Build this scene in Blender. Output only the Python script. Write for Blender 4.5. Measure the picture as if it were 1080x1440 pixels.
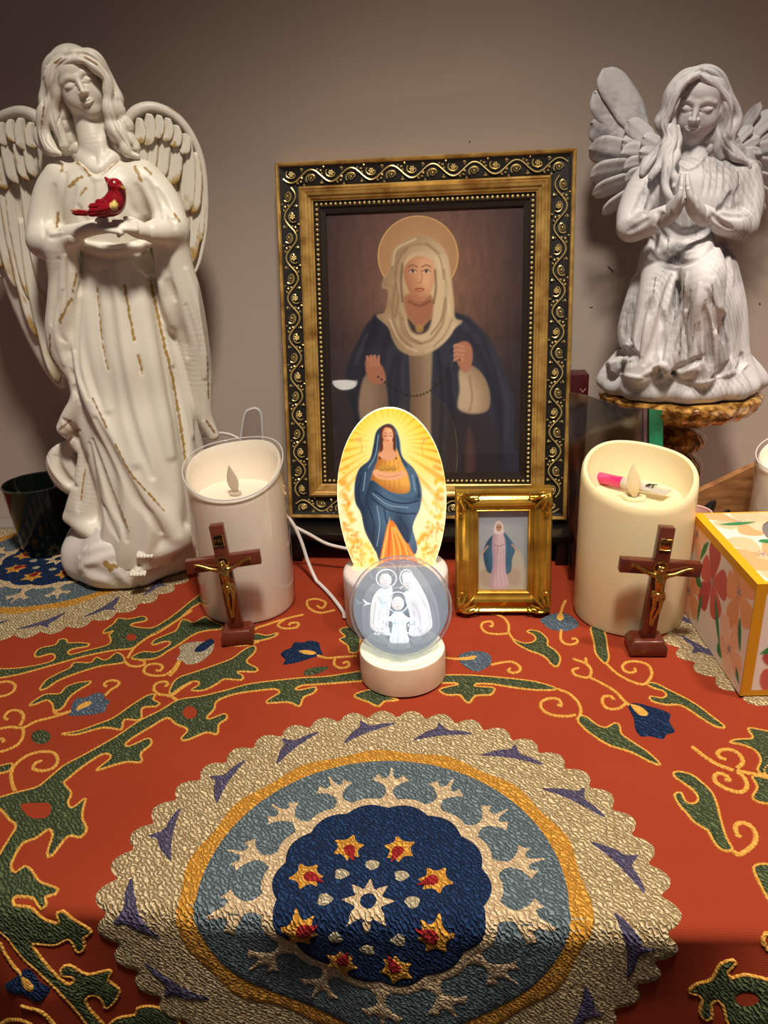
import bpy, bmesh, math, random
import numpy as np
from mathutils import Vector, Matrix
from mathutils.geometry import delaunay_2d_cdt
for _o in list(bpy.data.objects): bpy.data.objects.remove(_o)
SC = bpy.context.scene
COL = SC.collection
random.seed(7); RNG = np.random.default_rng(7)
f32 = np.float32
# ------------------------------------------------------------------ camera
CAM_H, FPX, PITCH, ROLL = 0.36, 1088.0, math.radians(22), math.radians(2.5)
_F = np.array([0, math.cos(PITCH), -math.sin(PITCH)])
_R0 = np.array([1.0, 0, 0]); _U0 = np.array([0, math.sin(PITCH), math.cos(PITCH)])
_R = _R0*math.cos(ROLL) - _U0*math.sin(ROLL)
_U = _U0*math.cos(ROLL) + _R0*math.sin(ROLL)
_C = np.array([0, 0, CAM_H])
cd = bpy.data.cameras.new('camera'); cam = bpy.data.objects.new('camera', cd); COL.objects.link(cam)
cd.sensor_fit = 'VERTICAL'; cd.sensor_height = 36.0; cd.lens = 36.0*FPX/1440.0
cd.clip_start = 0.01; cd.clip_end = 60
cam.matrix_world = Matrix(((_R[0], _U[0], -_F[0], _C[0]), (_R[1], _U[1], -_F[1], _C[1]), (_R[2], _U[2], -_F[2], _C[2]), (0, 0, 0, 1)))
SC.camera = cam
# ------------------------------------------------------------------ world, lights, exposure
SC.view_settings.view_transform = 'Standard'; SC.view_settings.look = 'None'
SC.view_settings.gamma = 1.0; SC.view_settings.use_curve_mapping = False
SC.view_settings.exposure = 0.0
w = bpy.data.worlds.new('room_ambient'); SC.world = w; w.use_nodes = True
w.node_tree.nodes['Background'].inputs[0].default_value = (1.0, 0.90, 0.88, 1)
w.node_tree.nodes['Background'].inputs[1].default_value = 0.15
def ceiling_light(name, loc, target, watts, color, size, spot_deg, blend, kind='SPOT'):
    l = bpy.data.lights.new(name, kind); l.energy = watts; l.color = color
    l.shadow_soft_size = size; l.spot_size = math.radians(spot_deg); l.spot_blend = blend
    o = bpy.data.objects.new(name, l); COL.objects.link(o); o.location = loc
    o.rotation_euler = (Vector(target)-Vector(loc)).to_track_quat('-Z', 'Y').to_euler()
    return o
ceiling_light('key_downlight', (0.05, 0.08, 1.40), (0.03, 0.06, 0.0), 84, (1.0, 0.91, 0.79), 0.09, 89, 0.42)
ceiling_light('second_downlight', (0.54, 0.32, 1.30), (0.49, 0.30, 0.0), 44, (1.0, 0.88, 0.73), 0.06, 60, 0.5)

# ------------------------------------------------------------------ helpers
def ray(px, py): return _F + _R*((px-540)/FPX) + _U*((720-py)/FPX)
def tab(px, py, z=0.0):
    d = ray(px, py); return _C + d*((z-CAM_H)/d[2])
def atY(px, py, Y):
    d = ray(px, py); return _C + d*(Y/d[1])
def pxsize(P): return float(((np.asarray(P)-_C) @ _F)/FPX)      # metres covered by one pixel at P
def proj(P):
    v = np.asarray(P)-_C; z = v@_F
    return np.stack([540+FPX*(v@_R)/z, 720-FPX*(v@_U)/z], -1)
def srgb(r, g, b):
    def f(c):
        c /= 255.0
        return c/12.92 if c <= 0.04045 else ((c+0.055)/1.055)**2.4
    return (f(r), f(g), f(b), 1.0)
MATS = {}
def mat(name, color=(0.8, 0.8, 0.8, 1), rough=0.5, metal=0.0, spec=0.5, sss=0.0, sss_r=None, bump=None, var=None, attr=None, emit=None, emit_s=0.0, coat=0.0, trans=0.0, ior=1.5, coords='Object'):
    """principled material; bump=(scale,strength,distance,detail), var=(scale, colour2, lo, hi)"""
    if name in MATS: return MATS[name]
    m = bpy.data.materials.new(name); m.use_nodes = True; nt = m.node_tree; b = nt.nodes['Principled BSDF']
    I = b.inputs
    I['Base Color'].default_value = color; I['Roughness'].default_value = rough; I['Metallic'].default_value = metal
    I['Specular IOR Level'].default_value = spec; I['IOR'].default_value = ior
    I['Coat Weight'].default_value = coat; I['Coat Roughness'].default_value = 0.12
    I['Transmission Weight'].default_value = trans
    if sss:
        I['Subsurface Weight'].default_value = sss; I['Subsurface Radius'].default_value = sss_r or (0.006, 0.004, 0.003); I['Subsurface Scale'].default_value = 1.0
    if emit: I['Emission Color'].default_value = emit; I['Emission Strength'].default_value = emit_s
    tc = nt.nodes.new('ShaderNodeTexCoord')
    src = tc.outputs[coords]
    col = None
    if attr:
        a = nt.nodes.new('ShaderNodeAttribute'); a.attribute_name = attr; col = a.outputs['Color']
    if var:
        n = nt.nodes.new('ShaderNodeTexNoise'); n.inputs['Scale'].default_value = var[0]; n.inputs['Detail'].default_value = 5
        nt.links.new(src, n.inputs['Vector'])
        mr = nt.nodes.new('ShaderNodeMapRange'); mr.inputs[1].default_value = var[2]; mr.inputs[2].default_value = var[3]
        nt.links.new(n.outputs['Fac'], mr.inputs[0])
        mx = nt.nodes.new('ShaderNodeMix'); mx.data_type = 'RGBA'
        nt.links.new(mr.outputs[0], mx.inputs[0])
        if col: nt.links.new(col, mx.inputs[6])
        else: mx.inputs[6].default_value = color
        mx.inputs[7].default_value = var[1]; col = mx.outputs[2]
    if col:
        nt.links.new(col, I['Base Color'])
        if emit_s and not emit: nt.links.new(col, I['Emission Color']); I['Emission Strength'].default_value = emit_s
    if bump:
        n = nt.nodes.new('ShaderNodeTexNoise'); n.inputs['Scale'].default_value = bump[0]; n.inputs['Detail'].default_value = bump[3] if len(bump) > 3 else 3
        nt.links.new(src, n.inputs['Vector'])
        bp = nt.nodes.new('ShaderNodeBump'); bp.inputs['Strength'].default_value = bump[1]; bp.inputs['Distance'].default_value = bump[2]
        nt.links.new(n.outputs['Fac'], bp.inputs['Height']); nt.links.new(bp.outputs[0], I['Normal'])
    MATS[name] = m
    return m
def tag(o, label=None, cat=None, group=None, kind=None):
    if label: o['label'] = label
    if cat: o['category'] = cat
    if group: o['group'] = group
    if kind: o['kind'] = kind
    return o
def empty(name, loc, label=None, cat=None, rz=0.0, group=None):
    o = bpy.data.objects.new(name, None); COL.objects.link(o); o.empty_display_size = 0.02
    o.location = tuple(loc); o.rotation_euler = (0, 0, rz)
    bpy.context.view_layer.update() if False else None
    return tag(o, label, cat, group)
def wmat(o):
    m = Matrix.LocRotScale(o.location, o.rotation_euler if o.rotation_mode != 'QUATERNION' else o.rotation_quaternion, o.scale)
    return wmat(o.parent) @ m if o.parent else m
def link(name, me, material=None, parent=None, smooth=True, world=True):
    """object from a mesh; world=True: vertices are in world space and are moved into the parent's space"""
    if material is not None:
        for q in (material if isinstance(material, (list, tuple)) else [material]): me.materials.append(q)
    o = bpy.data.objects.new(name, me); COL.objects.link(o)
    if parent is not None:
        if world: me.transform(wmat(parent).inverted())
        o.parent = parent
    if smooth: me.polygons.foreach_set('use_smooth', np.ones(len(me.polygons), bool))
    return o
def npmesh(name, V, Fc):
    """mesh from numpy verts and an (n,3) or (n,4) face array"""
    V = np.ascontiguousarray(V, f32); Fc = np.ascontiguousarray(Fc, np.int32)
    me = bpy.data.meshes.new(name); n, k = Fc.shape
    me.vertices.add(len(V)); me.vertices.foreach_set('co', V.ravel())
    me.loops.add(n*k); me.loops.foreach_set('vertex_index', Fc.ravel())
    me.polygons.add(n); me.polygons.foreach_set('loop_start', np.arange(0, n*k, k, dtype=np.int32))
    me.update(calc_edges=True)
    return me
def setcol(me, name, C):
    a = me.color_attributes.new(name, 'FLOAT_COLOR', 'POINT')
    C = np.asarray(C, f32)
    if C.shape[1] == 3: C = np.c_[C, np.ones(len(C), f32)]
    a.data.foreach_set('color', np.ascontiguousarray(C, f32).ravel())
class MB:
    """collects boxes, tubes, lathes and sheets into ONE mesh"""
    def __init__(s): s.V = []; s.F = []; s.n = 0
    def add(s, V, F):
        V = np.asarray(V, float); s.V.append(V)
        s.F += [tuple(int(i)+s.n for i in f) for f in F]; s.n += len(V); return s
    def box(s, c, size, M=None, taper=(1, 1)):
        x, y, z = np.array(size)/2; V = []
        for dz in (-z, z):
            tx, ty = (taper if dz > 0 else (1, 1))
            for dx, dy in ((-x, -y), (x, -y), (x, y), (-x, y)): V.append((dx*tx, dy*ty, dz))
        V = np.array(V)
        if M is not None: V = V @ np.asarray(M).T
        return s.add(V+np.array(c), [(3, 2, 1, 0), (4, 5, 6, 7), (0, 1, 5, 4), (1, 2, 6, 5), (2, 3, 7, 6), (3, 0, 4, 7)])
    def lathe(s, prof, c=(0, 0, 0), n=48, fn=None, cap=True, M=None):
        """prof [(r,z)...]; fn(theta, i, r, z)->(r,z)"""
        th = np.linspace(0, 2*np.pi, n, endpoint=False); V = []
        for i, (r, z) in enumerate(prof):
            rr = np.full(n, float(r)); zz = np.full(n, float(z))
            if fn: rr, zz = fn(th, i, rr, zz)
            V.append(np.c_[rr*np.cos(th), rr*np.sin(th), zz])
        V = np.concatenate(V); F = []
        for i in range(len(prof)-1):
            for j in range(n):
                k = (j+1) % n; F.append((i*n+j, i*n+k, (i+1)*n+k, (i+1)*n+j))
        if cap:
            F.append(tuple(range(n-1, -1, -1))); F.append(tuple(range((len(prof)-1)*n, len(prof)*n)))
        if M is not None: V = V @ np.asarray(M).T
        return s.add(V+np.array(c), F)
    def tube(s, P, r, n=8, closed=False, cap=True, flat=None, up=None):
        """tube along points; r scalar or per point; flat=(a,b) scales of the two cross axes"""
        P = np.asarray(P, float); m = len(P); r = np.broadcast_to(np.asarray(r, float), (m,))
        T = np.gradient(P, axis=0) if not closed else (np.roll(P, -1, 0)-np.roll(P, 1, 0))
        T /= np.linalg.norm(T, axis=1)[:, None]+1e-12
        N = np.array(up, float) if up is not None else (np.array([0, 0, 1.]) if abs(T[0][2]) < 0.9 else np.array([1., 0, 0]))
        V = []; a, b = flat or (1, 1)
        for i in range(m):
            N = (np.array(up, float) if up is not None else N); N = N-T[i]*(N@T[i]); N /= np.linalg.norm(N)+1e-12; B = np.cross(T[i], N)
            for j in range(n):
                t = 2*np.pi*j/n; V.append(P[i]+r[i]*(a*math.cos(t)*B+b*math.sin(t)*N))
        F = []
        for i in range(m if closed else m-1):
            i2 = (i+1) % m
            for j in range(n):
                k = (j+1) % n; F.append((i*n+j, i*n+k, i2*n+k, i2*n+j))
        if cap and not closed: F.append(tuple(range(n-1, -1, -1))); F.append(tuple(range((m-1)*n, m*n)))
        return s.add(V, F)
    def ball(s, c, r, seg=12, rings=8, M=None):
        r = np.broadcast_to(np.asarray(r, float), (3,)); V = []; F = []
        V.append((0, 0, -1))
        for i in range(1, rings):
            p = math.pi*i/rings-math.pi/2
            for j in range(seg):
                t = 2*math.pi*j/seg; V.append((math.cos(p)*math.cos(t), math.cos(p)*math.sin(t), math.sin(p)))
        V.append((0, 0, 1)); V = np.array(V)*r
        for j in range(seg):
            k = (j+1) % seg; F.append((0, 1+k, 1+j)); e = len(V)-1; F.append((e, e-seg+j, e-seg+k))
            for i in range(rings-2): F.append((1+i*seg+j, 1+i*seg+k, 1+(i+1)*seg+k, 1+(i+1)*seg+j))
        if M is not None: V = V @ np.asarray(M).T
        return s.add(V+np.array(c), F)
    def sheet(s, G, thick=0.0, nrm=None):
        """grid of points (a,b,3); thick adds a second side along nrm"""
        G = np.asarray(G, float); a, b = G.shape[:2]; V = G.reshape(-1, 3)
        F = [(i*b+j, i*b+j+1, (i+1)*b+j+1, (i+1)*b+j) for i in range(a-1) for j in range(b-1)]
        if thick:
            V2 = V-np.asarray(nrm)*thick; o = len(V)
            F2 = [tuple(o+q for q in f[::-1]) for f in F]
            rim = [i*b for i in range(a)]+[(a-1)*b+j for j in range(1, b)]+[i*b+b-1 for i in range(a-2, -1, -1)]+[j for j in range(b-2, 0, -1)]
            F3 = [(rim[q], rim[(q+1) % len(rim)], o+rim[(q+1) % len(rim)], o+rim[q]) for q in range(len(rim))]
            V = np.concatenate([V, V2]); F = F+F2+F3
        return s.add(V, F)
    def mesh(s, name):
        me = bpy.data.meshes.new(name); me.from_pydata(np.concatenate(s.V).tolist(), [], s.F); me.update(); return me
    def build(s, name, material, parent=None, smooth=True, world=True, bevel=0.0, seg=2):
        me = s.mesh(name)
        if bevel:
            bm = bmesh.new(); bm.from_mesh(me)
            bmesh.ops.recalc_face_normals(bm, faces=bm.faces)
            es = [e for e in bm.edges if len(e.link_faces) == 2 and e.calc_face_angle(0) > 0.6]
            bmesh.ops.bevel(bm, geom=es, offset=bevel, segments=seg, profile=0.5, affect='EDGES', clamp_overlap=True)
            bm.to_mesh(me); bm.free()
        o = link(name, me, material, parent, smooth, world)
        if smooth:
            bm = bmesh.new(); bm.from_mesh(me); bmesh.ops.recalc_face_normals(bm, faces=bm.faces)
            for e in bm.edges:
                if len(e.link_faces) == 2 and e.calc_face_angle(0) > 0.75: e.smooth = False
            bm.to_mesh(me); bm.free()
        return o
def spline(P, n=None, closed=False, step=None):
    """Catmull-Rom through the control points (any dimension)"""
    P = np.asarray(P, float)
    if len(P) < 3 and not closed: Q = P
    Q = np.concatenate([P[-1:], P, P[:2]]) if closed else np.concatenate([2*P[:1]-P[1:2], P, 2*P[-1:]-P[-2:-1]])
    segs = len(Q)-3; out = []
    per = n or 8
    for i in range(segs):
        p0, p1, p2, p3 = Q[i:i+4]; k = per
        if step: k = max(1, int(np.ceil(np.linalg.norm((p2-p1)[:3])/step)))
        t = np.linspace(0, 1, k, endpoint=False)[:, None]
        out.append(0.5*(2*p1+(p2-p0)*t+(2*p0-5*p1+4*p2-p3)*t**2+(3*p1-p0-3*p2+p3)*t**3))
    out = np.concatenate(out)
    return out if closed else np.concatenate([out, P[-1:]])
def rotmat(rx=0, ry=0, rz=0):
    return np.array(Matrix.Rotation(rz, 3, 'Z') @ Matrix.Rotation(ry, 3, 'Y') @ Matrix.Rotation(rx, 3, 'X'))
# ---- 2-D distance to a polygon / polyline (for flat prints)
def seg_dist(X, Y, P, closed=True):
    P = np.asarray(P, float); d2 = np.full(X.shape, 1e18); ins = np.zeros(X.shape, bool); n = len(P)
    for i in range(n if closed else n-1):
        ax, ay = P[i]; bx, by = P[(i+1) % n]; dx, dy = bx-ax, by-ay
        t = np.clip(((X-ax)*dx+(Y-ay)*dy)/(dx*dx+dy*dy+1e-12), 0, 1)
        d2 = np.minimum(d2, (X-ax-t*dx)**2+(Y-ay-t*dy)**2)
        if closed:
            c = ((ay > Y) != (by > Y)) & (X < (bx-ax)*(Y-ay)/(by-ay+1e-12)+ax); ins ^= c
    d = np.sqrt(d2)
    return np.where(ins, -d, d) if closed else d
class Print:
    """a flat colour print, painted in its own picture units; becomes the colour attribute of a flat grid"""
    def __init__(s, to3d, nx, ny, color, XY=None):
        """to3d(u,v) with u,v in 0..1 (v downwards) -> world; the painting coordinates are those of the photograph traced, or XY=(w,h)"""
        U, Vv = np.meshgrid(np.linspace(0, 1, nx), np.linspace(0, 1, ny)); s.nx, s.ny = nx, ny
        s.P3 = to3d(U.ravel(), Vv.ravel()); s.U, s.V = U, Vv
        if XY is None: q = proj(s.P3); s.X, s.Y = q[:, 0].reshape(ny, nx), q[:, 1].reshape(ny, nx)
        else: s.X, s.Y = U*XY[0], Vv*XY[1]
        s.C = np.zeros((ny, nx, 3)); s.C[:] = color; s.px = float((s.X.max()-s.X.min())/nx)
    def _win(s, P, pad):
        P = np.asarray(P); a = P.min(0)-pad; b = P.max(0)+pad
        ci = np.nonzero((s.X.max(0) >= a[0]) & (s.X.min(0) <= b[0]))[0]; ri = np.nonzero((s.Y.max(1) >= a[1]) & (s.Y.min(1) <= b[1]))[0]
        if len(ci) == 0 or len(ri) == 0: return slice(0, 0), slice(0, 0)
        return slice(ri[0], ri[-1]+1), slice(ci[0], ci[-1]+1)
    def mix(s, W, m, color, a=1.0):
        m = (np.clip(m, 0, 1)*a)[..., None]; s.C[W] = s.C[W]*(1-m)+np.asarray(color, float)*m
    def poly(s, P, color, soft=1.0, a=1.0, smooth=True, shade=None):
        P = np.asarray(P, float)
        if smooth: P = spline(P, 5, closed=True)
        W = s._win(P, soft*2)
        if s.X[W].size == 0: return
        d = seg_dist(s.X[W], s.Y[W], P); m = np.clip(0.5-d/(2*soft), 0, 1)
        s.mix(W, m, color, a)
        if shade is not None:      # (colour, dx, dy, reach): darker towards one side of the shape
            c2, dx, dy, reach = shade
            d2 = seg_dist(s.X[W]+dx, s.Y[W]+dy, P); s.mix(W, m*np.clip((d2+reach)/(2*reach), 0, 1), c2, a)
    def line(s, P, color, w=1.0, a=1.0, smooth=True, soft=None):
        P = np.asarray(P, float)
        if smooth and len(P) > 2: P = spline(P, 5)
        soft = soft or s.px
        W = s._win(P, w+soft*2)
        if s.X[W].size == 0: return
        d = seg_dist(s.X[W], s.Y[W], P, closed=False); s.mix(W, np.clip((w/2+soft/2-d)/soft, 0, 1), color, a)
    def blob(s, c, r, color, a=1.0, power=1.0):
        r = np.broadcast_to(np.asarray(r, float), (2,))
        W = s._win([np.array(c)-r, np.array(c)+r], 0)
        if s.X[W].size == 0: return
        d = np.sqrt(((s.X[W]-c[0])/r[0])**2+((s.Y[W]-c[1])/r[1])**2); s.mix(W, np.clip(1-d, 0, 1)**power, color, a)
    def noise(s, amp, cells, stretch=(1, 1)):
        a = np.zeros((s.ny, s.nx)); k = 1.0
        for c in cells:
            gx, gy = max(2, int(c*stretch[0])), max(2, int(c*stretch[1])); g = RNG.standard_normal((gy+2, gx+2))
            u = np.linspace(0, gx, s.nx); v = np.linspace(0, gy, s.ny); iu = u.astype(int); iv = v.astype(int); fu = u-iu; fv = (v-iv)[:, None]
            a += k*((g[iv][:, iu]*(1-fu)+g[iv][:, iu+1]*fu)*(1-fv)+(g[iv+1][:, iu]*(1-fu)+g[iv+1][:, iu+1]*fu)*fv); k *= .7
        s.C *= (1+amp*a)[..., None]
    def mesh(s, name, mask=None):
        V = s.P3; idx = np.arange(s.nx*s.ny).reshape(s.ny, s.nx)
        F = np.stack([idx[1:, :-1], idx[1:, 1:], idx[:-1, 1:], idx[:-1, :-1]], -1).reshape(-1, 4)
        C = np.clip(s.C.reshape(-1, 3), 0, 1)
        if mask is not None:
            keep = mask(s.U.ravel(), s.V.ravel()); F = F[keep[F].all(1)]
            used = np.unique(F); re = np.zeros(len(V), int); re[used] = np.arange(len(used)); V, C, F = V[used], C[used], re[F]
        me = npmesh(name, V, F)
        lin = np.where(C <= 0.04045, C/12.92, ((C+0.055)/1.055)**2.4)
        setcol(me, 'Col', lin); return me
def c8(*a): return np.array(a, float)/255.0
# ------------------------------------------------------------------ sculpting: signed-distance volumes turned into meshes
def smin(a, b, k):
    if k <= 0: return np.minimum(a, b)
    h = np.maximum(k-np.abs(a-b), 0)/k
    return np.minimum(a, b)-h*h*(k*0.25)
class Vol:
    def __init__(s, lo, hi, h):
        s.lo = np.array(lo, float); s.h = float(h); n = np.ceil((np.array(hi)-s.lo)/h).astype(int)+1; s.n = n
        s.X = (s.lo[0]+h*np.arange(n[0])).astype(f32)[:, None, None]
        s.Y = (s.lo[1]+h*np.arange(n[1])).astype(f32)[None, :, None]
        s.Z = (s.lo[2]+h*np.arange(n[2])).astype(f32)[None, None, :]
        s.d = np.full(n, 0.05, f32)
    def sl(s, lo, hi):
        a = np.clip(np.floor((np.array(lo)-s.lo)/s.h).astype(int), 0, s.n); b = np.clip(np.ceil((np.array(hi)-s.lo)/s.h).astype(int)+1, 0, s.n)
        b = np.maximum(a, b)
        return (slice(a[0], b[0]), slice(a[1], b[1]), slice(a[2], b[2]))
    def put(s, S, v, op, k):
        if op == 'add': s.d[S] = smin(s.d[S], v, k)
        else: s.d[S] = -smin(-s.d[S], v, k)
    def xyz(s, S): return s.X[S[0]], s.Y[:, S[1]], s.Z[:, :, S[2]]
    def ell(s, c, r, M=None, k=0.0, op='add'):
        c = np.asarray(c, float); r = np.asarray(r, float)*np.ones(3); pad = k+3*s.h
        e = r if M is None else np.full(3, r.max())
        S = s.sl(c-e-pad, c+e+pad); X, Y, Z = s.xyz(S)
        if min(len(X), Y.shape[1], Z.shape[2]) == 0: return
        X = X-f32(c[0]); Y = Y-f32(c[1]); Z = Z-f32(c[2])
        if M is not None:
            M = np.asarray(M, f32); X, Y, Z = (M[0, i]*X+M[1, i]*Y+M[2, i]*Z for i in range(3))
        a = (X/f32(r[0]))**2+(Y/f32(r[1]))**2+(Z/f32(r[2]))**2
        b = (X/f32(r[0]**2))**2+(Y/f32(r[1]**2))**2+(Z/f32(r[2]**2))**2
        k0 = np.sqrt(a); s.put(S, k0*(k0-1)/(np.sqrt(b)+f32(1e-9)), op, k)
    def tube(s, P, R, k=0.0, op='add', flat=None):
        """polyline of round cones; flat=(axis vector, factor): squeezed along that axis (factor>1 = thinner)"""
        P = np.asarray(P, float); R = np.broadcast_to(np.asarray(R, float), (len(P),)); pad = k+3*s.h
        S0 = s.sl((P-R[:, None]).min(0)-pad, (P+R[:, None]).max(0)+pad); sh = s.d[S0].shape
        if 0 in sh: return
        v = np.full(sh, 0.05, f32); off = np.array([q.start for q in S0])
        for i in range(len(P)-1):
            a, b, ra, rb = P[i], P[i+1], R[i], R[i+1]; m = max(ra, rb)+pad
            S = s.sl(np.minimum(a, b)-m, np.maximum(a, b)+m); L = tuple(slice(q.start-o, q.stop-o) for q, o in zip(S, off))
            L = tuple(slice(max(0, q.start), min(n, q.stop)) for q, n in zip(L, sh)); S = tuple(slice(q.start+o, q.stop+o) for q, o in zip(L, off))
            X, Y, Z = s.xyz(S)
            if 0 in v[L].shape: continue
            X = X-f32(a[0]); Y = Y-f32(a[1]); Z = Z-f32(a[2]); e = (b-a).astype(f32); ee = float(e@e)+1e-14
            t = np.clip((X*e[0]+Y*e[1]+Z*e[2])/f32(ee), 0, 1)
            X = X-t*e[0]; Y = Y-t*e[1]; Z = Z-t*e[2]; q = X*X+Y*Y+Z*Z
            if flat is not None:
                n = np.asarray(flat[0], f32); n = n/np.linalg.norm(n); pn = X*n[0]+Y*n[1]+Z*n[2]; q = q+pn*pn*f32(flat[1]**2-1)
            v[L] = np.minimum(v[L], np.sqrt(q)-(f32(ra)+t*f32(rb-ra)))
        s.put(S0, v, op, k)
    def loft(s, L, k=0.0, fold=None, op='add', power=2.0):
        """rows (z, cx, cy, rx, ry); horizontal super-ellipses; fold(theta, z) -> extra radius"""
        L = np.asarray(sorted(L), float); m = L[:, 3:5].max()*1.25+k+3*s.h
        S = s.sl((L[:, 1].min()-m, L[:, 2].min()-m, L[0, 0]-k-3*s.h), (L[:, 1].max()+m, L[:, 2].max()+m, L[-1, 0]+k+3*s.h)); X, Y, Z = s.xyz(S)
        z = Z.ravel(); zs = np.clip(z, L[0, 0], L[-1, 0])
        D = spline(L, 12); cx, cy, rx, ry = (np.interp(zs, D[:, 0], D[:, i]).astype(f32)[None, None, :] for i in (1, 2, 3, 4))
        dx = X-cx; dy = Y-cy
        q = (np.abs(dx/rx)**power+np.abs(dy/ry)**power)**(1/power)
        v = (q-1)*np.minimum(rx, ry)
        if fold is not None: v = v-fold(np.arctan2(dy/ry, dx/rx), Z).astype(f32)*np.clip(q, 0, 1)
        over = np.maximum(L[0, 0]-Z, Z-L[-1, 0]).astype(f32)
        v = np.where(over > 0, np.sqrt(np.maximum(v, 0)**2+over**2)+np.minimum(np.maximum(v, over), 0), np.maximum(v, over))
        s.put(S, v.astype(f32), op, k)
    def sample(s, P):
        q = (P-s.lo)/s.h; q = np.clip(q, 0, s.n-1.001); i = q.astype(int); t = q-i; o = 0
        for a in (0, 1):
            for b in (0, 1):
                for c in (0, 1):
                    w = (t[..., 0] if a else 1-t[..., 0])*(t[..., 1] if b else 1-t[..., 1])*(t[..., 2] if c else 1-t[..., 2])
                    o = o+w*s.d[i[..., 0]+a, i[..., 1]+b, i[..., 2]+c]
        return o
    def hit(s, PX):
        """first surface point seen at each pixel, and its outward normal"""
        PX = np.asarray(PX, float); y0, y1 = s.lo[1], s.lo[1]+s.h*(s.n[1]-1)
        Ys = np.arange(y0, y1, s.h*0.6)
        d = _F[None]+_R[None]*((PX[:, :1]-540)/FPX)+_U[None]*((720-PX[:, 1:2])/FPX)
        P = _C+d[:, None, :]*(Ys[None, :]/d[:, 1:2])[..., None]; v = s.sample(P)
        neg = v < 0; i = np.where(neg.any(1), neg.argmax(1), v.argmin(1)); r = np.arange(len(PX)); j = np.maximum(i-1, 0)
        va, vb = v[r, j], v[r, i]; t = np.where(neg.any(1) & (i > 0), va/(va-vb+1e-12), 1.0)[:, None]
        Q = P[r, j]+(P[r, i]-P[r, j])*np.clip(t, 0, 1); return Q, s.grad(Q)
    def grad(s, Q):
        g = np.stack([s.sample(Q+e)-s.sample(Q-e) for e in np.eye(3)*s.h*1.5], -1); return g/(np.linalg.norm(g, axis=1)[:, None]+1e-9)
    def stroke(s, path, r, lift=0.4, k=2.0, op='add', taper=True, step=6):
        """fold drawn over what the eye sees: path of pixels, r in pixels; op add = ridge, sub = groove"""
        q = spline(path, step=step) if len(path) > 2 else np.linspace(path[0], path[1], 8)
        P, N = s.hit(q); u = pxsize(P.mean(0)); m = len(P)
        R = np.interp(np.linspace(0, 1, m), np.linspace(0, 1, np.size(r)), np.atleast_1d(r))*u
        if taper: R = R*np.clip(np.sin(np.linspace(0.06, 0.94, m)*np.pi)*1.6, 0.25, 1)
        sg = 1 if op == 'add' else -1
        P = P+sg*N*(R*(lift-1))[:, None]
        s.tube(P, R, k*u, op)
    def net(s, name):
        d = s.d.copy()
        for ax in range(3):      # close the surface at the borders of the volume
            sl0 = [slice(None)]*3; sl0[ax] = 0; d[tuple(sl0)] = np.maximum(d[tuple(sl0)], f32(1e-4)); sl0[ax] = -1; d[tuple(sl0)] = np.maximum(d[tuple(sl0)], f32(1e-4))
        ins = d < 0; nx, ny, nz = s.n-1
        cnt = np.zeros((nx, ny, nz), np.int8); cs = [(a, b, c) for a in (0, 1) for b in (0, 1) for c in (0, 1)]
        for a, b, c in cs: cnt += ins[a:a+nx, b:b+ny, c:c+nz]
        act = np.nonzero((cnt > 0) & (cnt < 8)); I = np.stack(act, 1)
        vals = np.stack([d[I[:, 0]+a, I[:, 1]+b, I[:, 2]+c] for a, b, c in cs], 1)
        acc = np.zeros((len(I), 3)); num = np.zeros(len(I)); C = np.array(cs, float)
        for p in range(8):
            for q in range(p+1, 8):
                if abs(C[p]-C[q]).sum() != 1: continue
                va, vb = vals[:, p], vals[:, q]; x = (va < 0) != (vb < 0); t = np.where(x, va/np.where(x, va-vb, 1), 0)
                acc += np.where(x[:, None], C[p]+(C[q]-C[p])*t[:, None], 0); num += x
        V = s.lo+s.h*(I+acc/num[:, None]); idx = np.full((nx, ny, nz), -1, np.int32); idx[act] = np.arange(len(I))
        F = []
        for ax in range(3):
            a0 = [slice(0, -1)]*3; a0[ax] = slice(0, -1); e0 = [slice(1, -1)]*3; e0[ax] = slice(0, -1); e1 = list(e0); e1[ax] = slice(1, None)
            A, B = ins[tuple(e0)], ins[tuple(e1)]; x = np.nonzero(A != B); up = A[x]
            J = np.stack(x, 1); u, v = [(1, 2), (2, 0), (0, 1)][ax]
            for q in range(3):
                if q != ax: J[:, q] += 1
            def at(du, dv):
                K = J.copy(); K[:, u] -= du; K[:, v] -= dv; return idx[K[:, 0], K[:, 1], K[:, 2]]
            Q = np.stack([at(1, 1), at(0, 1), at(0, 0), at(1, 0)], 1); Q[~up] = Q[~up][:, ::-1]; F.append(Q)
        F = np.concatenate(F); F = F[(F >= 0).all(1)]
        return V, F
def wobble(P, scale, seed=0, n=7):
    r = np.random.default_rng(seed); o = np.zeros(P.shape[:-1])
    for i in range(n):
        k = r.standard_normal(3)*scale*(0.6+1.4*i/n); o += np.sin(P@k+r.random()*6.3)*(1.0/(1+i*0.5))
    return o/2.2
def polydist(V, P):
    d = np.full(len(V), 1e9)
    for i in range(len(P)-1):
        a, e = P[i], P[i+1]-P[i]; t = np.clip((V-a)@e/(e@e+1e-14), 0, 1); d = np.minimum(d, np.linalg.norm(V-a-t[:, None]*e, axis=1))
    return d
class Pix:
    """places points by where they stand behind the picture: pixel, pixel and depth (in pixels) off a vertical plane at Y0"""
    def __init__(s, Y0, u): s.Y0, s.u = Y0, u
    def __call__(s, px, py, dy=0.0): return atY(px, py, s.Y0+dy*s.u)
    def path(s, L, n=6):
        """control rows (px,py,dy,r): smoothed points and radii in metres"""
        Q = spline(L, n); P = np.array([s(*q[:3]) for q in Q]); return P, Q[:, 3]*np.array([pxsize(p) for p in P])
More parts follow.
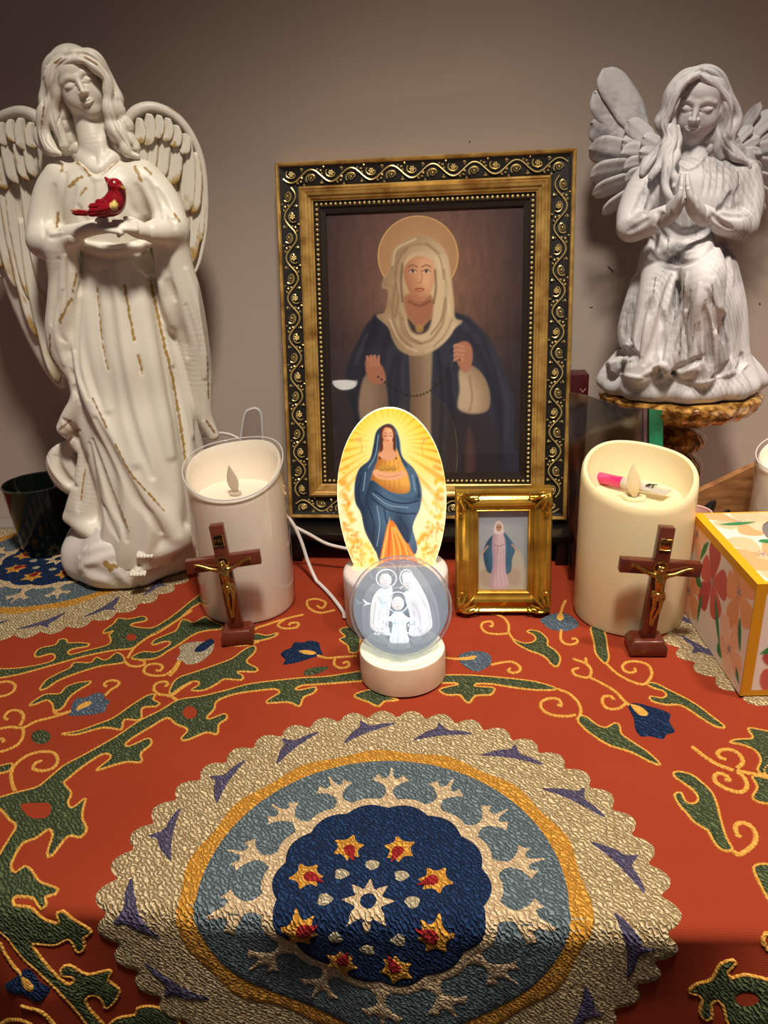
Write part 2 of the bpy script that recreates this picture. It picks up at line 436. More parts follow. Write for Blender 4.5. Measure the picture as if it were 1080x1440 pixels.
def vbox(P, x0, x1, y0, y1, d0, d1, h, zmin=None):
    """a volume that holds everything seen between these pixels and depths"""
    Q = np.array([P(x, y, d) for x in (x0, x1) for y in (y0, y1) for d in (d0, d1)]); lo, hi = Q.min(0), Q.max(0)
    if zmin is not None: lo[2] = max(lo[2], zmin)
    return Vol(lo, hi, h)
def sculpt_face(v, M, s, lids=True):
    """M(a,b,c) -> world (a right, b down, c to the viewer, in head units of which the face is about 60 wide); s = metres per unit"""
    def E(a, b, c, ra, rb, rc, k=3, op='add'):
        o = M(a, b, c); B = np.stack([(M(a+1, b, c)-o)/s, (M(a, b, c+1)-o)/s, (M(a, b+1, c)-o)/s], 1)
        v.ell(o, np.array([ra, rc, rb])*s, B, k*s, op)
    def T(L, k=2, op='add'):
        Q = spline(L, 5); v.tube(np.array([M(*q[:3]) for q in Q]), Q[:, 3]*s, k*s, op)
    E(0, -14, -22, 34, 38, 38); E(0, 2, -10, 28.5, 36, 30, 8); E(0, 24, -4, 15, 15, 16, 12); E(0, 32, 5, 9, 7, 8, 9)
    E(0, -24, -8, 25, 18, 26, 10)
    for q in (-1, 1): E(q*15, 12, 0, 12, 14, 14, 8)
    for q in (-1, 1): E(q*12.5, -5, 25.8, 9, 6, 7, 7, 'sub')
    for q in (-1, 1): T([(q*5, -11.5, 17.0, 1.3), (q*12, -14, 15.8, 1.7), (q*21, -11, 10.0, 1.2)], 6)
    T([(0, -12, 17, 3.0), (0, -4, 20, 3.0), (0, 5, 23.6, 3.2), (0, 8, 24.6, 3.6)], 4)
    for q in (-1, 1): E(q*4.2, 8.8, 20.0, 2.7, 2.6, 3.6, 2.5)
    for q in (-1, 1): E(q*2.6, 11.6, 22.0, 1.5, 1.2, 2.0, 1, 'sub')
    for q in (-1, 1): E(q*12, -3.8, 11.2, 8.8, 5.8, 7.2, 1.6)
    for q in (-1, 1): T([(q*5.0, -2.2, 17.8, 1.0), (q*9, 0.4, 19.0, 1.4), (q*13, 0.6, 18.6, 1.5), (q*17, -1.0, 16.4, 1.4), (q*20, -2.8, 14, .9)], 0.6, 'sub')
    for q in (-1, 1): T([(q*5.0, -6.2, 17.6, .6), (q*9.5, -9.0, 18.4, .9), (q*14, -9.2, 17.4, .9), (q*19, -6.5, 14, .6)], 1.2, 'sub')
    T([(-8.0, 19.4, 16.2, 1.0), (-3, 18.0, 18.4, 1.5), (0, 18.2, 19.0, 1.4), (3, 18.0, 18.4, 1.5), (8.0, 19.4, 16.2, 1.0)], 2)
    T([(-6.5, 20.8, 17.0, 1.3), (0, 22.0, 18.6, 2.0), (6.5, 20.8, 17.0, 1.3)], 2)
    T([(-8.5, 19.7, 17.2, .6), (-3, 19.7, 20.4, .7), (0, 20.1, 20.8, .7), (3, 19.7, 20.4, .7), (8.5, 19.7, 17.2, .6)], 0.8, 'sub')
    T([(0, 12.5, 22, 1.1), (0, 15.5, 21.5, 1.2)], 1.5, 'sub')
def head_map(pix, cx, cy, roll, scale, dy0=0.0, pitch=0.0, yaw=0.0):
    """head frame square to the line of sight; roll: chin swings to the picture's right; pitch>0: face turned down; yaw>0: to the picture's right"""
    o = pix(cx, cy, dy0); u = pxsize(o); ec = (_C-o)/np.linalg.norm(_C-o); ea = _R-ec*(_R@ec); ea /= np.linalg.norm(ea); eb = np.cross(ec, ea)
    if eb[2] > 0: eb = -eb
    cr, sr, cp, sp, cw, sw = math.cos(roll), math.sin(roll), math.cos(pitch), math.sin(pitch), math.cos(yaw), math.sin(yaw)
    def M(a, b, c):
        a, c = a*cw+c*sw, -a*sw+c*cw
        b, c = b*cp+c*sp, -b*sp+c*cp
        a, b = a*cr+b*sr, -a*sr+b*cr
        return o+(ea*a+eb*b+ec*c)*(scale*u)
    return M, scale*u
def shell_colour(me, V, base, spots, seed=0, wear=None, wear_amt=0.0, patch=0.06):
    """paint that belongs to the surface: base coat, gilded or worn strokes"""
    C = np.empty((len(V), 3)); C[:] = base[:3]
    n1 = wobble(V, 180, seed); n2 = wobble(V, 900, seed+1)
    if wear is not None:
        m = np.clip((n1*0.5+n2*0.6-(1-wear_amt))*3, 0, 1)[:, None]; C = C*(1-m)+np.array(wear[:3])*m
    for P, r, c, rag in spots:
        lo, hi = P.min(0)-r*2.5, P.max(0)+r*2.5; near = np.nonzero(((V > lo) & (V < hi)).all(1))[0]
        if len(near) == 0: continue
        d = polydist(V[near], P)/r; m = np.clip((1-d+rag*(0.6*n2[near]+0.3*n1[near]))*4, 0, 1)[:, None]; C[near] = C[near]*(1-m)+np.array(c[:3])*m
    setcol(me, 'Col', C)
# ------------------------------------------------------------------ the room
TD = np.array([0.9959, -0.0905]); TN = np.array([0.0905, 0.9959]); TO = np.array([0.0, 0.3106])   # table edge direction, inward normal, origin
def tuv(u, v, z=0.0): p = TO+TD*u+TN*v; return np.array([p[0], p[1], z])
TYAW = math.atan2(TD[1], TD[0])
WALLV = 0.562
m_wall = mat('wall_paint', srgb(190, 173, 160), 0.55, spec=0.35, bump=(90, 0.05, 0.002, 6), var=(2.5, srgb(184, 167, 154), 0.3, 0.7))
mb = MB(); a, b = tuv(-1.7, WALLV, -0.8), tuv(1.7, WALLV, -0.8); nn = np.array([TN[0], TN[1], 0])
mb.add([a, b, b+[0, 0, 2.9], a+[0, 0, 2.9], a+nn*.1, b+nn*.1, b+nn*.1+[0, 0, 2.9], a+nn*.1+[0, 0, 2.9]],
       [(0, 1, 2, 3), (7, 6, 5, 4), (0, 4, 5, 1), (1, 5, 6, 2), (2, 6, 7, 3), (3, 7, 4, 0)])
tag(mb.build('wall_back', m_wall, smooth=False), 'plain beige grey painted wall behind the altar table', 'wall', kind='structure')
R2 = np.array([[TD[0], TN[0], 0], [TD[1], TN[1], 0], [0, 0, 1]]); wall = bpy.data.objects['wall_back']; mb = MB()
def on_wall(px_, py_, off=0.0004):
    d = ray(px_, py_); n3 = np.array([TN[0], TN[1], 0]); o = tuv(0, WALLV-off); return _C+d*(((o-_C)@n3)/(d@n3))
for L, r_ in (([(855, 375), (859, 378), (863, 383)], 0.0005), ([(829, 432), (834, 432)], 0.0003), ([(1068, 426), (1069, 428)], 0.0006), ([(660, 198), (661, 199)], 0.0005)):
    MB().tube([on_wall(*q) for q in L], r_, 5).build('paint_scuff', mat('scuff', srgb(70, 56, 46), 0.8), wall)
# rail along the wall at table height
c = (tuv(-1.7, WALLV-0.014, -0.016)+tuv(1.7, WALLV-0.014, -0.016))/2
mb = MB(); mb.box(c, (3.4, 0.026, 0.040), R2)
tag(mb.build('trim_1', mat('rail_paint', srgb(150, 140, 138), 0.4), smooth=False, bevel=0.003), 'pale grey rail along the wall at table height', 'trim', kind='structure')
# room shell behind the camera, so that glossy things have something to reflect
m_room = mat('room_paint', srgb(150, 132, 118), 0.8)
mb = MB(); mb.box((0, -2.6, 1.85), (7.4, 7.4, 0.06)); tag(mb.build('ceiling', m_room, smooth=False), 'plain ceiling over the room', 'ceiling', kind='structure')
mb = MB(); mb.box((0, -2.6, -0.83), (7.4, 7.4, 0.06)); tag(mb.build('floor', mat('floor_wood', srgb(88, 62, 46), 0.5), smooth=False), 'dark wooden floor of the room', 'floor', kind='structure')
# table
tb = empty('table', tuv(0, 0.274, -0.8), 'dark wooden table hidden under the embroidered cloth', 'table', rz=TYAW)
m_tab = mat('table_wood', srgb(60, 40, 28), 0.5)
MB().box((0, 0, 0.785), (1.76, 0.528, 0.026)).build('tabletop', m_tab, tb, smooth=False, world=False)
for sx in (-1, 1):
    for sy in (-1, 1): MB().box((sx*0.80, sy*0.215, 0.386), (0.05, 0.05, 0.772)).build('leg', m_tab, tb, smooth=False, world=False)
# ------------------------------------------------------------------ embroidered tablecloth
RHO = 0.008
def drape(uv, lift=0.0):
    """cloth coordinates (u along the table edge, v inwards; v<0 hangs down) -> world"""
    uv = np.asarray(uv, float); u, v = uv[:, 0], uv[:, 1]; s = np.maximum(-v, 0); a = np.minimum(s/RHO, np.pi/2); ext = np.maximum(s-RHO*np.pi/2, 0)
    wav = np.minimum(ext/0.05, 1)*(0.0035*np.sin(u*34+0.7)+0.003*np.sin(u*61+2.0)+0.012*np.exp(-((u-0.20)/0.035)**2)+0.010*np.exp(-((u+0.22)/0.03)**2))
    out = RHO*np.sin(a)+wav; z = -RHO*(1-np.cos(a))-ext
    n_out = np.sin(a); n_z = np.cos(a)
    out = out+n_out*lift; z = z+n_z*lift
    vv = np.maximum(v, 0)-out; P = TO[None]+TD[None]*u[:, None]+TN[None]*vv[:, None]
    return np.c_[P, z]
_VS = np.linspace(-0.20, 0.02, 900)
def pix2cloth(px, py):
    p = tab(px, py)[:2]-TO; u, v = p@TD, p@TN
    if v >= 0.004: return (u, v)
    for _ in range(5):      # over the table edge: find the cloth point seen at this pixel
        q = proj(drape(np.c_[np.full(900, u), _VS])); i = int(np.argmin(np.abs(q[:, 1]-py))); v = float(_VS[i]); P = drape(np.array([[u, v]]))[0]; u += float((px-q[i, 0])*pxsize(P))
    return (float(u), v)
def yarn(name, col, col2, scale=540.0, strength=1.0):
    if name in MATS: return MATS[name]
    m = mat(name, col, 0.85, spec=0.15); nt = m.node_tree; b = nt.nodes['Principled BSDF']; uv = nt.nodes.new('ShaderNodeUVMap'); uv.uv_map = 'cloth'
    wn = nt.nodes.new('ShaderNodeTexNoise'); wn.inputs['Scale'].default_value = 260; wn.inputs['Detail'].default_value = 2
    mp = nt.nodes.new('ShaderNodeVectorMath'); mp.operation = 'MULTIPLY_ADD'; mp.inputs[1].default_value = (0.0045, 0.0045, 0)
    nt.links.new(uv.outputs[0], wn.inputs['Vector']); nt.links.new(wn.outputs['Color'], mp.inputs[0]); nt.links.new(uv.outputs[0], mp.inputs[2])
    wv = nt.nodes.new('ShaderNodeTexWave'); wv.wave_type = 'BANDS'; wv.bands_direction = 'DIAGONAL'; wv.inputs['Scale'].default_value = scale*0.36; wv.inputs['Distortion'].default_value = 5; wv.inputs['Detail'].default_value = 1.5; wv.inputs['Detail Scale'].default_value = 1.6
    vo = nt.nodes.new('ShaderNodeTexVoronoi'); vo.inputs['Scale'].default_value = scale; nt.links.new(mp.outputs[0], wv.inputs['Vector']); nt.links.new(mp.outputs[0], vo.inputs['Vector'])
    ad = nt.nodes.new('ShaderNodeMath'); ad.operation = 'MULTIPLY_ADD'; ad.inputs[1].default_value = -0.55; nt.links.new(vo.outputs['Distance'], ad.inputs[0]); nt.links.new(wv.outputs['Fac'], ad.inputs[2])
    bp = nt.nodes.new('ShaderNodeBump'); bp.inputs['Strength'].default_value = strength; bp.inputs['Distance'].default_value = 0.0012; nt.links.new(ad.outputs[0], bp.inputs['Height']); nt.links.new(bp.outputs[0], b.inputs['Normal'])
    mx = nt.nodes.new('ShaderNodeMix'); mx.data_type = 'RGBA'; mx.inputs[6].default_value = col2; mx.inputs[7].default_value = col; mr = nt.nodes.new('ShaderNodeMapRange'); mr.inputs[1].default_value = -0.25; mr.inputs[2].default_value = 0.65; nt.links.new(ad.outputs[0], mr.inputs[0]); nt.links.new(mr.outputs[0], mx.inputs[0]); nt.links.new(mx.outputs[2], b.inputs['Base Color'])
    return m
Y_CREAM = yarn('yarn_cream', srgb(222, 202, 160), srgb(140, 114, 76)); Y_GOLD = yarn('yarn_gold', srgb(226, 168, 74), srgb(176, 116, 36)); Y_SLATE = yarn('yarn_slate_blue', srgb(122, 136, 142), srgb(68, 82, 88))
Y_NAVY = yarn('yarn_navy', srgb(34, 58, 98), srgb(15, 27, 52)); Y_PURPLE = yarn('yarn_violet_grey', srgb(104, 96, 124), srgb(66, 60, 84)); Y_CORAL = yarn('yarn_pale_cream', srgb(230, 204, 166), srgb(186, 156, 116)); Y_GREEN = yarn('yarn_green', srgb(96, 106, 72), srgb(48, 58, 38)); Y_CORD = yarn('yarn_cord_gold', srgb(226, 172, 84), srgb(190, 132, 50), 600, 0.4)
Y_RED = yarn('yarn_red', srgb(172, 44, 44), srgb(120, 24, 26)); Y_BLUE = yarn('yarn_dusty_blue', srgb(108, 124, 138), srgb(64, 80, 94)); Y_WHITE = yarn('yarn_white', srgb(204, 192, 164), srgb(150, 134, 104))
m_cloth = mat('terracotta_cloth', srgb(186, 76, 44), 0.9, spec=0.1)
def cloth_nodes():
    nt = m_cloth.node_tree; b = nt.nodes['Principled BSDF']; uv = nt.nodes.new('ShaderNodeUVMap'); uv.uv_map = 'cloth'; hs = []
    for dr in ('X', 'Y'):
        wv = nt.nodes.new('ShaderNodeTexWave'); wv.bands_direction = dr; wv.inputs['Scale'].default_value = 260; wv.inputs['Distortion'].default_value = 0.6; nt.links.new(uv.outputs[0], wv.inputs['Vector']); hs.append(wv)
    ad = nt.nodes.new('ShaderNodeMath'); ad.operation = 'ADD'; nt.links.new(hs[0].outputs['Fac'], ad.inputs[0]); nt.links.new(hs[1].outputs['Fac'], ad.inputs[1])
    bp = nt.nodes.new('ShaderNodeBump'); bp.inputs['Strength'].default_value = 0.14; bp.inputs['Distance'].default_value = 0.0005; nt.links.new(ad.outputs[0], bp.inputs['Height']); nt.links.new(bp.outputs[0], b.inputs['Normal'])
    n = nt.nodes.new('ShaderNodeTexNoise'); n.inputs['Scale'].default_value = 14; n.inputs['Detail'].default_value = 6; nt.links.new(uv.outputs[0], n.inputs['Vector'])
    mx = nt.nodes.new('ShaderNodeMix'); mx.data_type = 'RGBA'; mx.inputs[6].default_value = srgb(138, 49, 28); mx.inputs[7].default_value = srgb(152, 60, 35); nt.links.new(n.outputs['Fac'], mx.inputs[0]); nt.links.new(mx.outputs[2], b.inputs['Base Color'])
cloth_nodes()
def set_uv(me, UVv):
    l = me.uv_layers.new(name='cloth'); vi = np.empty(len(me.loops), np.int32); me.loops.foreach_get('vertex_index', vi); l.data.foreach_set('uv', np.ascontiguousarray(UVv[vi], f32).ravel())
def build_cloth():
    us = np.arange(-0.90, 0.9001, 0.006); vs = np.concatenate([np.arange(-0.235, -0.016, 0.006), np.linspace(-0.014, 0.001, 12), np.arange(0.006, 0.5361, 0.0066)])
    U, Vv = np.meshgrid(us, vs); uv = np.c_[U.ravel(), Vv.ravel()]; I = np.arange(U.size).reshape(U.shape)
    me = npmesh('tablecloth', drape(uv), np.stack([I[:-1, :-1], I[:-1, 1:], I[1:, 1:], I[1:, :-1]], -1).reshape(-1, 4)); set_uv(me, uv)
    o = link('tablecloth', me, m_cloth); tag(o, 'terracotta tablecloth with embroidered medallions and green vines, hanging over the table edge', 'tablecloth')
    md = o.modifiers.new('thickness', 'SOLIDIFY'); md.thickness = 0.0012; md.offset = -1
    return o
cloth = build_cloth()
def patch(name, P, material, parent, lift=0.0, h=0.0009, grid=0.0042, holes=(), smooth=True, edge=0.0016, step=0.0028):
    """padded embroidery inside the outline P (cloth coordinates)"""
    def dense(P): return spline(P, closed=True, step=step) if smooth else np.concatenate([np.linspace(P[i], P[(i+1) % len(P)], max(2, int(np.linalg.norm(np.subtract(P[(i+1) % len(P)], P[i]))/step)+1))[:-1] for i in range(len(P))])
    P = np.asarray(P, float).copy(); P[:, 1] = np.minimum(P[:, 1], 0.5335)
    loops = [dense(P)]+[dense(np.asarray(q, float)) for q in holes]
    pts = np.concatenate(loops); edges = []; k = 0
    for L in loops: edges += [(k+i, k+(i+1) % len(L)) for i in range(len(L))]; k += len(L)
    a, b = loops[0].min(0), loops[0].max(0); gx, gy = np.meshgrid(np.arange(a[0], b[0], grid), np.arange(a[1], b[1], grid)); gx = gx+(np.arange(gx.shape[0]) % 2)[:, None]*grid*0.5
    def sd(X, Y):
        d = seg_dist(X, Y, loops[0])
        for L in loops[1:]: d = np.maximum(d, -seg_dist(X, Y, L))
        return d
    g = np.c_[gx.ravel(), gy.ravel()]; dg = sd(g[:, 0], g[:, 1]); g = g[dg < -grid*0.32]
    ins = []           # an inner contour, so that the padding rises close to the edge
    for q, L in enumerate(loops):
        t = np.roll(L, -1, 0)-np.roll(L, 1, 0); n = np.c_[-t[:, 1], t[:, 0]]/(np.linalg.norm(t, axis=1)[:, None]+1e-12)
        for s in (1, -1):
            c = L+n*s*edge; d = sd(c[:, 0], c[:, 1]); ins.append(c[d < -edge*0.85])
    allp = np.concatenate([pts, g]+ins)
    vs, es, fs, *_ = delaunay_2d_cdt([Vector(p) for p in allp.tolist()], edges, [], 0, 1e-6)
    V2 = np.array([tuple(q) for q in vs]); F = np.array([f for f in fs if len(f) == 3]); cen = V2[F].mean(1); F = F[sd(cen[:, 0], cen[:, 1]) < 0]
    A, B, Cc = V2[F[:, 0]], V2[F[:, 1]], V2[F[:, 2]]; cr = (B[:, 0]-A[:, 0])*(Cc[:, 1]-A[:, 1])-(B[:, 1]-A[:, 1])*(Cc[:, 0]-A[:, 0]); F[cr < 0] = F[cr < 0][:, ::-1]; F = F[np.abs(cr) > 1e-12]
    d = -sd(V2[:, 0], V2[:, 1]); Lf = lift+0.00006+h*np.sqrt(np.clip(d/edge, 0, 1))
    me = npmesh(name, drape(V2, Lf), F); set_uv(me, V2); return link(name, me, material, parent)
def cord(name, P, parent, width=0.0021, h=0.0011, closed=False, material=None, lift=0.0, smooth=True, lead=None):
    """a chain-stitched cord along P (cloth coordinates)"""
    P = np.asarray(P, float)
    if smooth: P = spline(P, closed=closed, step=0.004)
    if closed: P = np.concatenate([P, P[:1]])
    L = np.r_[0, np.cumsum(np.linalg.norm(np.diff(P, axis=0), axis=1))]; n = max(4, int(L[-1]/0.0008)); s = np.linspace(0, L[-1], n); C = np.c_[np.interp(s, L, P[:, 0]), np.interp(s, L, P[:, 1])]
    T = np.gradient(C, axis=0); T /= np.linalg.norm(T, axis=1)[:, None]+1e-12; N = np.c_[-T[:, 1], T[:, 0]]
    mod = 0.72+0.28*np.abs(np.sin(s/0.0030*np.pi)); end = np.clip(np.minimum(s, L[-1]-s)/0.0012+0.35, 0, 1) if not closed else 1
    w = width*0.5*mod*end; off = [-1, -0.75, 0, 0.75, 1]; hh = [0, 0.7, 1, 0.7, 0]; V2 = []; Lf = []
    for o_, q in zip(off, hh): V2.append(C+N*(w*o_)[:, None]); Lf.append(lift+0.00005+q*h*mod)
    V2 = np.stack(V2, 1).reshape(-1, 2); Lf = np.stack(Lf, 1).ravel(); I = np.arange(n*5).reshape(n, 5)
    me = npmesh(name, drape(V2, Lf), np.stack([I[:-1, 1:], I[:-1, :-1], I[1:, :-1], I[1:, 1:]], -1).reshape(-1, 4)); set_uv(me, V2); return link(name, me, material or Y_CORD, parent)
def medallion(cu, cv, R, rot, keep=None, detail=True, inner=(0.0, 0.0, 1.0)):
    me_ = empty('medallion', (0, 0, 0)); me_.parent = cloth
    def pol(r, a): return (cu+R*r*math.cos(a+rot), cv+R*r*math.sin(a+rot))
    def ok(r, a): return keep is None or keep(*pol(r, a))
    n = 44; P = []
    for i in range(n):
        for t, rr in ((0.0, 0.962), (0.22, 0.994), (0.5, 1.012), (0.78, 0.994)): P.append(pol(rr, 2*math.pi*(i+t)/n))
    patch('scalloped_border', P, Y_CREAM, me_, 0, 0.0012, 0.005)
    patch('gold_ring', [pol(0.716+0.010*math.sin(14*2*math.pi*i/120), 2*math.pi*i/120) for i in range(120)], Y_GOLD, me_, 0.0010, 0.0007, 0.006)
    patch('slate_ring', [pol(0.650, 2*math.pi*i/90) for i in range(90)], Y_SLATE, me_, 0.0014, 0.0007, 0.006)
    if detail:
        # bird-foot motifs between border and gold ring
        for i in range(16):
            a = 2*math.pi*(i+0.35)/16
            if not ok(0.86, a): continue
            f_ = lambda t, r: pol(0.862+r*0.085, a+t*0.12)
            patch('bird_motif', [f_(-1.25, 0.55), f_(-0.55, 0.12), f_(-0.25, -0.05), f_(0.0, -0.15), f_(0.6, -0.5), f_(1.3, -0.85), f_(0.75, 0.05), f_(0.42, 0.4), f_(0.40, 0.95), f_(0.12, 0.6), f_(-0.1, 0.42), f_(-0.6, 0.55)], Y_PURPLE, me_, 0.0010, 0.0007, 0.004, edge=0.0011, step=0.002)
        nn_ = 14
        patch('coral_band', [pol(0.405+0.024*abs(math.sin(nn_*math.pi*i/168)), 2*math.pi*i/168) for i in range(168)], Y_CORAL, me_, 0.0019, 0.0006, 0.006)
        for i in range(nn_):
            a = 2*math.pi*(i+0.5 if False else i)/nn_
            if not ok(0.5, a): continue
            f_ = lambda t, r: pol(r, a+t*0.1)
            patch('coral_branch', [f_(-1.25, 0.40), f_(-0.55, 0.437), f_(-0.42, 0.475), f_(-1.15, 0.515), f_(-1.65, 0.525), f_(-1.2, 0.545), f_(-0.85, 0.565), f_(-0.55, 0.535), f_(-0.25, 0.55), f_(-0.1, 0.60), f_(0.12, 0.60), f_(0.25, 0.55), f_(0.6, 0.54), f_(0.95, 0.57), f_(1.2, 0.55), f_(1.6, 0.53), f_(1.1, 0.515), f_(0.42, 0.475), f_(0.55, 0.437), f_(1.25, 0.40)], Y_CORAL, me_, 0.0017, 0.0007, 0.005, edge=0.0011, step=0.002)
        patch('navy_rosette', [pol(0.366+0.022*abs(math.sin(nn_*math.pi*i/168)), 2*math.pi*i/168) for i in range(168)], Y_NAVY, me_, 0.0024, 0.0007, 0.005)
        cu, cv, R = cu+inner[0], cv+inner[1], R*inner[2]
        for i in range(8):
            a = 2*math.pi*(i+0.5)/8
            if ok(0.26, a):
                f_ = lambda t, r: pol(0.268+r*0.066, a+t*0.225)
                Pf = []
                for k in range(6):
                    b = math.pi*2*k/6+math.pi/6
                    for db, rr in ((-0.3, 0.78), (0.0, 1.18), (0.3, 0.78)): Pf.append(f_(math.sin(b+db)*rr, math.cos(b+db)*rr))
                q = patch('gold_flower', Pf, Y_GOLD, me_, 0.0029, 0.0008, 0.004, edge=0.001, step=0.002)
                patch('red_drop', [f_(-0.42, -0.25), f_(-0.3, 0.1), f_(0, 0.2), f_(0.3, 0.1), f_(0.42, -0.25), f_(0.15, -0.85), f_(0.0, -1.15), f_(-0.15, -0.85)], Y_RED, me_, 0.0036, 0.0006, 0.003, edge=0.0008, step=0.0018)
            a = 2*math.pi*i/8
            if ok(0.165, a): patch('cream_dot', [(pol(0.165, a)[0]+0.0044*math.cos(t)*(1+.25*math.sin(3*t+i)), pol(0.165, a)[1]+0.0040*math.sin(t)) for t in np.linspace(0, 6.28, 9)[:-1]], Y_WHITE, me_, 0.0029, 0.0006, 0.003, edge=0.001, step=0.002)
        if ok(0.0, 0): patch('centre_star', [pol(0.105 if i % 2 == 0 else 0.058, 2*math.pi*i/16) for i in range(16)], Y_CORAL, me_, 0.0029, 0.0007, 0.004, holes=[[pol(0.03, 2*math.pi*i/10) for i in range(10)]], smooth=False, edge=0.001)
    return me_
medallion(-0.0123, 0.0145, 0.1605, math.pi/2, keep=lambda u, v: v > -0.135, inner=(-0.006, -0.012, 0.92))
medallion(-0.4059, 0.4418, 0.168, 0.2, keep=lambda u, v: v < 0.51 and u > -0.52)
medallion(0.3779, 0.3022, 0.168, 0.5, keep=lambda u, v: u < 0.33)
def QP(L, s, ox, oy): return [pix2cloth(x/s+ox, y/s+oy) for x, y in L]
def px(*L): return L
A1 = (4.0, 0, 840); A2 = (3.857, 230, 840); A3 = (4.5, 0, 1020); A4 = (4.5, 0, 1220); A5 = (4.5, 600, 840); A6 = (3.857, 800, 880); A7 = (5.4, 880, 1020); A8 = (5.4, 880, 1220); A0 = (1.0, 0, 0)
def ellip(cx, cy, rx, ry, n=9): return [(cx+rx*math.cos(t), cy+ry*math.sin(t)) for t in np.linspace(0, 2*math.pi, n, endpoint=False)]
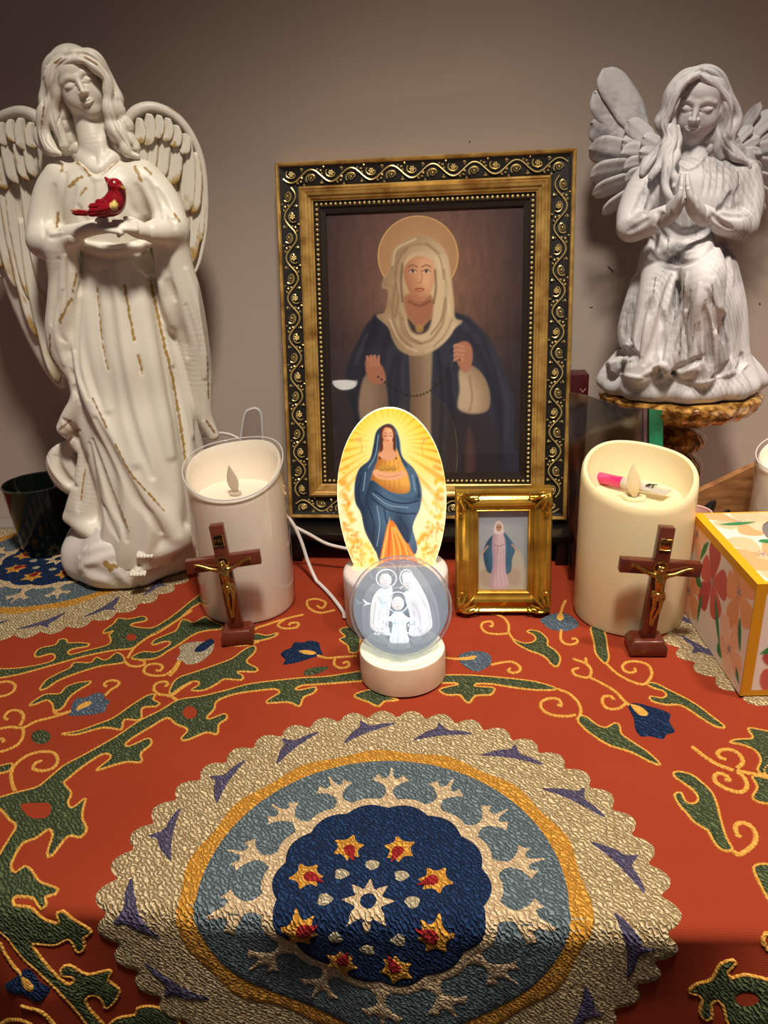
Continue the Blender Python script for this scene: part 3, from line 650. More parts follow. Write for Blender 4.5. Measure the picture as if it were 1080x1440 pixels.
leaves = [   # outline, frame, holes
 ([(-90, 415), (0, 405), (50, 405), (150, 395), (270, 370), (310, 345), (300, 322), (270, 322), (215, 338), (195, 325), (225, 290), (310, 270), (335, 240), (370, 238), (385, 258), (450, 258), (505, 265), (490, 278), (420, 290), (385, 305), (395, 325), (480, 305), (580, 280), (615, 265), (625, 240), (615, 215), (640, 190), (590, 205), (585, 190), (640, 150), (665, 120), (720, 125), (800, 110), (825, 120), (815, 135), (745, 150), (745, 165), (850, 175), (930, 135), (1000, 85), (1080, 20), (1180, -50), (1180, 0), (1080, 60), (1000, 130), (900, 195), (830, 230), (780, 265), (735, 290), (640, 300), (480, 332), (300, 382), (120, 432), (0, 455), (-90, 470)], A1, [ellip(740, 225, 30, 20)]),
 ([(700, 355), (690, 330), (655, 315), (610, 350), (580, 355), (540, 340), (510, 370), (420, 370), (395, 400), (330, 430), (260, 470), (225, 520), (260, 515), (330, 470), (430, 430), (560, 390), (690, 370)], A1, []),
 ([(185, 926), (200, 917.5), (220, 917.5), (236, 909), (240, 904), (232, 902.5), (215, 907.5), (217, 901), (240, 891), (248, 887), (254, 875), (257, 872), (264, 873), (272, 876), (282, 871), (290, 868), (300, 875), (312, 880), (311, 885), (292, 887), (274, 892), (251, 907), (236, 916), (222, 925), (205, 928)], A0, []),
 ([(165, 610), (200, 580), (260, 548), (335, 545), (370, 510), (430, 485), (515, 475), (500, 490), (440, 525), (390, 565), (355, 620), (320, 640), (300, 630), (295, 600), (260, 580), (210, 600)], A1, []),
 ([(350, 770), (440, 755), (540, 720), (640, 680), (740, 610), (830, 555), (875, 550), (860, 575), (900, 600), (880, 615), (800, 625), (790, 690), (700, 690), (685, 745), (640, 740), (580, 735), (500, 755), (420, 775)], A1, []),
 ([(35, 530), (40, 490), (80, 440), (180, 405), (280, 370), (370, 335), (440, 285), (490, 265), (500, 285), (485, 310), (450, 345), (465, 365), (505, 385), (500, 405), (400, 405), (430, 430), (420, 450), (330, 445), (300, 465), (220, 505), (150, 505), (190, 480), (190, 460), (150, 460), (80, 500)], A2, []),
 ([(0, 1122), (22, 1115.5), (51, 1108), (64, 1099), (89, 1078), (115, 1064), (142, 1049), (169, 1033), (195, 1015), (225, 1000), (251, 985), (282, 980), (315.6, 972), (349, 963), (385.6, 958), (424, 954), (463, 951.5), (530, 942), (530, 955), (479, 960.5), (445, 963), (424.5, 964.5), (415, 969.6), (422, 971), (444, 967), (441, 975), (427, 981), (420.6, 994), (406, 988), (375, 989), (383, 981), (393, 975), (388, 969.6), (359.6, 972), (328.5, 977), (305, 986.5), (301, 998), (291, 1008.5), (295, 1012), (315.6, 1004.6), (319, 1011), (308, 1019), (305, 1033), (289.6, 1030.6), (264, 1041), (254.6, 1039.6), (264, 1026.7), (248, 1019), (235, 1010), (212.5, 1022.5), (187.5, 1037.5), (176, 1047.5), (182.5, 1050), (207.5, 1039), (213, 1043), (211, 1049), (198, 1060), (199, 1072), (178, 1072), (155.6, 1078), (135.6, 1084), (142, 1078), (155.6, 1066.7), (153, 1061), (142, 1062), (115.6, 1079), (95.6, 1095.6), (90, 1102), (100, 1115.6), (95.6, 1129), (102, 1136.7), (120, 1123), (118, 1133), (115.6, 1151), (122, 1166.7), (113, 1178), (95.6, 1176.7), (73, 1204), (66.7, 1200), (74, 1175.6), (69, 1166.7), (49, 1180), (33, 1185.6), (21, 1204), (15.6, 1220), (22, 1228), (34, 1219), (44, 1224), (55.6, 1240), (82, 1251), (78, 1258), (64, 1262), (65.6, 1273), (59, 1279), (46.7, 1264), (33, 1261), (21, 1262), (20, 1273), (44, 1276.7), (64, 1293), (84, 1298), (80, 1284), (89, 1281), (104, 1293), (129, 1309), (118, 1318), (119, 1333), (109, 1338), (98, 1320), (78, 1328), (46, 1326), (53, 1340), (69, 1360), (87, 1378), (98, 1384), (105.6, 1379), (102, 1373), (87, 1371), (87, 1362), (98, 1357), (124, 1370), (155.6, 1364), (153, 1378), (168, 1391), (162, 1407), (149, 1417), (143, 1404), (131, 1398), (121, 1404), (124, 1416), (142, 1436), (165, 1465), (140, 1465), (120, 1436), (89, 1400), (55.6, 1367), (29, 1342), (11, 1318), (0, 1309), (-14, 1280), (-14, 1230), (0, 1202), (13, 1180), (23, 1162), (13, 1153), (0, 1138), (-20, 1128)], A0, [ellip(267, 1002, 10, 9), [(29, 1132), (49, 1129), (69, 1130), (72, 1140), (64, 1150), (42, 1149)]]),
 ([(-60, 275), (0, 260), (80, 245), (60, 290), (0, 305), (-60, 310)], A3, []),
 ([(690, 1000), (750, 950), (860, 930), (870, 890), (930, 875), (1010, 885), (1060, 930), (1120, 945), (1120, 1060), (690, 1060)], A4, []),
 ([(545, 265), (600, 290), (660, 290), (690, 265), (670, 235), (635, 220), (660, 210), (720, 225), (765, 270), (765, 305), (820, 345), (845, 390), (825, 440), (790, 425), (740, 375), (640, 335), (570, 295)], A5, []),
 ([(60, 500), (240, 495), (400, 505), (560, 520), (700, 540), (820, 580), (760, 590), (640, 585), (500, 565), (400, 550), (310, 550), (300, 565), (420, 575), (425, 595), (400, 620), (310, 625), (270, 670), (235, 650), (210, 620), (130, 620), (80, 590), (130, 570), (200, 555), (190, 545), (60, 540)], A5, []),
 ([(60, 490), (100, 500), (150, 540), (200, 555), (250, 530), (275, 545), (285, 590), (340, 630), (430, 690), (495, 755), (440, 740), (330, 685), (230, 655), (150, 610), (90, 565), (50, 520)], A6, []),
 ([(120, 10), (190, 35), (210, 130), (215, 180), (200, 205), (175, 190), (145, 150), (135, 90)], A6, []),
 ([(420, 315), (470, 315), (540, 350), (620, 390), (690, 430), (770, 490), (845, 550), (800, 550), (720, 505), (640, 450), (590, 430), (520, 430), (450, 410), (440, 385), (500, 395), (530, 380), (510, 355), (460, 340)], A6, []),
 ([(360, 370), (400, 355), (500, 380), (580, 440), (650, 510), (690, 600), (720, 720), (760, 850), (810, 950), (730, 950), (670, 890), (620, 800), (530, 750), (470, 680), (400, 600), (370, 530), (420, 515), (450, 580), (500, 600), (545, 580), (540, 530), (480, 470), (390, 410)], A7, []),
 ([(1000, 345), (1025, 270), (990, 200), (900, 155), (790, 130), (850, 110), (965, 100), (930, 25), (1080, 50), (1160, 60), (1160, 360), (1060, 380)], A7, []),
 ([(960, 390), (1000, 470), (960, 550), (1010, 585), (1080, 600), (1160, 600), (1160, 430), (1080, 410)], A7, []),
 ([(480, 930), (540, 880), (650, 845), (720, 730), (810, 700), (835, 720), (770, 790), (790, 840), (900, 810), (1080, 850), (1180, 880), (1180, 1180), (1030, 1190), (900, 1240), (780, 1190), (740, 1050), (700, 1000), (650, 1030), (650, 1130), (600, 1150), (560, 1110), (580, 1000), (550, 960), (490, 950)], A8, [ellip(920, 1000, 90, 55)]),
 ([(970, 0), (1080, -20), (1160, 40), (1160, 320), (1080, 240), (1020, 130)], A8, []),
 ([(470, 235), (500, 200), (560, 210), (620, 195), (600, 215), (530, 235)], A2, []), ([(955, 180), (1000, 165), (1060, 190), (1060, 290), (1010, 300), (1000, 265), (955, 230), (985, 215)], A2, []),
 ([(498, 979), (518, 971), (531, 974), (548, 981), (560, 985), (540, 987), (533, 994), (518, 988)], A0, []),
]
for L, fr, holes in leaves:
    P = QP(L, *fr); o = patch('green_leaf', P, Y_GREEN, cloth, 0.0, 0.0009, 0.005, holes=[QP(q, *fr) for q in holes], edge=0.0013)
    cord('leaf_outline', P, o, closed=True)
tendrils = [([(590, 555), (625, 520), (660, 500), (670, 480), (640, 468), (600, 475), (585, 495), (605, 503)], A1), ([(400, 640), (350, 660), (280, 680), (200, 700), (130, 735), (60, 730), (0, 740), (-60, 745)], A1), ([(130, 735), (130, 780), (100, 830), (40, 860), (0, 870), (-50, 875)], A1), ([(110, 725), (130, 690), (125, 650), (80, 635), (40, 650), (25, 680), (50, 690)], A1), ([(-50, 490), (0, 480), (50, 475), (85, 495), (75, 530), (40, 550), (0, 560), (-50, 560)], A1),
 ([(300, 640), (330, 660), (400, 640)], A1), ([(700, 360), (730, 385), (780, 390), (815, 375), (800, 350), (780, 360)], A1), ([(1005, 360), (970, 410), (920, 440), (850, 440), (810, 420), (825, 385), (880, 375), (915, 390), (900, 415), (875, 410)], A1), ([(1000, 580), (950, 555), (890, 545), (865, 515), (880, 485), (930, 475), (945, 490), (925, 505)], A1), ([(960, 560), (1040, 500), (1080, 480)], A1), ([(715, 345), (760, 280), (850, 215), (940, 165), (1080, 75)], A1),
 ([(95, 420), (70, 330), (90, 260), (160, 200), (250, 170), (340, 175), (365, 220), (340, 270), (270, 290), (210, 275), (225, 240), (270, 225)], A3), ([(-20, 95), (10, 85), (25, 100), (10, 112)], A3), ([(0, 470), (25, 530), (70, 600), (140, 680)], A4), ([(130, 870), (250, 905), (340, 990), (360, 1040)], A4), ([(0, 1000), (60, 965), (140, 965), (210, 995)], A4),
 ([(400, 105), (470, 120), (515, 165), (520, 225), (545, 265)], A5), ([(515, 230), (450, 235), (380, 225), (345, 190), (360, 160), (410, 155), (415, 185), (395, 185)], A5), ([(850, 205), (850, 270), (890, 300), (940, 295), (955, 275), (935, 260), (915, 268)], A5), ([(845, 115), (860, 60), (880, 20)], A5), ([(405, 430), (470, 415), (540, 410), (590, 440), (585, 470), (545, 480), (515, 465), (530, 450)], A5), ([(60, 380), (140, 387), (220, 395)], A5),
 ([(820, 580), (900, 610), (960, 670), (975, 730), (950, 780)], A5), ([(945, 745), (880, 755), (790, 745), (730, 710), (725, 665), (780, 640), (840, 650), (850, 690), (825, 680)], A5), ([(20, 180), (90, 205), (120, 240), (110, 280), (70, 280), (30, 265), (20, 240), (55, 230)], A6), ([(90, 175), (95, 205)], A6), ([(110, 280), (190, 320), (260, 365), (300, 410), (335, 435)], A6), ([(310, 420), (270, 450), (210, 450), (180, 415), (190, 385), (230, 385), (245, 405)], A6), ([(200, 205), (260, 260), (330, 300), (400, 320), (430, 300), (450, 260), (430, 215), (370, 195), (310, 200), (290, 230), (320, 255), (360, 250), (355, 230)], A6),
 ([(810, 955), (850, 985), (920, 950), (980, 890), (985, 820), (940, 760), (870, 740), (830, 770), (850, 840), (880, 845)], A7), ([(500, 160), (600, 240), (700, 300), (820, 345)], A7), ([(840, 330), (890, 280), (860, 220), (790, 185), (720, 190), (695, 220), (730, 255), (765, 260)], A7), ([(840, 350), (900, 400), (920, 470), (870, 510), (780, 490), (690, 440), (670, 390), (710, 365), (770, 390), (790, 420), (745, 415)], A7), ([(840, 345), (960, 370), (1080, 395), (1160, 400)], A7), ([(1060, 380), (1050, 340), (1080, 310), (1120, 320)], A7), ([(1080, 490), (1040, 540), (1060, 600), (1110, 640)], A8),
 ([(930, 70), (850, 85), (790, 60), (780, 20), (830, 10), (880, 30), (860, 60), (830, 45)], A2), ([(340, 265), (450, 260), (520, 240)], A2), ([(490, 190), (500, 170), (560, 150), (620, 130), (700, 108), (760, 95)], A2), ([(660, 120), (620, 150), (650, 170), (720, 165), (730, 140), (690, 140), (680, 155)], A2), ([(820, 310), (880, 330), (960, 325), (1050, 320)], A2), ([(930, 330), (925, 365), (960, 385), (1005, 375), (1000, 350), (970, 360)], A2), ([(30, 430), (65, 395), (90, 345)], A2)]
for L, fr in tendrils: cord('gold_tendril', QP(L, *fr), cloth, width=0.0029 if fr is not A7 else 0.0034)
flowers = [([(400, 640), (405, 600), (440, 565), (480, 565), (520, 545), (560, 535), (585, 550), (590, 570), (620, 585), (600, 610), (590, 640), (550, 655), (460, 665), (385, 665)], A1, Y_BLUE, [(430, 640), (440, 615), (480, 595), (515, 590), (510, 610), (470, 630), (430, 645)], Y_CORD),
 ([(100, 345), (70, 340), (90, 300), (85, 270), (120, 250), (200, 240), (270, 250), (265, 290), (240, 320), (190, 355), (130, 365)], A2, Y_WHITE, [(170, 300), (180, 275), (230, 240), (260, 230), (275, 245), (250, 275), (210, 300)], Y_NAVY),
 ([(650, 365), (660, 340), (635, 310), (660, 285), (690, 275), (710, 245), (760, 245), (790, 235), (840, 245), (850, 280), (860, 310), (800, 330), (720, 355)], A2, Y_NAVY, [(735, 295), (790, 292), (830, 306), (800, 318), (750, 308)], Y_CORD),
 ([(720, 140), (780, 110), (830, 100), (900, 110), (960, 160), (950, 190), (900, 210), (850, 215), (780, 200), (740, 170)], A5, Y_BLUE, ellip(845, 130, 24, 24, 8), Y_CORD),
 ([(200, 375), (240, 350), (300, 340), (360, 345), (405, 370), (405, 420), (370, 450), (320, 470), (270, 455), (220, 420)], A5, Y_BLUE, [(200, 388), (250, 383), (310, 375), (300, 398), (220, 404)], Y_CORD),
 ([(320, 430), (370, 420), (430, 435), (500, 455), (550, 480), (545, 520), (575, 575), (530, 590), (510, 615), (440, 600), (390, 600), (360, 560), (350, 500)], A6, Y_NAVY, [(335, 430), (390, 445), (430, 480), (420, 495), (380, 490), (345, 455)], Y_CORD),
 ([(30, 740), (100, 690), (160, 640), (210, 660), (250, 720), (320, 770), (250, 850), (150, 810), (60, 790)], A4, Y_NAVY, [(140, 680), (180, 695), (220, 740), (210, 775), (175, 770), (145, 730)], Y_CORD)]
for L, fr, m1, C2, m2 in flowers:
    o = patch('embroidered_flower', QP(L, *fr), m1, cloth, 0.0, 0.0010, 0.004); patch('flower_centre', QP(C2, *fr), m2, o, 0.0009, 0.0008, 0.004, edge=0.0011, step=0.002)
for L, fr in ((ellip(230, 785, 55, 40), A1), ([(760, 410), (790, 385), (890, 375), (880, 395), (820, 420), (770, 425)], A2)): patch('green_dot', QP(L, *fr), Y_GREEN, cloth, 0.0, 0.0009, 0.004)
# ------------------------------------------------------------------ white angel statue with the red bird
WA = Pix(0.765, 0.00072)
wa_base = tab(192, 800); wa_base[1] = 0.768; wa_base[0] = -0.272
wa = empty('angel_statue', (wa_base[0], wa_base[1], 0.0012), 'tall cream angel statue with gold worn edges holding a red bird, beside the white candle', 'statue')
CREAM = srgb(226, 219, 204); GOLD = srgb(164, 132, 72); BROWN = srgb(150, 120, 84)
m_cream = mat('cream_resin', rough=0.42, spec=0.45, attr='Col', bump=(260, 0.12, 0.0008, 4))
gold_lines = [  # gilded fold lines, pixel paths and half width
    ([(212, 395), (219, 431), (230, 481), (241, 525), (250, 575), (261, 647)], 2.6), ([(175, 402), (181, 437), (189, 478)], 2.2), ([(195, 500), (200, 525)], 1.8),
    ([(137, 405), (144, 478), (152, 519)], 1.3), ([(162, 625), (184, 666), (212, 697), (231, 719)], 1.8), ([(146, 655), (159, 691), (172, 722), (181, 747)], 1.6),
    ([(120, 660), (114, 703)], 1.4), ([(107, 228), (118, 236), (126, 246)], 2.2), ([(171, 221), (158, 234), (143, 246)], 1.8),
    ([(98, 262), (106, 254), (114, 248)], 3.2), ([(113, 275), (120, 266)], 2.6), ([(190, 235), (195, 246), (199, 255)], 2.6), ([(86, 240), (88, 232)], 2.5),
    ([(100, 420), (92, 435), (84, 452)], 2.6), ([(108, 385), (102, 410)], 2.0), ([(152, 792), (160, 800), (156, 808)], 4), ([(245, 300), (252, 310)], 2.6), ([(204, 236), (212, 244)], 2.0)]
def px_levels(P, rows):   # rows (py, x_left, x_right, dy, depth_radius) -> loft rows
    out = []
    for py, xl, xr, dy, ry in rows:
        a, b = P(xl, py, dy), P(xr, py, dy); c = (a+b)/2; u = pxsize(c); out.append((c[2], c[0], c[1], abs(b[0]-a[0])/2, ry*u))
    return out
def build_white_robe():
    h = 0.00096
    v = Vol((-0.400, 0.635, 0.01), (-0.165, 0.865, 0.405), h); u = 0.00072
    # torso and skirt core
    v.loft(px_levels(WA, [(226, 108, 172, 4, 26), (240, 76, 206, 4, 34), (262, 72, 218, 2, 42), (300, 86, 212, 0, 44), (335, 104, 206, 0, 42), (352, 114, 206, 0, 40), (372, 112, 210, 0, 42)]), 0.004)
    def pleat(th, z): return 0.0016*np.sin(th*13+np.sin(z*40)*0.5)*np.clip((0.30-z)*9, 0.25, 1.0)+0.0012*np.sin(th*5+1)
    v.loft(px_levels(WA, [(352, 116, 206, 0, 40), (400, 112, 222, 0, 46), (450, 110, 236, 0, 52), (500, 112, 250, 0, 58), (550, 120, 262, 2, 62), (600, 132, 274, 0, 72), (650, 140, 284, -2, 80), (700, 145, 290, -4, 86), (740, 142, 288, -4, 88), (766, 140, 280, -4, 84)]), 0.003, pleat)
    # waist roll
    for dy in (0,):
        P, R = WA.path([(108, 338, -10, 7), (125, 348, -34, 8), (160, 352, -42, 8), (195, 346, -34, 8), (212, 338, -10, 7)]); v.tube(P, R, 0.003)
    # left panel (front skirt edge) and the under-skirt behind it
    P, R = WA.path([(112, 420, -30, 9), (112, 490, -40, 10), (122, 545, -50, 11), (142, 590, -58, 12), (168, 636, -66, 12), (198, 684, -74, 12), (230, 722, -80, 13), (248, 752, -80, 14)]); v.tube(P, R, 0.008)
    P, R = WA.path([(112, 420, -10, 16), (124, 560, -20, 22), (150, 640, -30, 26), (180, 700, -40, 28), (205, 755, -44, 26)]); v.tube(P, R, 0.010)
    # flare of the skirt at the left
    P, R = WA.path([(116, 612, -20, 7), (122, 650, -26, 14), (120, 690, -28, 20), (118, 722, -30, 22), (128, 742, -34, 20)]); v.tube(P, R, 0.006, flat=((0.3, 1, 0), 1.4))
    P, R = WA.path([(118, 690, -24, 10), (104, 714, -24, 10), (97, 727, -24, 6)]); v.tube(P, R, 0.008)
    P, R = WA.path([(97, 728, -26, 6), (118, 742, -44, 10), (142, 755, -54, 12), (165, 762, -60, 11)]); v.tube(P, R, 0.008)
    # hem over the foot at the right
    P, R = WA.path([(186, 768, -62, 6), (205, 772, -78, 8), (225, 776, -82, 10), (246, 766, -80, 12), (266, 752, -66, 14)]); v.tube(P, R, 0.006)
    # zigzag fall of the left sleeve
    P, R = WA.path([(84, 350, -40, 24), (90, 390, -36, 22), (88, 430, -34, 22), (84, 462, -32, 21), (86, 490, -30, 19), (94, 515, -28, 15)]); v.tube(P, R, 0.005, flat=((0.2, 1, 0), 1.3))
    P, R = WA.path([(96, 505, -30, 13), (108, 535, -32, 12), (112, 560, -34, 12), (100, 586, -30, 13), (92, 602, -28, 12)]); v.tube(P, R, 0.005)
    P, R = WA.path([(90, 600, -18, 9), (100, 612, -20, 10), (110, 628, -20, 8)]); v.tube(P, R, 0.004)
    P, R = WA.path([(104, 622, -4, 8), (84, 646, 0, 18), (92, 668, 0, 22), (112, 686, -4, 18)]); v.tube(P, R, 0.006, flat=((0.2, 1, 0), 1.6))
    v.ell(WA(92, 654, -2), np.array([21, 13, 27])*u, None, 0.004)
    # arms and sleeves
    P, R = WA.path([(86, 252, 0, 24), (74, 275, -2, 25), (66, 310, -8, 25), (64, 338, -18, 24)]); v.tube(P, R, 0.008)
    P, R = WA.path([(64, 338, -18, 24), (82, 342, -36, 20), (104, 332, -52, 15)]); v.tube(P, R, 0.006)
    P, R = WA.path([(200, 252, 0, 26), (222, 275, -4, 25), (236, 300, -10, 24), (240, 322, -22, 22)]); v.tube(P, R, 0.008)
    P, R = WA.path([(240, 322, -22, 24), (228, 326, -40, 18), (214, 326, -52, 15)]); v.tube(P, R, 0.006)
    P, R = WA.path([(240, 325, -20, 24), (244, 370, -16, 26), (256, 420, -10, 29), (272, 462, -4, 26), (280, 505, 0, 20), (284, 550, 2, 14), (288, 585, 4, 11), (300, 612, 6, 8)]); v.tube(P, R, 0.006, flat=((-0.2, 1, 0), 1.35))
    # ---- folds
    g = lambda path, r, lift=0.55, k=4: v.stroke(path, r, lift, k, 'sub')
    rd = lambda path, r, lift=0.5, k=6: v.stroke(path, r, lift, k, 'add')
    for p, r in gold_lines[:4]: g(p, r*1.5, 0.6, 4)
    rd([(196, 385), (205, 440), (216, 500), (228, 570), (240, 640)], 9, 0.4, 12); rd([(226, 400), (244, 470), (258, 540), (270, 610)], 8, 0.4, 12)
    rd([(158, 385), (162, 450), (170, 520), (176, 590), (190, 650)], 9, 0.35, 14); rd([(126, 385), (126, 450), (136, 520), (152, 575)], 7, 0.4, 10)
    g([(150, 380), (156, 440), (166, 510), (186, 600), (214, 670)], 5, 0.5, 9); g([(245, 520), (254, 580), (262, 640)], 5, 0.5, 8)
    g([(134, 590), (150, 622), (170, 660), (192, 700), (214, 730), (226, 748)], 7, 0.65, 6); g([(130, 620), (142, 660), (156, 700), (172, 740), (178, 760)], 5.5, 0.7, 5)
    g([(126, 625), (138, 690), (152, 730), (166, 758)], 4, 0.6, 5); g([(112, 400), (108, 470), (110, 520), (124, 560)], 4, 0.8, 4)
    g([(236, 400), (246, 440), (256, 474), (262, 500)], 9, 0.6, 8); g([(262, 430), (276, 480), (282, 540), (286, 590)], 3, 0.6, 4); g([(228, 345), (236, 385), (246, 420)], 5, 0.5, 6)
    rd([(262, 380), (278, 430), (290, 470), (288, 530)], 5, 0.4, 6)
    g([(98, 350), (96, 400), (100, 440), (103, 490)], 6, 0.6, 6); g([(82, 365), (78, 410), (72, 455)], 4, 0.55, 5); rd([(92, 360), (88, 420), (80, 470), (90, 512)], 4, 0.4, 5)
    g([(104, 545), (112, 556), (118, 570)], 4, .6, 4); g([(88, 590), (102, 600), (112, 606)], 4, .6, 4); g([(80, 636), (90, 622), (102, 616)], 3, .5, 3)
    g([(80, 634), (80, 654), (92, 674), (106, 684)], 8, 0.75, 5); g([(122, 640), (116, 680), (110, 716)], 6, .6, 6); g([(92, 480), (84, 470), (82, 440), (88, 410)], 4, .6, 4); g([(100, 520), (106, 540), (104, 560)], 3.5, .7, 3); rd([(66, 642), (72, 660), (88, 682)], 2.5, .6, 2)
    # bodice and sleeves
    for p in ([(92, 245), (84, 290), (80, 325)], [(104, 262), (96, 300), (92, 325)], [(76, 262), (70, 300), (62, 330)], [(206, 255), (220, 285), (226, 310)], [(192, 262), (204, 290), (212, 305)], [(222, 268), (236, 295), (246, 318)]): g(p, 4, 0.45, 6)
    for p in ([(130, 258), (128, 290), (124, 308)], [(150, 262), (156, 285), (164, 300)], [(110, 290), (116, 305), (122, 312)], [(176, 268), (184, 290), (192, 300)]): g(p, 3.5, 0.4, 6)
    g([(118, 342), (150, 347), (190, 342), (204, 336)], 2.5, .6, 3); g([(112, 358), (150, 364), (206, 357)], 3, .6, 4)
    rd([(105, 224), (120, 238), (138, 252), (156, 238), (173, 220)], 3.0, 0.5, 3); g([(108, 222), (122, 233), (138, 246), (155, 233), (170, 218)], 3.5, 0.5, 3)
    rd([(64, 318), (76, 330), (98, 326)], 4, .4, 4); g([(70, 335), (90, 330), (104, 322)], 3, .5, 4); rd([(214, 310), (232, 304), (248, 306)], 5, .4, 4)
    V, F = v.net('robe'); me = npmesh('robe', V, F); spots = []
    for p, r in gold_lines:
        P, N = v.hit(spline(p, 6)); spots.append((P, r*0.85*pxsize(P[0]), GOLD, 0.95))
    for p, r in (([(70, 470), (72, 500), (88, 525)], 1.6), ([(82, 300), (80, 320)], 2), ([(100, 590), (84, 604)], 1.6), ([(290, 592), (302, 608)], 1.6), ([(292, 500), (293, 560)], 1.2), ([(130, 560), (150, 602)], 1.3)):
        P, N = v.hit(spline(p, 6) if len(p) > 2 else np.linspace(p[0], p[1], 6)); spots.append((P, r*pxsize(P[0]), BROWN, 0.9))
    shell_colour(me, V, CREAM, spots, 3)
    return link('robe', me, m_cream, wa)
build_white_robe()
def build_white_head():
    v = vbox(WA, 70, 185, 70, 262, -52, 60, 0.00048)
    M, s = head_map(WA, 114, 123, math.radians(18), 1.0, -6, pitch=-0.10)
    sculpt_face(v, M, s)
    P, R = WA.path([(118, 140, 12, 20), (126, 175, 8, 20), (134, 205, 4, 22), (138, 232, 6, 25)]); v.tube(P, R, 0.004)
    P, R = WA.path([(120, 226, -4, 13), (138, 240, -20, 10), (158, 224, -4, 13)]); v.tube(P, R, 0.005)
    for a in ([(150, 172), (146, 200), (140, 226)], ): v.stroke(a, 3, 0.3, 8)
    V, F = v.net('head'); me = npmesh('head', V, F); shell_colour(me, V, CREAM, [], 5); link('head', me, m_cream, wa)
    # hair
    v = vbox(WA, 40, 205, 50, 240, -50, 95, 0.0006)
    v.ell(M(-2, -19, -22), np.array([36, 37, 39])*s, None, 0.003)
    nl = [0]
    def lock(L, k=1.6):
        nl[0] += 1; P, R = WA.path(L, 8); t = np.linspace(0, 1, len(P)); P = P+np.outer(0.0016*np.sin(t*15+nl[0]*1.9)*np.clip(t*3-0.5, 0, 1), _R); v.tube(P, R*(1+0.12*np.sin(t*22+nl[0])), k*0.0007)
    lock([(103, 84, -22, 4), (90, 87, -20, 7), (78, 97, -16, 9), (71, 116, -14, 10), (73, 140, -10, 9), (66, 162, -8, 11), (61, 188, -8, 10), (70, 209, -12, 8), (86, 216, -18, 4)])
    lock([(104, 78, -16, 6), (84, 79, -8, 9), (70, 96, -2, 10), (66, 128, 2, 9), (66, 150, 4, 9), (60, 175, 4, 9), (58, 194, 4, 8), (68, 214, 0, 7)])
    lock([(101, 88, -21, 3), (91, 94, -20, 5), (82, 107, -18, 5), (77, 128, -14, 6), (76, 150, -10, 7), (82, 178, -8, 8), (88, 204, -8, 7)])
    lock([(80, 150, 4, 14), (84, 180, 8, 14), (92, 205, 10, 12)]); lock([(95, 170, 14, 12), (102, 200, 14, 12), (112, 218, 14, 8)])
    lock([(102, 74, -6, 8), (82, 84, 6, 10), (70, 110, 12, 10), (68, 150, 16, 10), (66, 190, 16, 9)])
    lock([(105, 84, -22, 4), (119, 85, -21, 6), (135, 95, -19, 7), (148, 112, -15, 7), (155, 132, -12, 7), (158, 148, -8, 7), (168, 165, -4, 6)])
    lock([(104, 76, -14, 7), (124, 77, -12, 9), (141, 91, -8, 9), (155, 114, 0, 8), (163, 138, 2, 8), (168, 152, 4, 7)])
    lock([(152, 128, -14, 6), (152, 150, -14, 8), (158, 172, -12, 10), (168, 192, -12, 10), (180, 212, -12, 7), (192, 220, -10, 4)])
    lock([(160, 140, -4, 8), (170, 165, 0, 10), (180, 188, 0, 9), (190, 208, 0, 6)]); lock([(150, 140, -4, 6), (160, 180, -2, 10), (172, 206, -2, 9)])
    for p, r in (([(104, 74), (88, 80), (74, 94), (68, 118), (70, 144), (64, 170), (62, 195), (74, 212)], 2.2), ([(102, 68), (82, 72), (66, 92), (60, 124), (60, 156), (56, 186), (64, 210)], 2.0), ([(100, 80), (86, 90), (78, 108), (76, 132), (72, 156), (78, 180), (84, 206)], 1.8),
                 ([(96, 68), (76, 80), (63, 104)], 1.6), ([(92, 84), (80, 94), (72, 110), (70, 130)], 1.3), ([(106, 74), (124, 78), (142, 92), (154, 112), (160, 134)], 2.0), ([(106, 70), (128, 72), (148, 90), (160, 114), (168, 140)], 1.6),
                 ([(110, 80), (126, 86), (142, 98), (152, 118), (154, 140)], 1.6), ([(153, 140), (156, 165), (166, 188), (180, 208)], 2.0), ([(160, 150), (166, 172), (178, 194), (188, 210)], 1.8), ([(166, 152), (176, 176), (186, 198)], 1.4), ([(154, 160), (162, 186), (174, 206)], 1.4),
                 ([(86, 160), (80, 180), (86, 205)], 1.6), ([(72, 150), (66, 176), (68, 200)], 1.3)): v.stroke(p, r, 0.75, 1.2, 'sub', step=4)
    V, F = v.net('hair'); me = npmesh('hair', V, F)
    sp = []
    for p, r in (([(78, 88), (86, 82)], 2), ([(120, 80), (136, 90)], 1.6), ([(62, 150), (58, 180)], 1.4)):
        P, N = v.hit(np.linspace(p[0], p[1], 6)); sp.append((P, r*0.0006, BROWN, 1.0))
    shell_colour(me, V, CREAM, sp, 8, srgb(196, 180, 150), 0.25); link('hair', me, m_cream, wa)
build_white_head()
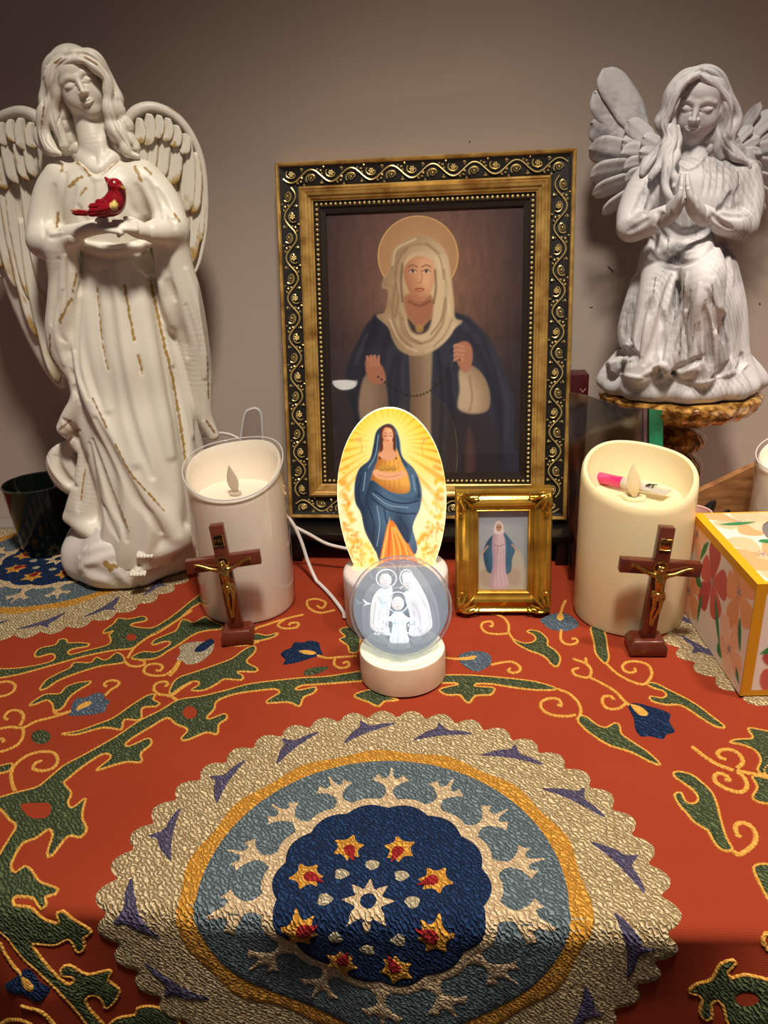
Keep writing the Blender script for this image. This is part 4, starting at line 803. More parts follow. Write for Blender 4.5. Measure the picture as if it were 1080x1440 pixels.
def build_white_hands():
    v = vbox(WA, 84, 245, 298, 350, -108, -20, 0.0005)
    def T(L, k=1.2): P, R = WA.path(L); v.tube(P, R, k*0.0007)
    T([(96, 330, -50, 13), (116, 324, -60, 11), (134, 320, -70, 10), (150, 320, -77, 8)], 3)       # left wrist and palm
    for i in range(4): T([(140, 314+i*2.2, -72-i*2.5, 5), (154, 316+i*2.6, -80-i*2.0, 4.0), (166+i*1.0, 320+i*2.4, -84-i*1.5, 3.4), (176-i*3.0, 325+i*2.2, -82-i*1.5, 2.8)], 0.8)
    T([(130, 314, -66, 5), (142, 309, -70, 4), (150, 309, -74, 3)])
    T([(226, 327, -44, 14), (208, 326, -56, 12), (194, 324, -66, 11), (182, 321, -72, 8)], 3)        # right wrist and palm
    for i in range(4): T([(190, 316+i*2.4, -70-i*2, 5), (178, 313.5+i*3.0, -76-i*2, 4.2), (168-i, 312.5+i*3.2, -79-i*2, 3.6), (160-i*1, 311.5+i*3.0, -79-i*2, 2.8)], 0.8)
    T([(198, 316, -62, 5), (186, 309, -66, 4), (176, 307, -70, 3)])
    V, F = v.net('hands'); me = npmesh('hands', V, F); shell_colour(me, V, CREAM, [], 6); link('cupped_hands', me, m_cream, wa)
build_white_hands()
def build_white_base():
    v = Vol((-0.385, 0.640, 0.0), (-0.165, 0.870, 0.11), 0.0009)
    c = (wa_base[0], 0.768)
    def lump(th, z): return 0.004*np.sin(th*3+0.8)+0.0025*np.sin(th*5+2+z*40)+0.0012*np.sin(th*9)
    v.loft([(0.0025, c[0], c[1], 0.066, 0.058), (0.008, c[0], c[1], 0.072, 0.064), (0.020, c[0], c[1], 0.076, 0.068), (0.036, c[0], c[1], 0.074, 0.064), (0.050, c[0]+.004, c[1], 0.066, 0.056), (0.064, c[0]+0.006, c[1], 0.050, 0.044)], 0.0, lump)
    for p, r in (([(118, 775), (150, 768), (185, 770)], 8), ([(112, 800), (150, 782), (185, 778)], 5)): v.stroke(p, r, 0.4, 8)
    v.stroke([(186, 790), (180, 806), (188, 820), (196, 828)], 6, 0.5, 6, 'sub'); v.stroke([(215, 800), (235, 790), (262, 796)], 7, 0.4, 8, 'sub'); v.stroke([(120, 800), (150, 810), (170, 826)], 7, 0.35, 10, 'sub')
    v.stroke([(112, 782), (122, 768), (136, 760)], 3, 0.6, 4, 'sub')
    V, F = v.net('rock_base'); me = npmesh('rock_base', V, F); P, N = v.hit(np.array([[150, 793], [156, 798], [162, 797.]])); shell_colour(me, V, srgb(224, 216, 208), [(P, 0.0035, GOLD, 0.8)], 4); link('rock_base', me, m_cream, wa)
    for n_, (x0, y0, dy, sc) in enumerate(((204, 778, -96, 1.0), (194, 804, -104, 0.85))):
        v = vbox(WA, x0-34, x0+34, y0-30, y0+30, dy-30, dy+50, 0.0006)
        P, R = WA.path([(x0+6, y0-8, dy+30, 9*sc), (x0+2, y0-4, dy+14, 9*sc), (x0, y0-1, dy+4, 7*sc)]); v.tube(P, R, 0.001)
        for i in range(5):
            P, R = WA.path([(x0-7+i*4.2, y0-1+abs(i-1)*0.5, dy+4, 4.4*sc-i*0.3), (x0-9+i*4.6, y0+3+i*.2, dy-4+i*1.2, 3.9*sc-i*0.35), (x0-9.5+i*4.7, y0+5+i*.1, dy-7+i*1.6, 3.0*sc-i*0.3)]); v.tube(P, R, 0.0004)
        V, F = v.net('foot'); me = npmesh('foot', V, F); shell_colour(me, V, CREAM, [], 4); link('foot', me, m_cream, wa)
build_white_base()
def feather(name, root, tip, width, nrm, parent, material, base_col, bow=0.0, curl=0.0, thick=0.0016, pts=14, rowsn=9, barbs=0.00022, spots=None, point=0.75, seed=0, tipcol=None, hook=0.0):
    """one feather: a curved leaf with a raised shaft and barb grooves, closed on both sides"""
    root, tip, nrm = (np.asarray(q, float) for q in (root, tip, nrm)); ax = tip-root; Ln = np.linalg.norm(ax); ax = ax/Ln; nrm = nrm-ax*(nrm@ax); nrm /= np.linalg.norm(nrm); sd = np.cross(nrm, ax)
    t = np.linspace(0, 1, pts)[:, None]; q = np.linspace(-1, 1, rowsn)[None, :]
    wprof = width*(0.45+0.55*np.clip(t/0.35, 0, 1)**0.7)*np.sqrt(np.clip(1-np.clip((t-point)/(1.0001-point), 0, 1)**2, 0, 1))
    wprof = np.maximum(wprof, width*0.03)
    ctr = root[None, None]+ax*(t*Ln)[..., None]+sd*(bow*np.sin(t*np.pi))[..., None]+nrm*(curl*t**2)[..., None]+sd*(hook*t**3)[..., None]
    G = ctr+sd*(q*wprof)[..., None]
    lift = thick*(1-q**2*0.9)+thick*0.8*np.exp(-(q/0.12)**2)+barbs*np.sin((t*Ln*0.0+np.abs(q)*wprof*0.8+t*Ln)*2600)*(1-np.abs(q)**4)
    top = G+nrm*lift[..., None]; bot = G-nrm*(thick*0.55)
    a, b = top.shape[:2]; V = np.concatenate([top.reshape(-1, 3), bot.reshape(-1, 3)]); o = a*b
    I = np.arange(o).reshape(a, b); Q = np.stack([I[:-1, :-1], I[:-1, 1:], I[1:, 1:], I[1:, :-1]], -1).reshape(-1, 4); F = [Q, Q[:, ::-1]+o]
    rim = np.concatenate([I[:, 0], I[-1, 1:], I[::-1, -1][1:], I[0, ::-1][1:-1]]); r2 = np.roll(rim, -1); F.append(np.stack([r2, rim, rim+o, r2+o], 1))
    me = npmesh(name, V, np.concatenate(F)); C = np.empty((len(V), 3)); C[:] = base_col[:3]; n2 = wobble(V, 700, seed)
    if tipcol is not None:
        tt = np.concatenate([np.broadcast_to(t, (a, b)).ravel()]*2); qq = np.concatenate([np.broadcast_to(q, (a, b)).ravel()]*2)
        m = np.clip((np.maximum(tt-0.78, (np.abs(qq)-0.86)*0.8)*4+n2*0.55-0.15)*3, 0, 1)[:, None]; C = C*(1-m)+np.array(tipcol[:3])*m
    setcol(me, 'Col', C); bm = bmesh.new(); bm.from_mesh(me); bmesh.ops.recalc_face_normals(bm, faces=bm.faces); bm.to_mesh(me); bm.free()
    return link(name, me, material, parent)
def white_wing(side):
    """side +1: the wing at the picture's right, -1: at the left"""
    w = empty('wing', (0, 0, 0)); w.parent = wa; w.location = (0, 0, 0)
    def X(x, y=0): return x if side > 0 else 42-(x-198)*1.02+max(0, y-220)*0.22
    def dyo(x): return 34+((x-185) if side > 0 else (x-185))*0.22     # the wing sweeps back from the shoulder
    def Q(x, y, e=0): return WA(X(x, y), y+(0 if side > 0 else 6), dyo(x)+e)
    nrm = (WA(X(230), 260, 0)-WA(X(230), 260, 12))*1.0+(np.array([0.35 if side < 0 else -0.35, 0, 0])*0.006)
    # plate
    out = [(176, 172), (190, 156), (214, 149), (242, 158), (266, 182), (283, 218), (291, 260), (291, 310), (284, 352), (274, 384), (268, 420), (257, 470), (242, 516), (226, 540), (214, 536), (210, 480), (208, 420), (204, 350), (194, 280), (182, 226)]
    o2 = spline(out, 4, closed=True); cx, cy = 232, 290
    rings = []
    for f_, e in ((1.0, 3), (0.985, -1.5), (0.93, -4), (0.6, -5), (0.2, -5)): rings.append([Q(cx+(x-cx)*f_, cy+(y-cy)*f_, e+4) for x, y in o2])
    back = [[Q(cx+(x-cx)*f_, cy+(y-cy)*f_, e+4) for x, y in o2] for f_, e in ((0.985, 6), (0.6, 8), (0.2, 8))]
    n = len(o2); V = np.array([p for r in rings+back for p in r]); F = []
    for i in range(len(rings)-1):
        for j in range(n): k = (j+1) % n; F.append((i*n+j, i*n+k, (i+1)*n+k, (i+1)*n+j))
    b0 = len(rings)
    for j in range(n): k = (j+1) % n; F.append((b0*n+j, b0*n+k, k, j))
    for i in range(b0, b0+2):
        for j in range(n): k = (j+1) % n; F.append(((i+1)*n+j, (i+1)*n+k, i*n+k, i*n+j))
    F.append(tuple((b0-1)*n+j for j in range(n))); F.append(tuple((b0+2)*n+j for j in range(n-1, -1, -1)))
    mb = MB(); mb.add(V, F); me = mb.mesh('wing_plate'); C = np.array([v.co for v in me.vertices]); shell_colour(me, C, CREAM, [], 11, srgb(176, 150, 110), 0.2); link('wing_plate', me, m_cream, w)
    # leading edge
    P = np.array([Q(x, y, -5) for x, y in spline([(176, 182), (184, 164), (200, 153), (220, 152), (246, 164), (268, 190), (283, 226), (289, 270), (289, 320), (282, 362), (274, 384)], 6)])
    R = np.interp(np.linspace(0, 1, len(P)), [0, .15, .5, .8, 1], [7, 8.5, 6, 3.5, 2])*pxsize(P[0])
    mb = MB(); mb.tube(P, R, 12); me = mb.mesh('leading_edge'); C = np.array([v.co for v in me.vertices]); shell_colour(me, C, CREAM, [], 12, GOLD, 0.35); link('leading_edge', me, m_cream, w)
    # feathers, longest first; rows of (root, tip, half width)
    L = [((268, 230), (268, 372), 11), ((254, 226), (252, 402), 12), ((240, 224), (240, 470), 12), ((226, 300), (226, 534), 12), ((232, 240), (236, 420), 11), ((212, 240), (214, 440), 10),
         ((278, 240), (277, 345), 9)]
    Mi = [((262, 190), (262, 300), 11), ((246, 180), (240, 262), 12), ((228, 176), (222, 254), 12), ((212, 178), (206, 250), 11), ((198, 186), (196, 244), 9), ((274, 214), (272, 302), 9)]
    Sh = [((196, 166), (194, 204), 8), ((210, 160), (206, 206), 9), ((224, 162), (218, 196), 8), ((236, 166), (232, 200), 8), ((248, 176), (244, 208), 8), ((260, 188), (258, 218), 7)]
    for lay, (rows, e) in enumerate(((L, -4), (Mi, -8.5), (Sh, -12.5))):
        for i, (a, b, wd) in enumerate(rows):
            ra, tb_ = Q(a[0], a[1], e), Q(b[0], b[1], e-2.0); u = pxsize(ra)
            feather('feather', ra, tb_, wd*u, nrm, w, m_cream, CREAM, bow=(2.5*u)*side, curl=1.5*u, thick=1.7*u, pts=26 if lay == 0 else 16, seed=lay*10+i, tipcol=srgb(184, 150, 84) if (i+lay) % 2 == 0 else srgb(196, 178, 140))
white_wing(1); white_wing(-1)
def build_red_bird():
    b = empty('red_bird', (0, 0, 0)); b.parent = wa; tag(b, 'glossy dark red crested bird sitting in the hands')
    RED = srgb(150, 18, 30); m_red = mat('red_gloss', rough=0.3, spec=0.5, attr='Col', coat=0.3)
    v = vbox(WA, 110, 184, 240, 315, -112, -60, 0.0004)
    def T(L, k=1.5): P, R = WA.path(L); v.tube(P, R, k*0.0007)
    T([(140, 298, -78, 8), (150, 292, -82, 13), (160, 286, -86, 15), (165, 272, -86, 12), (163, 262, -86, 10)], 4)
    T([(163, 266, -88, 10), (161, 261, -90, 9.5)], 3); T([(160, 259, -88, 6), (153, 255, -86, 4), (148, 250, -85, 1.5)], 3)
    T([(170, 264, -94, 3.6), (176, 266, -98, 1.4)], 1.5)
    for q in (0,): T([(160, 290, -98, 5), (146, 294, -96, 6), (130, 298, -90, 4), (122, 299, -88, 2)], 2)
    V, F = v.net('bird_body'); me = npmesh('bird_body', V, F); P, N = v.hit(np.array([[160, 290], [162, 286.], [158, 288]])); P2, N2 = v.hit(np.array([[172, 262], [176, 266.]]))
    shell_colour(me, V, RED, [(P, 0.0026, srgb(220, 190, 110), 0.6), (P2, 0.0012, srgb(150, 130, 40), 0.4)], 3, srgb(110, 10, 20), 0.3); link('bird_body', me, m_red, b)
    nr = WA(140, 295, -100)-WA(140, 295, -80)
    for i, (a, t_, wd) in enumerate((((152, 288, -98), (124, 291, -92), 4), ((156, 292, -99), (124, 297, -93), 4.5), ((154, 298, -98), (122, 301, -92), 4), ((150, 284, -96), (134, 284, -92), 3.5))):
        feather('wing_feather', WA(*a), WA(*t_), wd*0.00066, nr, b, m_red, RED, thick=0.0009, pts=10, rowsn=7, barbs=0.00015, seed=i)
    for i, (a, t_, wd) in enumerate((((132, 299, -86), (99, 296, -82), 2.6), ((132, 301, -86), (101, 300, -83), 2.6))): feather('tail_feather', WA(*a), WA(*t_), wd*0.00066, nr+np.array([0, 0, 0.004]), b, m_red, RED, thick=0.0012, pts=9, rowsn=5, barbs=0, seed=i, tipcol=srgb(210, 150, 110) if i == 0 else None)
build_red_bird()
# ------------------------------------------------------------------ grey kneeling angel on the amber glass stand
PA = Pix(0.752, 0.00077)
ga_o = PA(957, 545, 0)
STAND_TOP = float(ga_o[2])
GA_C = PA(957, 536, -5)
ga = empty('kneeling_angel_statue', (GA_C[0], GA_C[1], STAND_TOP), 'weathered grey white kneeling angel with praying hands on the amber glass stand', 'statue')
STONE = srgb(200, 196, 197); STONE_D = srgb(118, 112, 113); CRACK = srgb(96, 86, 80)
m_stone = mat('stone_wash', rough=0.6, spec=0.3, attr='Col', bump=(220, 0.25, 0.001, 6))
def stone_colour(me, V, seed, spots=()):
    C = np.empty((len(V), 3)); C[:] = STONE[:3]; n1 = wobble(V*np.array([1, 1, 0.25]), 330, seed, 9); n2 = wobble(V*np.array([1, 1, 0.35]), 1300, seed+1, 9); n3 = wobble(V, 70, seed+2)
    m = np.clip((n1*0.4+n2*0.4+n3*0.9-0.05)*0.95, 0, 1)[:, None]*0.7; C = C*(1-m)+np.array(STONE_D[:3])*m
    for P, r, c, rag in spots:
        lo, hi = P.min(0)-r*2.5, P.max(0)+r*2.5; near = np.nonzero(((V > lo) & (V < hi)).all(1))[0]
        if len(near): d = polydist(V[near], P)/r; k = np.clip((1-d+rag*n2[near])*3, 0, 1)[:, None]; C[near] = C[near]*(1-k)+np.array(c[:3])*k
    setcol(me, 'Col', C)
def build_gray_robe():
    v = vbox(PA, 838, 1074, 212, 556, -112, 100, 0.00094, zmin=STAND_TOP); u = 0.00077
    def T(L, k=6, **kw): P, R = PA.path(L); v.tube(P, R, k*u, **kw)
    v.loft(px_levels(PA, [(222, 950, 1005, 2, 24), (236, 915, 1044, 2, 32), (256, 904, 1052, 0, 40), (290, 908, 1046, -2, 42), (330, 912, 1022, 0, 40), (362, 908, 1020, 0, 42)]), 4*u)
    v.loft(px_levels(PA, [(345, 908, 1020, 0, 42), (380, 900, 1028, -6, 54), (420, 890, 1036, -10, 64), (460, 882, 1040, -8, 70), (500, 878, 1042, -6, 76), (535, 870, 1050, -5, 80)]), 6*u, lambda th, z: 0.0016*np.sin(th*11))
    # spread of the robe on the stand
    zb = STAND_TOP; c = PA(956, 530, -5)
    v.loft([(zb+0.0005, c[0], c[1], 0.072, 0.062), (zb+0.006, c[0], c[1], 0.077, 0.067), (zb+0.013, c[0], c[1], 0.077, 0.067), (zb+0.024, c[0], c[1], 0.070, 0.060), (zb+0.038, c[0], c[1]+.002, 0.058, 0.052)], 6*u, lambda th, z: 0.0022*np.sin(th*9+z*60)+0.0014*np.sin(th*17+1))
    # raised knee and kneeling leg
    T([(982, 354, -14, 26), (988, 382, -72, 31), (991, 412, -92, 27), (989, 470, -88, 22), (987, 525, -84, 20)], 6)
    T([(932, 366, -12, 26), (926, 404, -46, 26), (918, 450, -58, 26), (908, 500, -60, 24), (900, 525, -60, 22)], 10)
    T([(1010, 380, -20, 24), (1022, 430, -30, 24), (1026, 480, -34, 24), (1030, 520, -40, 22)], 10)
    T([(900, 400, -6, 14), (882, 450, -14, 11), (878, 476, -18, 9), (886, 500, -24, 10), (866, 514, -30, 10)], 6)
    T([(1030, 385, 0, 10), (1038, 440, 0, 10), (1034, 458, -4, 9), (1038, 490, -10, 10), (1052, 512, -16, 10)], 6)
    # arms
    T([(916, 250, 0, 24), (902, 275, -6, 25), (890, 302, -16, 22), (888, 318, -28, 19)], 8); T([(888, 320, -26, 19), (908, 316, -44, 17), (928, 306, -60, 14), (938, 300, -66, 12)], 6)
    T([(1042, 250, 0, 26), (1048, 280, -8, 25), (1046, 308, -18, 22), (1042, 318, -26, 20)], 8); T([(1044, 318, -26, 20), (1022, 316, -44, 17), (1002, 308, -60, 14), (988, 300, -66, 12)], 6)
    g = lambda path, r, lift=0.6, k=4: v.stroke(path, r*1.3, lift+0.25, k*0.75, 'sub')
    rd = lambda path, r, lift=0.5, k=5: v.stroke(path, r*1.05, lift+0.15, k*0.8, 'add')
    # swags across the waist
    g([(925, 300), (940, 322), (960, 332), (985, 326), (1000, 308)], 7, .5, 7); rd([(920, 318), (938, 345), (962, 356), (990, 348), (1010, 326)], 4, .5, 5); g([(914, 335), (934, 360), (960, 370), (992, 360), (1014, 338)], 4, .6, 5); g([(912, 352), (928, 372), (948, 380)], 4, .6, 4)
    rd([(910, 362), (930, 374), (956, 376)], 4, .5, 4); rd([(1018, 345), (1026, 372), (1030, 400)], 5, .5, 5)
    # folds over the legs
    for p, r in (([(957, 392), (950, 425), (944, 465), (938, 500)], 5.5), ([(945, 388), (930, 440), (916, 490), (906, 512)], 4), ([(993, 425), (992, 455), (995, 500), (998, 518)], 5.5), ([(996, 410), (1008, 450), (1016, 490), (1020, 515)], 4.5),
                 ([(970, 410), (962, 445), (953, 480), (946, 502)], 3.5), ([(1018, 470), (1022, 500), (1018, 525)], 4), ([(915, 420), (900, 460), (896, 500)], 5), ([(888, 430), (884, 470), (890, 495)], 4), ([(946, 500), (966, 506), (990, 500)], 5), ([(934, 440), (924, 470), (918, 505)], 3)): g(p, r, .65, 5)
    for p, r in (([(966, 385), (958, 430), (946, 490), (934, 512)], 4), ([(984, 400), (978, 440), (972, 490), (966, 515)], 5), ([(1004, 392), (1014, 430), (1024, 475), (1028, 505)], 5), ([(924, 400), (910, 450), (902, 500)], 4), ([(878, 445), (876, 472), (890, 494)], 3.5), ([(1002, 430), (1006, 470), (1006, 515)], 3.5)): rd(p, r, .5, 5)
    T([(978, 400, -84, 10), (964, 440, -80, 11), (950, 480, -82, 12), (936, 514, -86, 12)], 8); T([(996, 420, -84, 9), (1004, 460, -78, 11), (1012, 500, -76, 12), (1020, 522, -74, 10)], 8); T([(936, 410, -52, 9), (944, 450, -66, 10), (952, 495, -80, 11), (962, 522, -86, 10)], 8); T([(985, 440, -92, 8), (978, 480, -92, 10), (972, 515, -94, 11)], 8)
    for p, r in (([(972, 425), (962, 460), (950, 495)], 3), ([(958, 440), (962, 470), (966, 505)], 3), ([(994, 440), (998, 480), (1000, 512)], 3.5), ([(928, 430), (932, 470), (930, 508)], 3.5), ([(984, 455), (982, 490), (984, 518)], 3), ([(1014, 450), (1018, 485)], 3)): g(p, r, .6, 3)
    # ruffles of the hem
    for p, r in (([(850, 512), (868, 508), (886, 506)], 4), ([(900, 530), (914, 522), (930, 514), (938, 520), (934, 532), (922, 536)], 4), ([(940, 526), (962, 536), (990, 538), (1004, 532)], 4), ([(1008, 530), (1030, 524), (1052, 512)], 4), ([(856, 520), (880, 528), (904, 532)], 3)): rd(p, r, .5, 3)
    for p, r in (([(868, 500), (880, 494), (892, 502), (884, 512)], 6), ([(916, 528), (926, 520), (932, 524)], 3.5), ([(946, 520), (965, 514), (988, 504)], 5), ([(1000, 534), (1014, 522), (1026, 508)], 3.5), ([(1036, 524), (1044, 510), (1042, 496)], 4)): g(p, r, .7, 3)
    # sleeves and bodice
    for p, r in (([(905, 268), (898, 290), (886, 306)], 4), ([(920, 262), (914, 285), (908, 302)], 4), ([(912, 308), (900, 316), (884, 326)], 3), ([(1030, 270), (1020, 290), (1008, 296)], 5), ([(1040, 262), (1034, 285), (1040, 300)], 3.5), ([(1010, 298), (1026, 304), (1050, 304)], 3.5), ([(1000, 300), (1012, 312), (1030, 322)], 3), ([(932, 300), (936, 308), (938, 314)], 2), ([(992, 292), (990, 302), (986, 312)], 2)): g(p, r, .5, 4)
    for i, x in enumerate((990, 1000, 1010, 1020)): g([(x, 226), (x+3-i, 250), (x-2, 276)], 2.2, .6, 2.5)
    for p in ([(940, 240), (942, 262), (940, 285)], [(950, 246), (952, 265), (948, 280)]): g(p, 2.2, .6, 2.5)
    rd([(955, 226), (962, 236), (970, 238), (982, 230), (996, 214)], 2.6, .6, 2); rd([(936, 232), (924, 242), (928, 256)], 2.5, .5, 3)
    V, F = v.net('robe'); me = npmesh('robe', V, F); sp = []
    for p in ([(962, 395), (961, 440)], [(970, 430), (964, 470)], [(958, 460), (956, 500)], [(950, 410), (949, 450)], [(1002, 400), (1003, 430)], [(922, 390), (918, 420)], [(978, 455), (974, 480)], [(887, 480), (886, 520)], [(1038, 240), (1038, 262)], [(940, 335), (939, 350)]):
        P, N = v.hit(np.linspace(p[0], p[1], 8)); sp.append((P, 0.7*u, CRACK, 0.4))
    stone_colour(me, V, 21, sp); return link('robe', me, m_stone, ga)
build_gray_robe()
def build_gray_head():
    v = vbox(PA, 938, 1026, 92, 250, -66, 50, 0.00042)
    M, s = head_map(PA, 980, 155, math.radians(-2), 1.04, -10, pitch=0.16, yaw=-0.06)
    sculpt_face(v, M, s)
    P, R = PA.path([(980, 180, 8, 18), (978, 205, 6, 18), (976, 228, 2, 20), (976, 246, 0, 26)]); v.tube(P, R, 0.004)
    V, F = v.net('head'); me = npmesh('head', V, F); stone_colour(me, V, 31); setcol_light(me, 0.55); link('head', me, m_stone, ga)
    v = vbox(PA, 892, 1066, 78, 300, -66, 80, 0.0006)
    v.ell(M(0, -13, -26), np.array([36, 40, 38])*s, None, 0.003)
    nl = [0]
    def lock(L, k=1.4):
        nl[0] += 1; P, R = PA.path(L, 8); t = np.linspace(0, 1, len(P)); P = P+np.outer(0.0016*np.sin(t*16+nl[0]*1.7)*np.clip(t*3-0.5, 0, 1), _R); v.tube(P, R*(1+0.12*np.sin(t*20+nl[0])), k*0.0008)
    lock([(981, 106, -28, 4), (968, 112, -28, 6), (954, 128, -25, 7), (944, 150, -21, 7), (936, 170, -18, 8), (943, 192, -20, 8), (932, 214, -24, 9), (925, 236, -28, 7), (918, 250, -30, 4)])
    lock([(980, 100, -24, 6), (960, 108, -20, 9), (945, 130, -16, 10), (938, 156, -12, 10), (930, 172, -12, 8), (938, 192, -14, 9), (924, 214, -14, 9), (912, 232, -16, 7), (902, 244, -18, 4)])
    lock([(946, 158, -16, 5), (946, 184, -18, 6), (944, 208, -28, 7), (938, 228, -34, 8), (936, 250, -40, 7), (940, 272, -46, 5), (942, 286, -48, 3)])
    lock([(952, 180, -14, 5), (953, 202, -18, 6), (947, 222, -30, 7), (946, 246, -38, 6), (950, 262, -42, 4)])
    lock([(984, 105, -28, 4), (996, 113, -28, 6), (1011, 127, -24, 7), (1021, 142, -20, 7), (1026, 160, -18, 8), (1018, 184, -14, 9), (1012, 204, -14, 8), (1014, 222, -14, 6)])
    lock([(984, 98, -22, 6), (1002, 104, -18, 9), (1016, 120, -12, 9), (1022, 136, -8, 9), (1034, 150, -6, 7), (1034, 168, -4, 8), (1026, 190, -4, 9), (1032, 210, -6, 8), (1046, 228, -8, 5)])
    lock([(1012, 150, -14, 8), (1010, 176, -10, 10), (1016, 200, -12, 10), (1030, 216, -16, 8), (1048, 226, -18, 5), (1052, 236, -18, 3)])
    lock([(1006, 165, -8, 7), (1000, 190, -6, 8), (1000, 210, -6, 7)]); lock([(1020, 190, 2, 10), (1034, 206, 2, 9), (1046, 222, 0, 6)])
    for p, r in (([(981, 108), (966, 122), (954, 142), (946, 164), (940, 180), (946, 198), (934, 218), (924, 240)], 2.0), ([(980, 100), (962, 112), (946, 134), (940, 158), (932, 174), (936, 192), (924, 212), (910, 234)], 1.8), ([(978, 96), (958, 104), (944, 124), (938, 144)], 1.5), ([(974, 112), (960, 128), (950, 150)], 1.3), ([(950, 196), (942, 218), (938, 240), (942, 268)], 1.8), ([(956, 190), (950, 214), (946, 240)], 1.4),
                 ([(983, 106), (996, 120), (1012, 134), (1024, 148), (1026, 166), (1018, 188), (1014, 210)], 2.0), ([(984, 98), (1004, 108), (1018, 126), (1024, 142)], 1.6), ([(984, 93), (1006, 98), (1022, 118), (1026, 134)], 1.4), ([(1014, 160), (1012, 182), (1020, 204), (1038, 220)], 1.8), ([(1020, 186), (1030, 206), (1046, 224)], 1.4), ([(1030, 158), (1030, 178), (1026, 194)], 1.6), ([(1006, 170), (1004, 194)], 1.6), ([(975, 94), (972, 104), (966, 112)], 1.2), ([(990, 92), (994, 104), (1002, 114)], 1.2)): v.stroke(p, r, 0.8, 1.2, 'sub', step=4)
    V, F = v.net('hair'); me = npmesh('hair', V, F); stone_colour(me, V, 41); link('hair', me, m_stone, ga)
def setcol_light(me, f_):      # the face carries less of the grey wash
    a = me.color_attributes['Col']; n = len(me.vertices); C = np.empty(n*4, f32); a.data.foreach_get('color', C); C = C.reshape(-1, 4); C[:, :3] = C[:, :3]*(1-f_)+np.array(STONE[:3])*f_; a.data.foreach_set('color', C.ravel())
build_gray_head()
def build_gray_hands():
    v = vbox(PA, 922, 1004, 230, 330, -100, -36, 0.00055)
    def T(L, k=1.2): P, R = PA.path(L); v.tube(P, R, k*0.0008, flat=None)
    for q, x0 in ((-1, 960.5), (1, 964.5)):
        T([(x0+q*26, 308, -60, 11), (x0+q*15, 296, -70, 12), (x0+q*8, 284, -76, 10)], 3)
        for i in range(4): T([(x0+q*8, 284, -70-i*4.0, 5.5), (x0+q*4.5, 266+i*1.5, -71-i*4.4, 4.4), (x0+q*2.4, 250+i*3.5+(3 if i == 0 else 0), -72-i*4.4, 3.6), (x0+q*1.8, 241+i*4.2+(4 if i == 0 else 0), -72-i*4.2, 2.6)], 0.8)
        T([(x0+q*12, 292, -84, 6), (x0+q*6, 278, -90, 4.6), (x0+q*3, 266, -91, 3.4)], 1)
    V, F = v.net('hands'); me = npmesh('praying_hands', V, F); stone_colour(me, V, 51); setcol_light(me, 0.5); link('praying_hands', me, m_stone, ga)
build_gray_hands()
def gray_wing(side):
    w = empty('wing', (0, 0, 0)); w.parent = ga
    def mir(x): return x
    def sy(y): return y if side < 0 else y+46-(0)                       # the far wing stands lower in the picture
    def Q(p, e): return PA(mir(p[0]), p[1], 40+e+(920-p[0])*0.25 if side < 0 else 40+e+(p[0]-1040)*0.25)
    nrm = PA(880 if side < 0 else 1070, 220, 0)-PA(880 if side < 0 else 1070, 220, 10)+np.array([0.004 if side < 0 else -0.004, 0, 0.001])
    first = [((905, 188), (846, 98), 17), ((904, 205), (834, 130), 17), ((902, 216), (830, 172), 17), ((902, 226), (828, 208), 15), ((902, 238), (829, 246), 14), ((904, 250), (832, 272), 12), ((908, 262), (846, 299), 11), ((912, 268), (866, 306), 10)]
    second = [((922, 206), (880, 172), 11), ((920, 212), (874, 198), 11), ((918, 222), (872, 215), 11), ((916, 232), (876, 235), 10), ((916, 244), (878, 252), 10), ((918, 254), (882, 270), 9)]
    third = [((934, 212), (902, 194), 9), ((932, 222), (898, 214), 9), ((930, 232), (900, 230), 8), ((930, 242), (902, 246), 8)]
    first = [(a, b, wd*1.35) for a, b, wd in first]; second = [(a, b, wd*1.3) for a, b, wd in second]; third = [(a, b, wd*1.25) for a, b, wd in third]
    if side > 0:
        first = [((1036, 200), (1070, 146), 9), ((1038, 206), (1092, 156), 14), ((1040, 214), (1100, 180), 15), ((1042, 224), (1102, 208), 15), ((1044, 234), (1100, 236), 14), ((1044, 246), (1096, 262), 13), ((1042, 256), (1088, 284), 12), ((1040, 262), (1074, 299), 10)]
        second = [((1030, 206), (1058, 178), 9), ((1032, 214), (1068, 194), 10), ((1034, 224), (1070, 216), 10), ((1034, 234), (1070, 238), 10), ((1034, 246), (1066, 258), 9)]
        third = []
    mb = MB(); ce = np.array([Q((912, 225), 6), Q((935, 240), 4)]) if side < 0 else np.array([Q((1046, 225), 6), Q((1024, 240), 4)]); mb.tube(ce, [20*PA.u, 24*PA.u], 10)
    me = mb.mesh('wing_root'); C = np.array([q.co for q in me.vertices]); stone_colour(me, C, 61); link('wing_root', me, m_stone, w)
    for lay, (rows, e) in enumerate(((first, 0), (second, -8), (third, -14))):
        for i, (a, b, wd) in enumerate(rows):
            ra, tp = Q(a, e+4-i*1.2), Q(b, e-i*1.8); u = pxsize(ra)
            o = feather('feather', ra, tp, wd*u, nrm+np.array([0, 0, -0.0015*i]), w, m_stone, STONE, bow=(-2.5*u)*side*-1, curl=2.0*u, thick=2.6*u, pts=18, rowsn=9, barbs=0.00010, seed=lay*11+i, point=0.7)
            V = np.array([q.co for q in o.data.vertices]); o.data.color_attributes.remove(o.data.color_attributes['Col']); stone_colour(o.data, V+i*0.01, 71+lay)
gray_wing(-1); gray_wing(1)
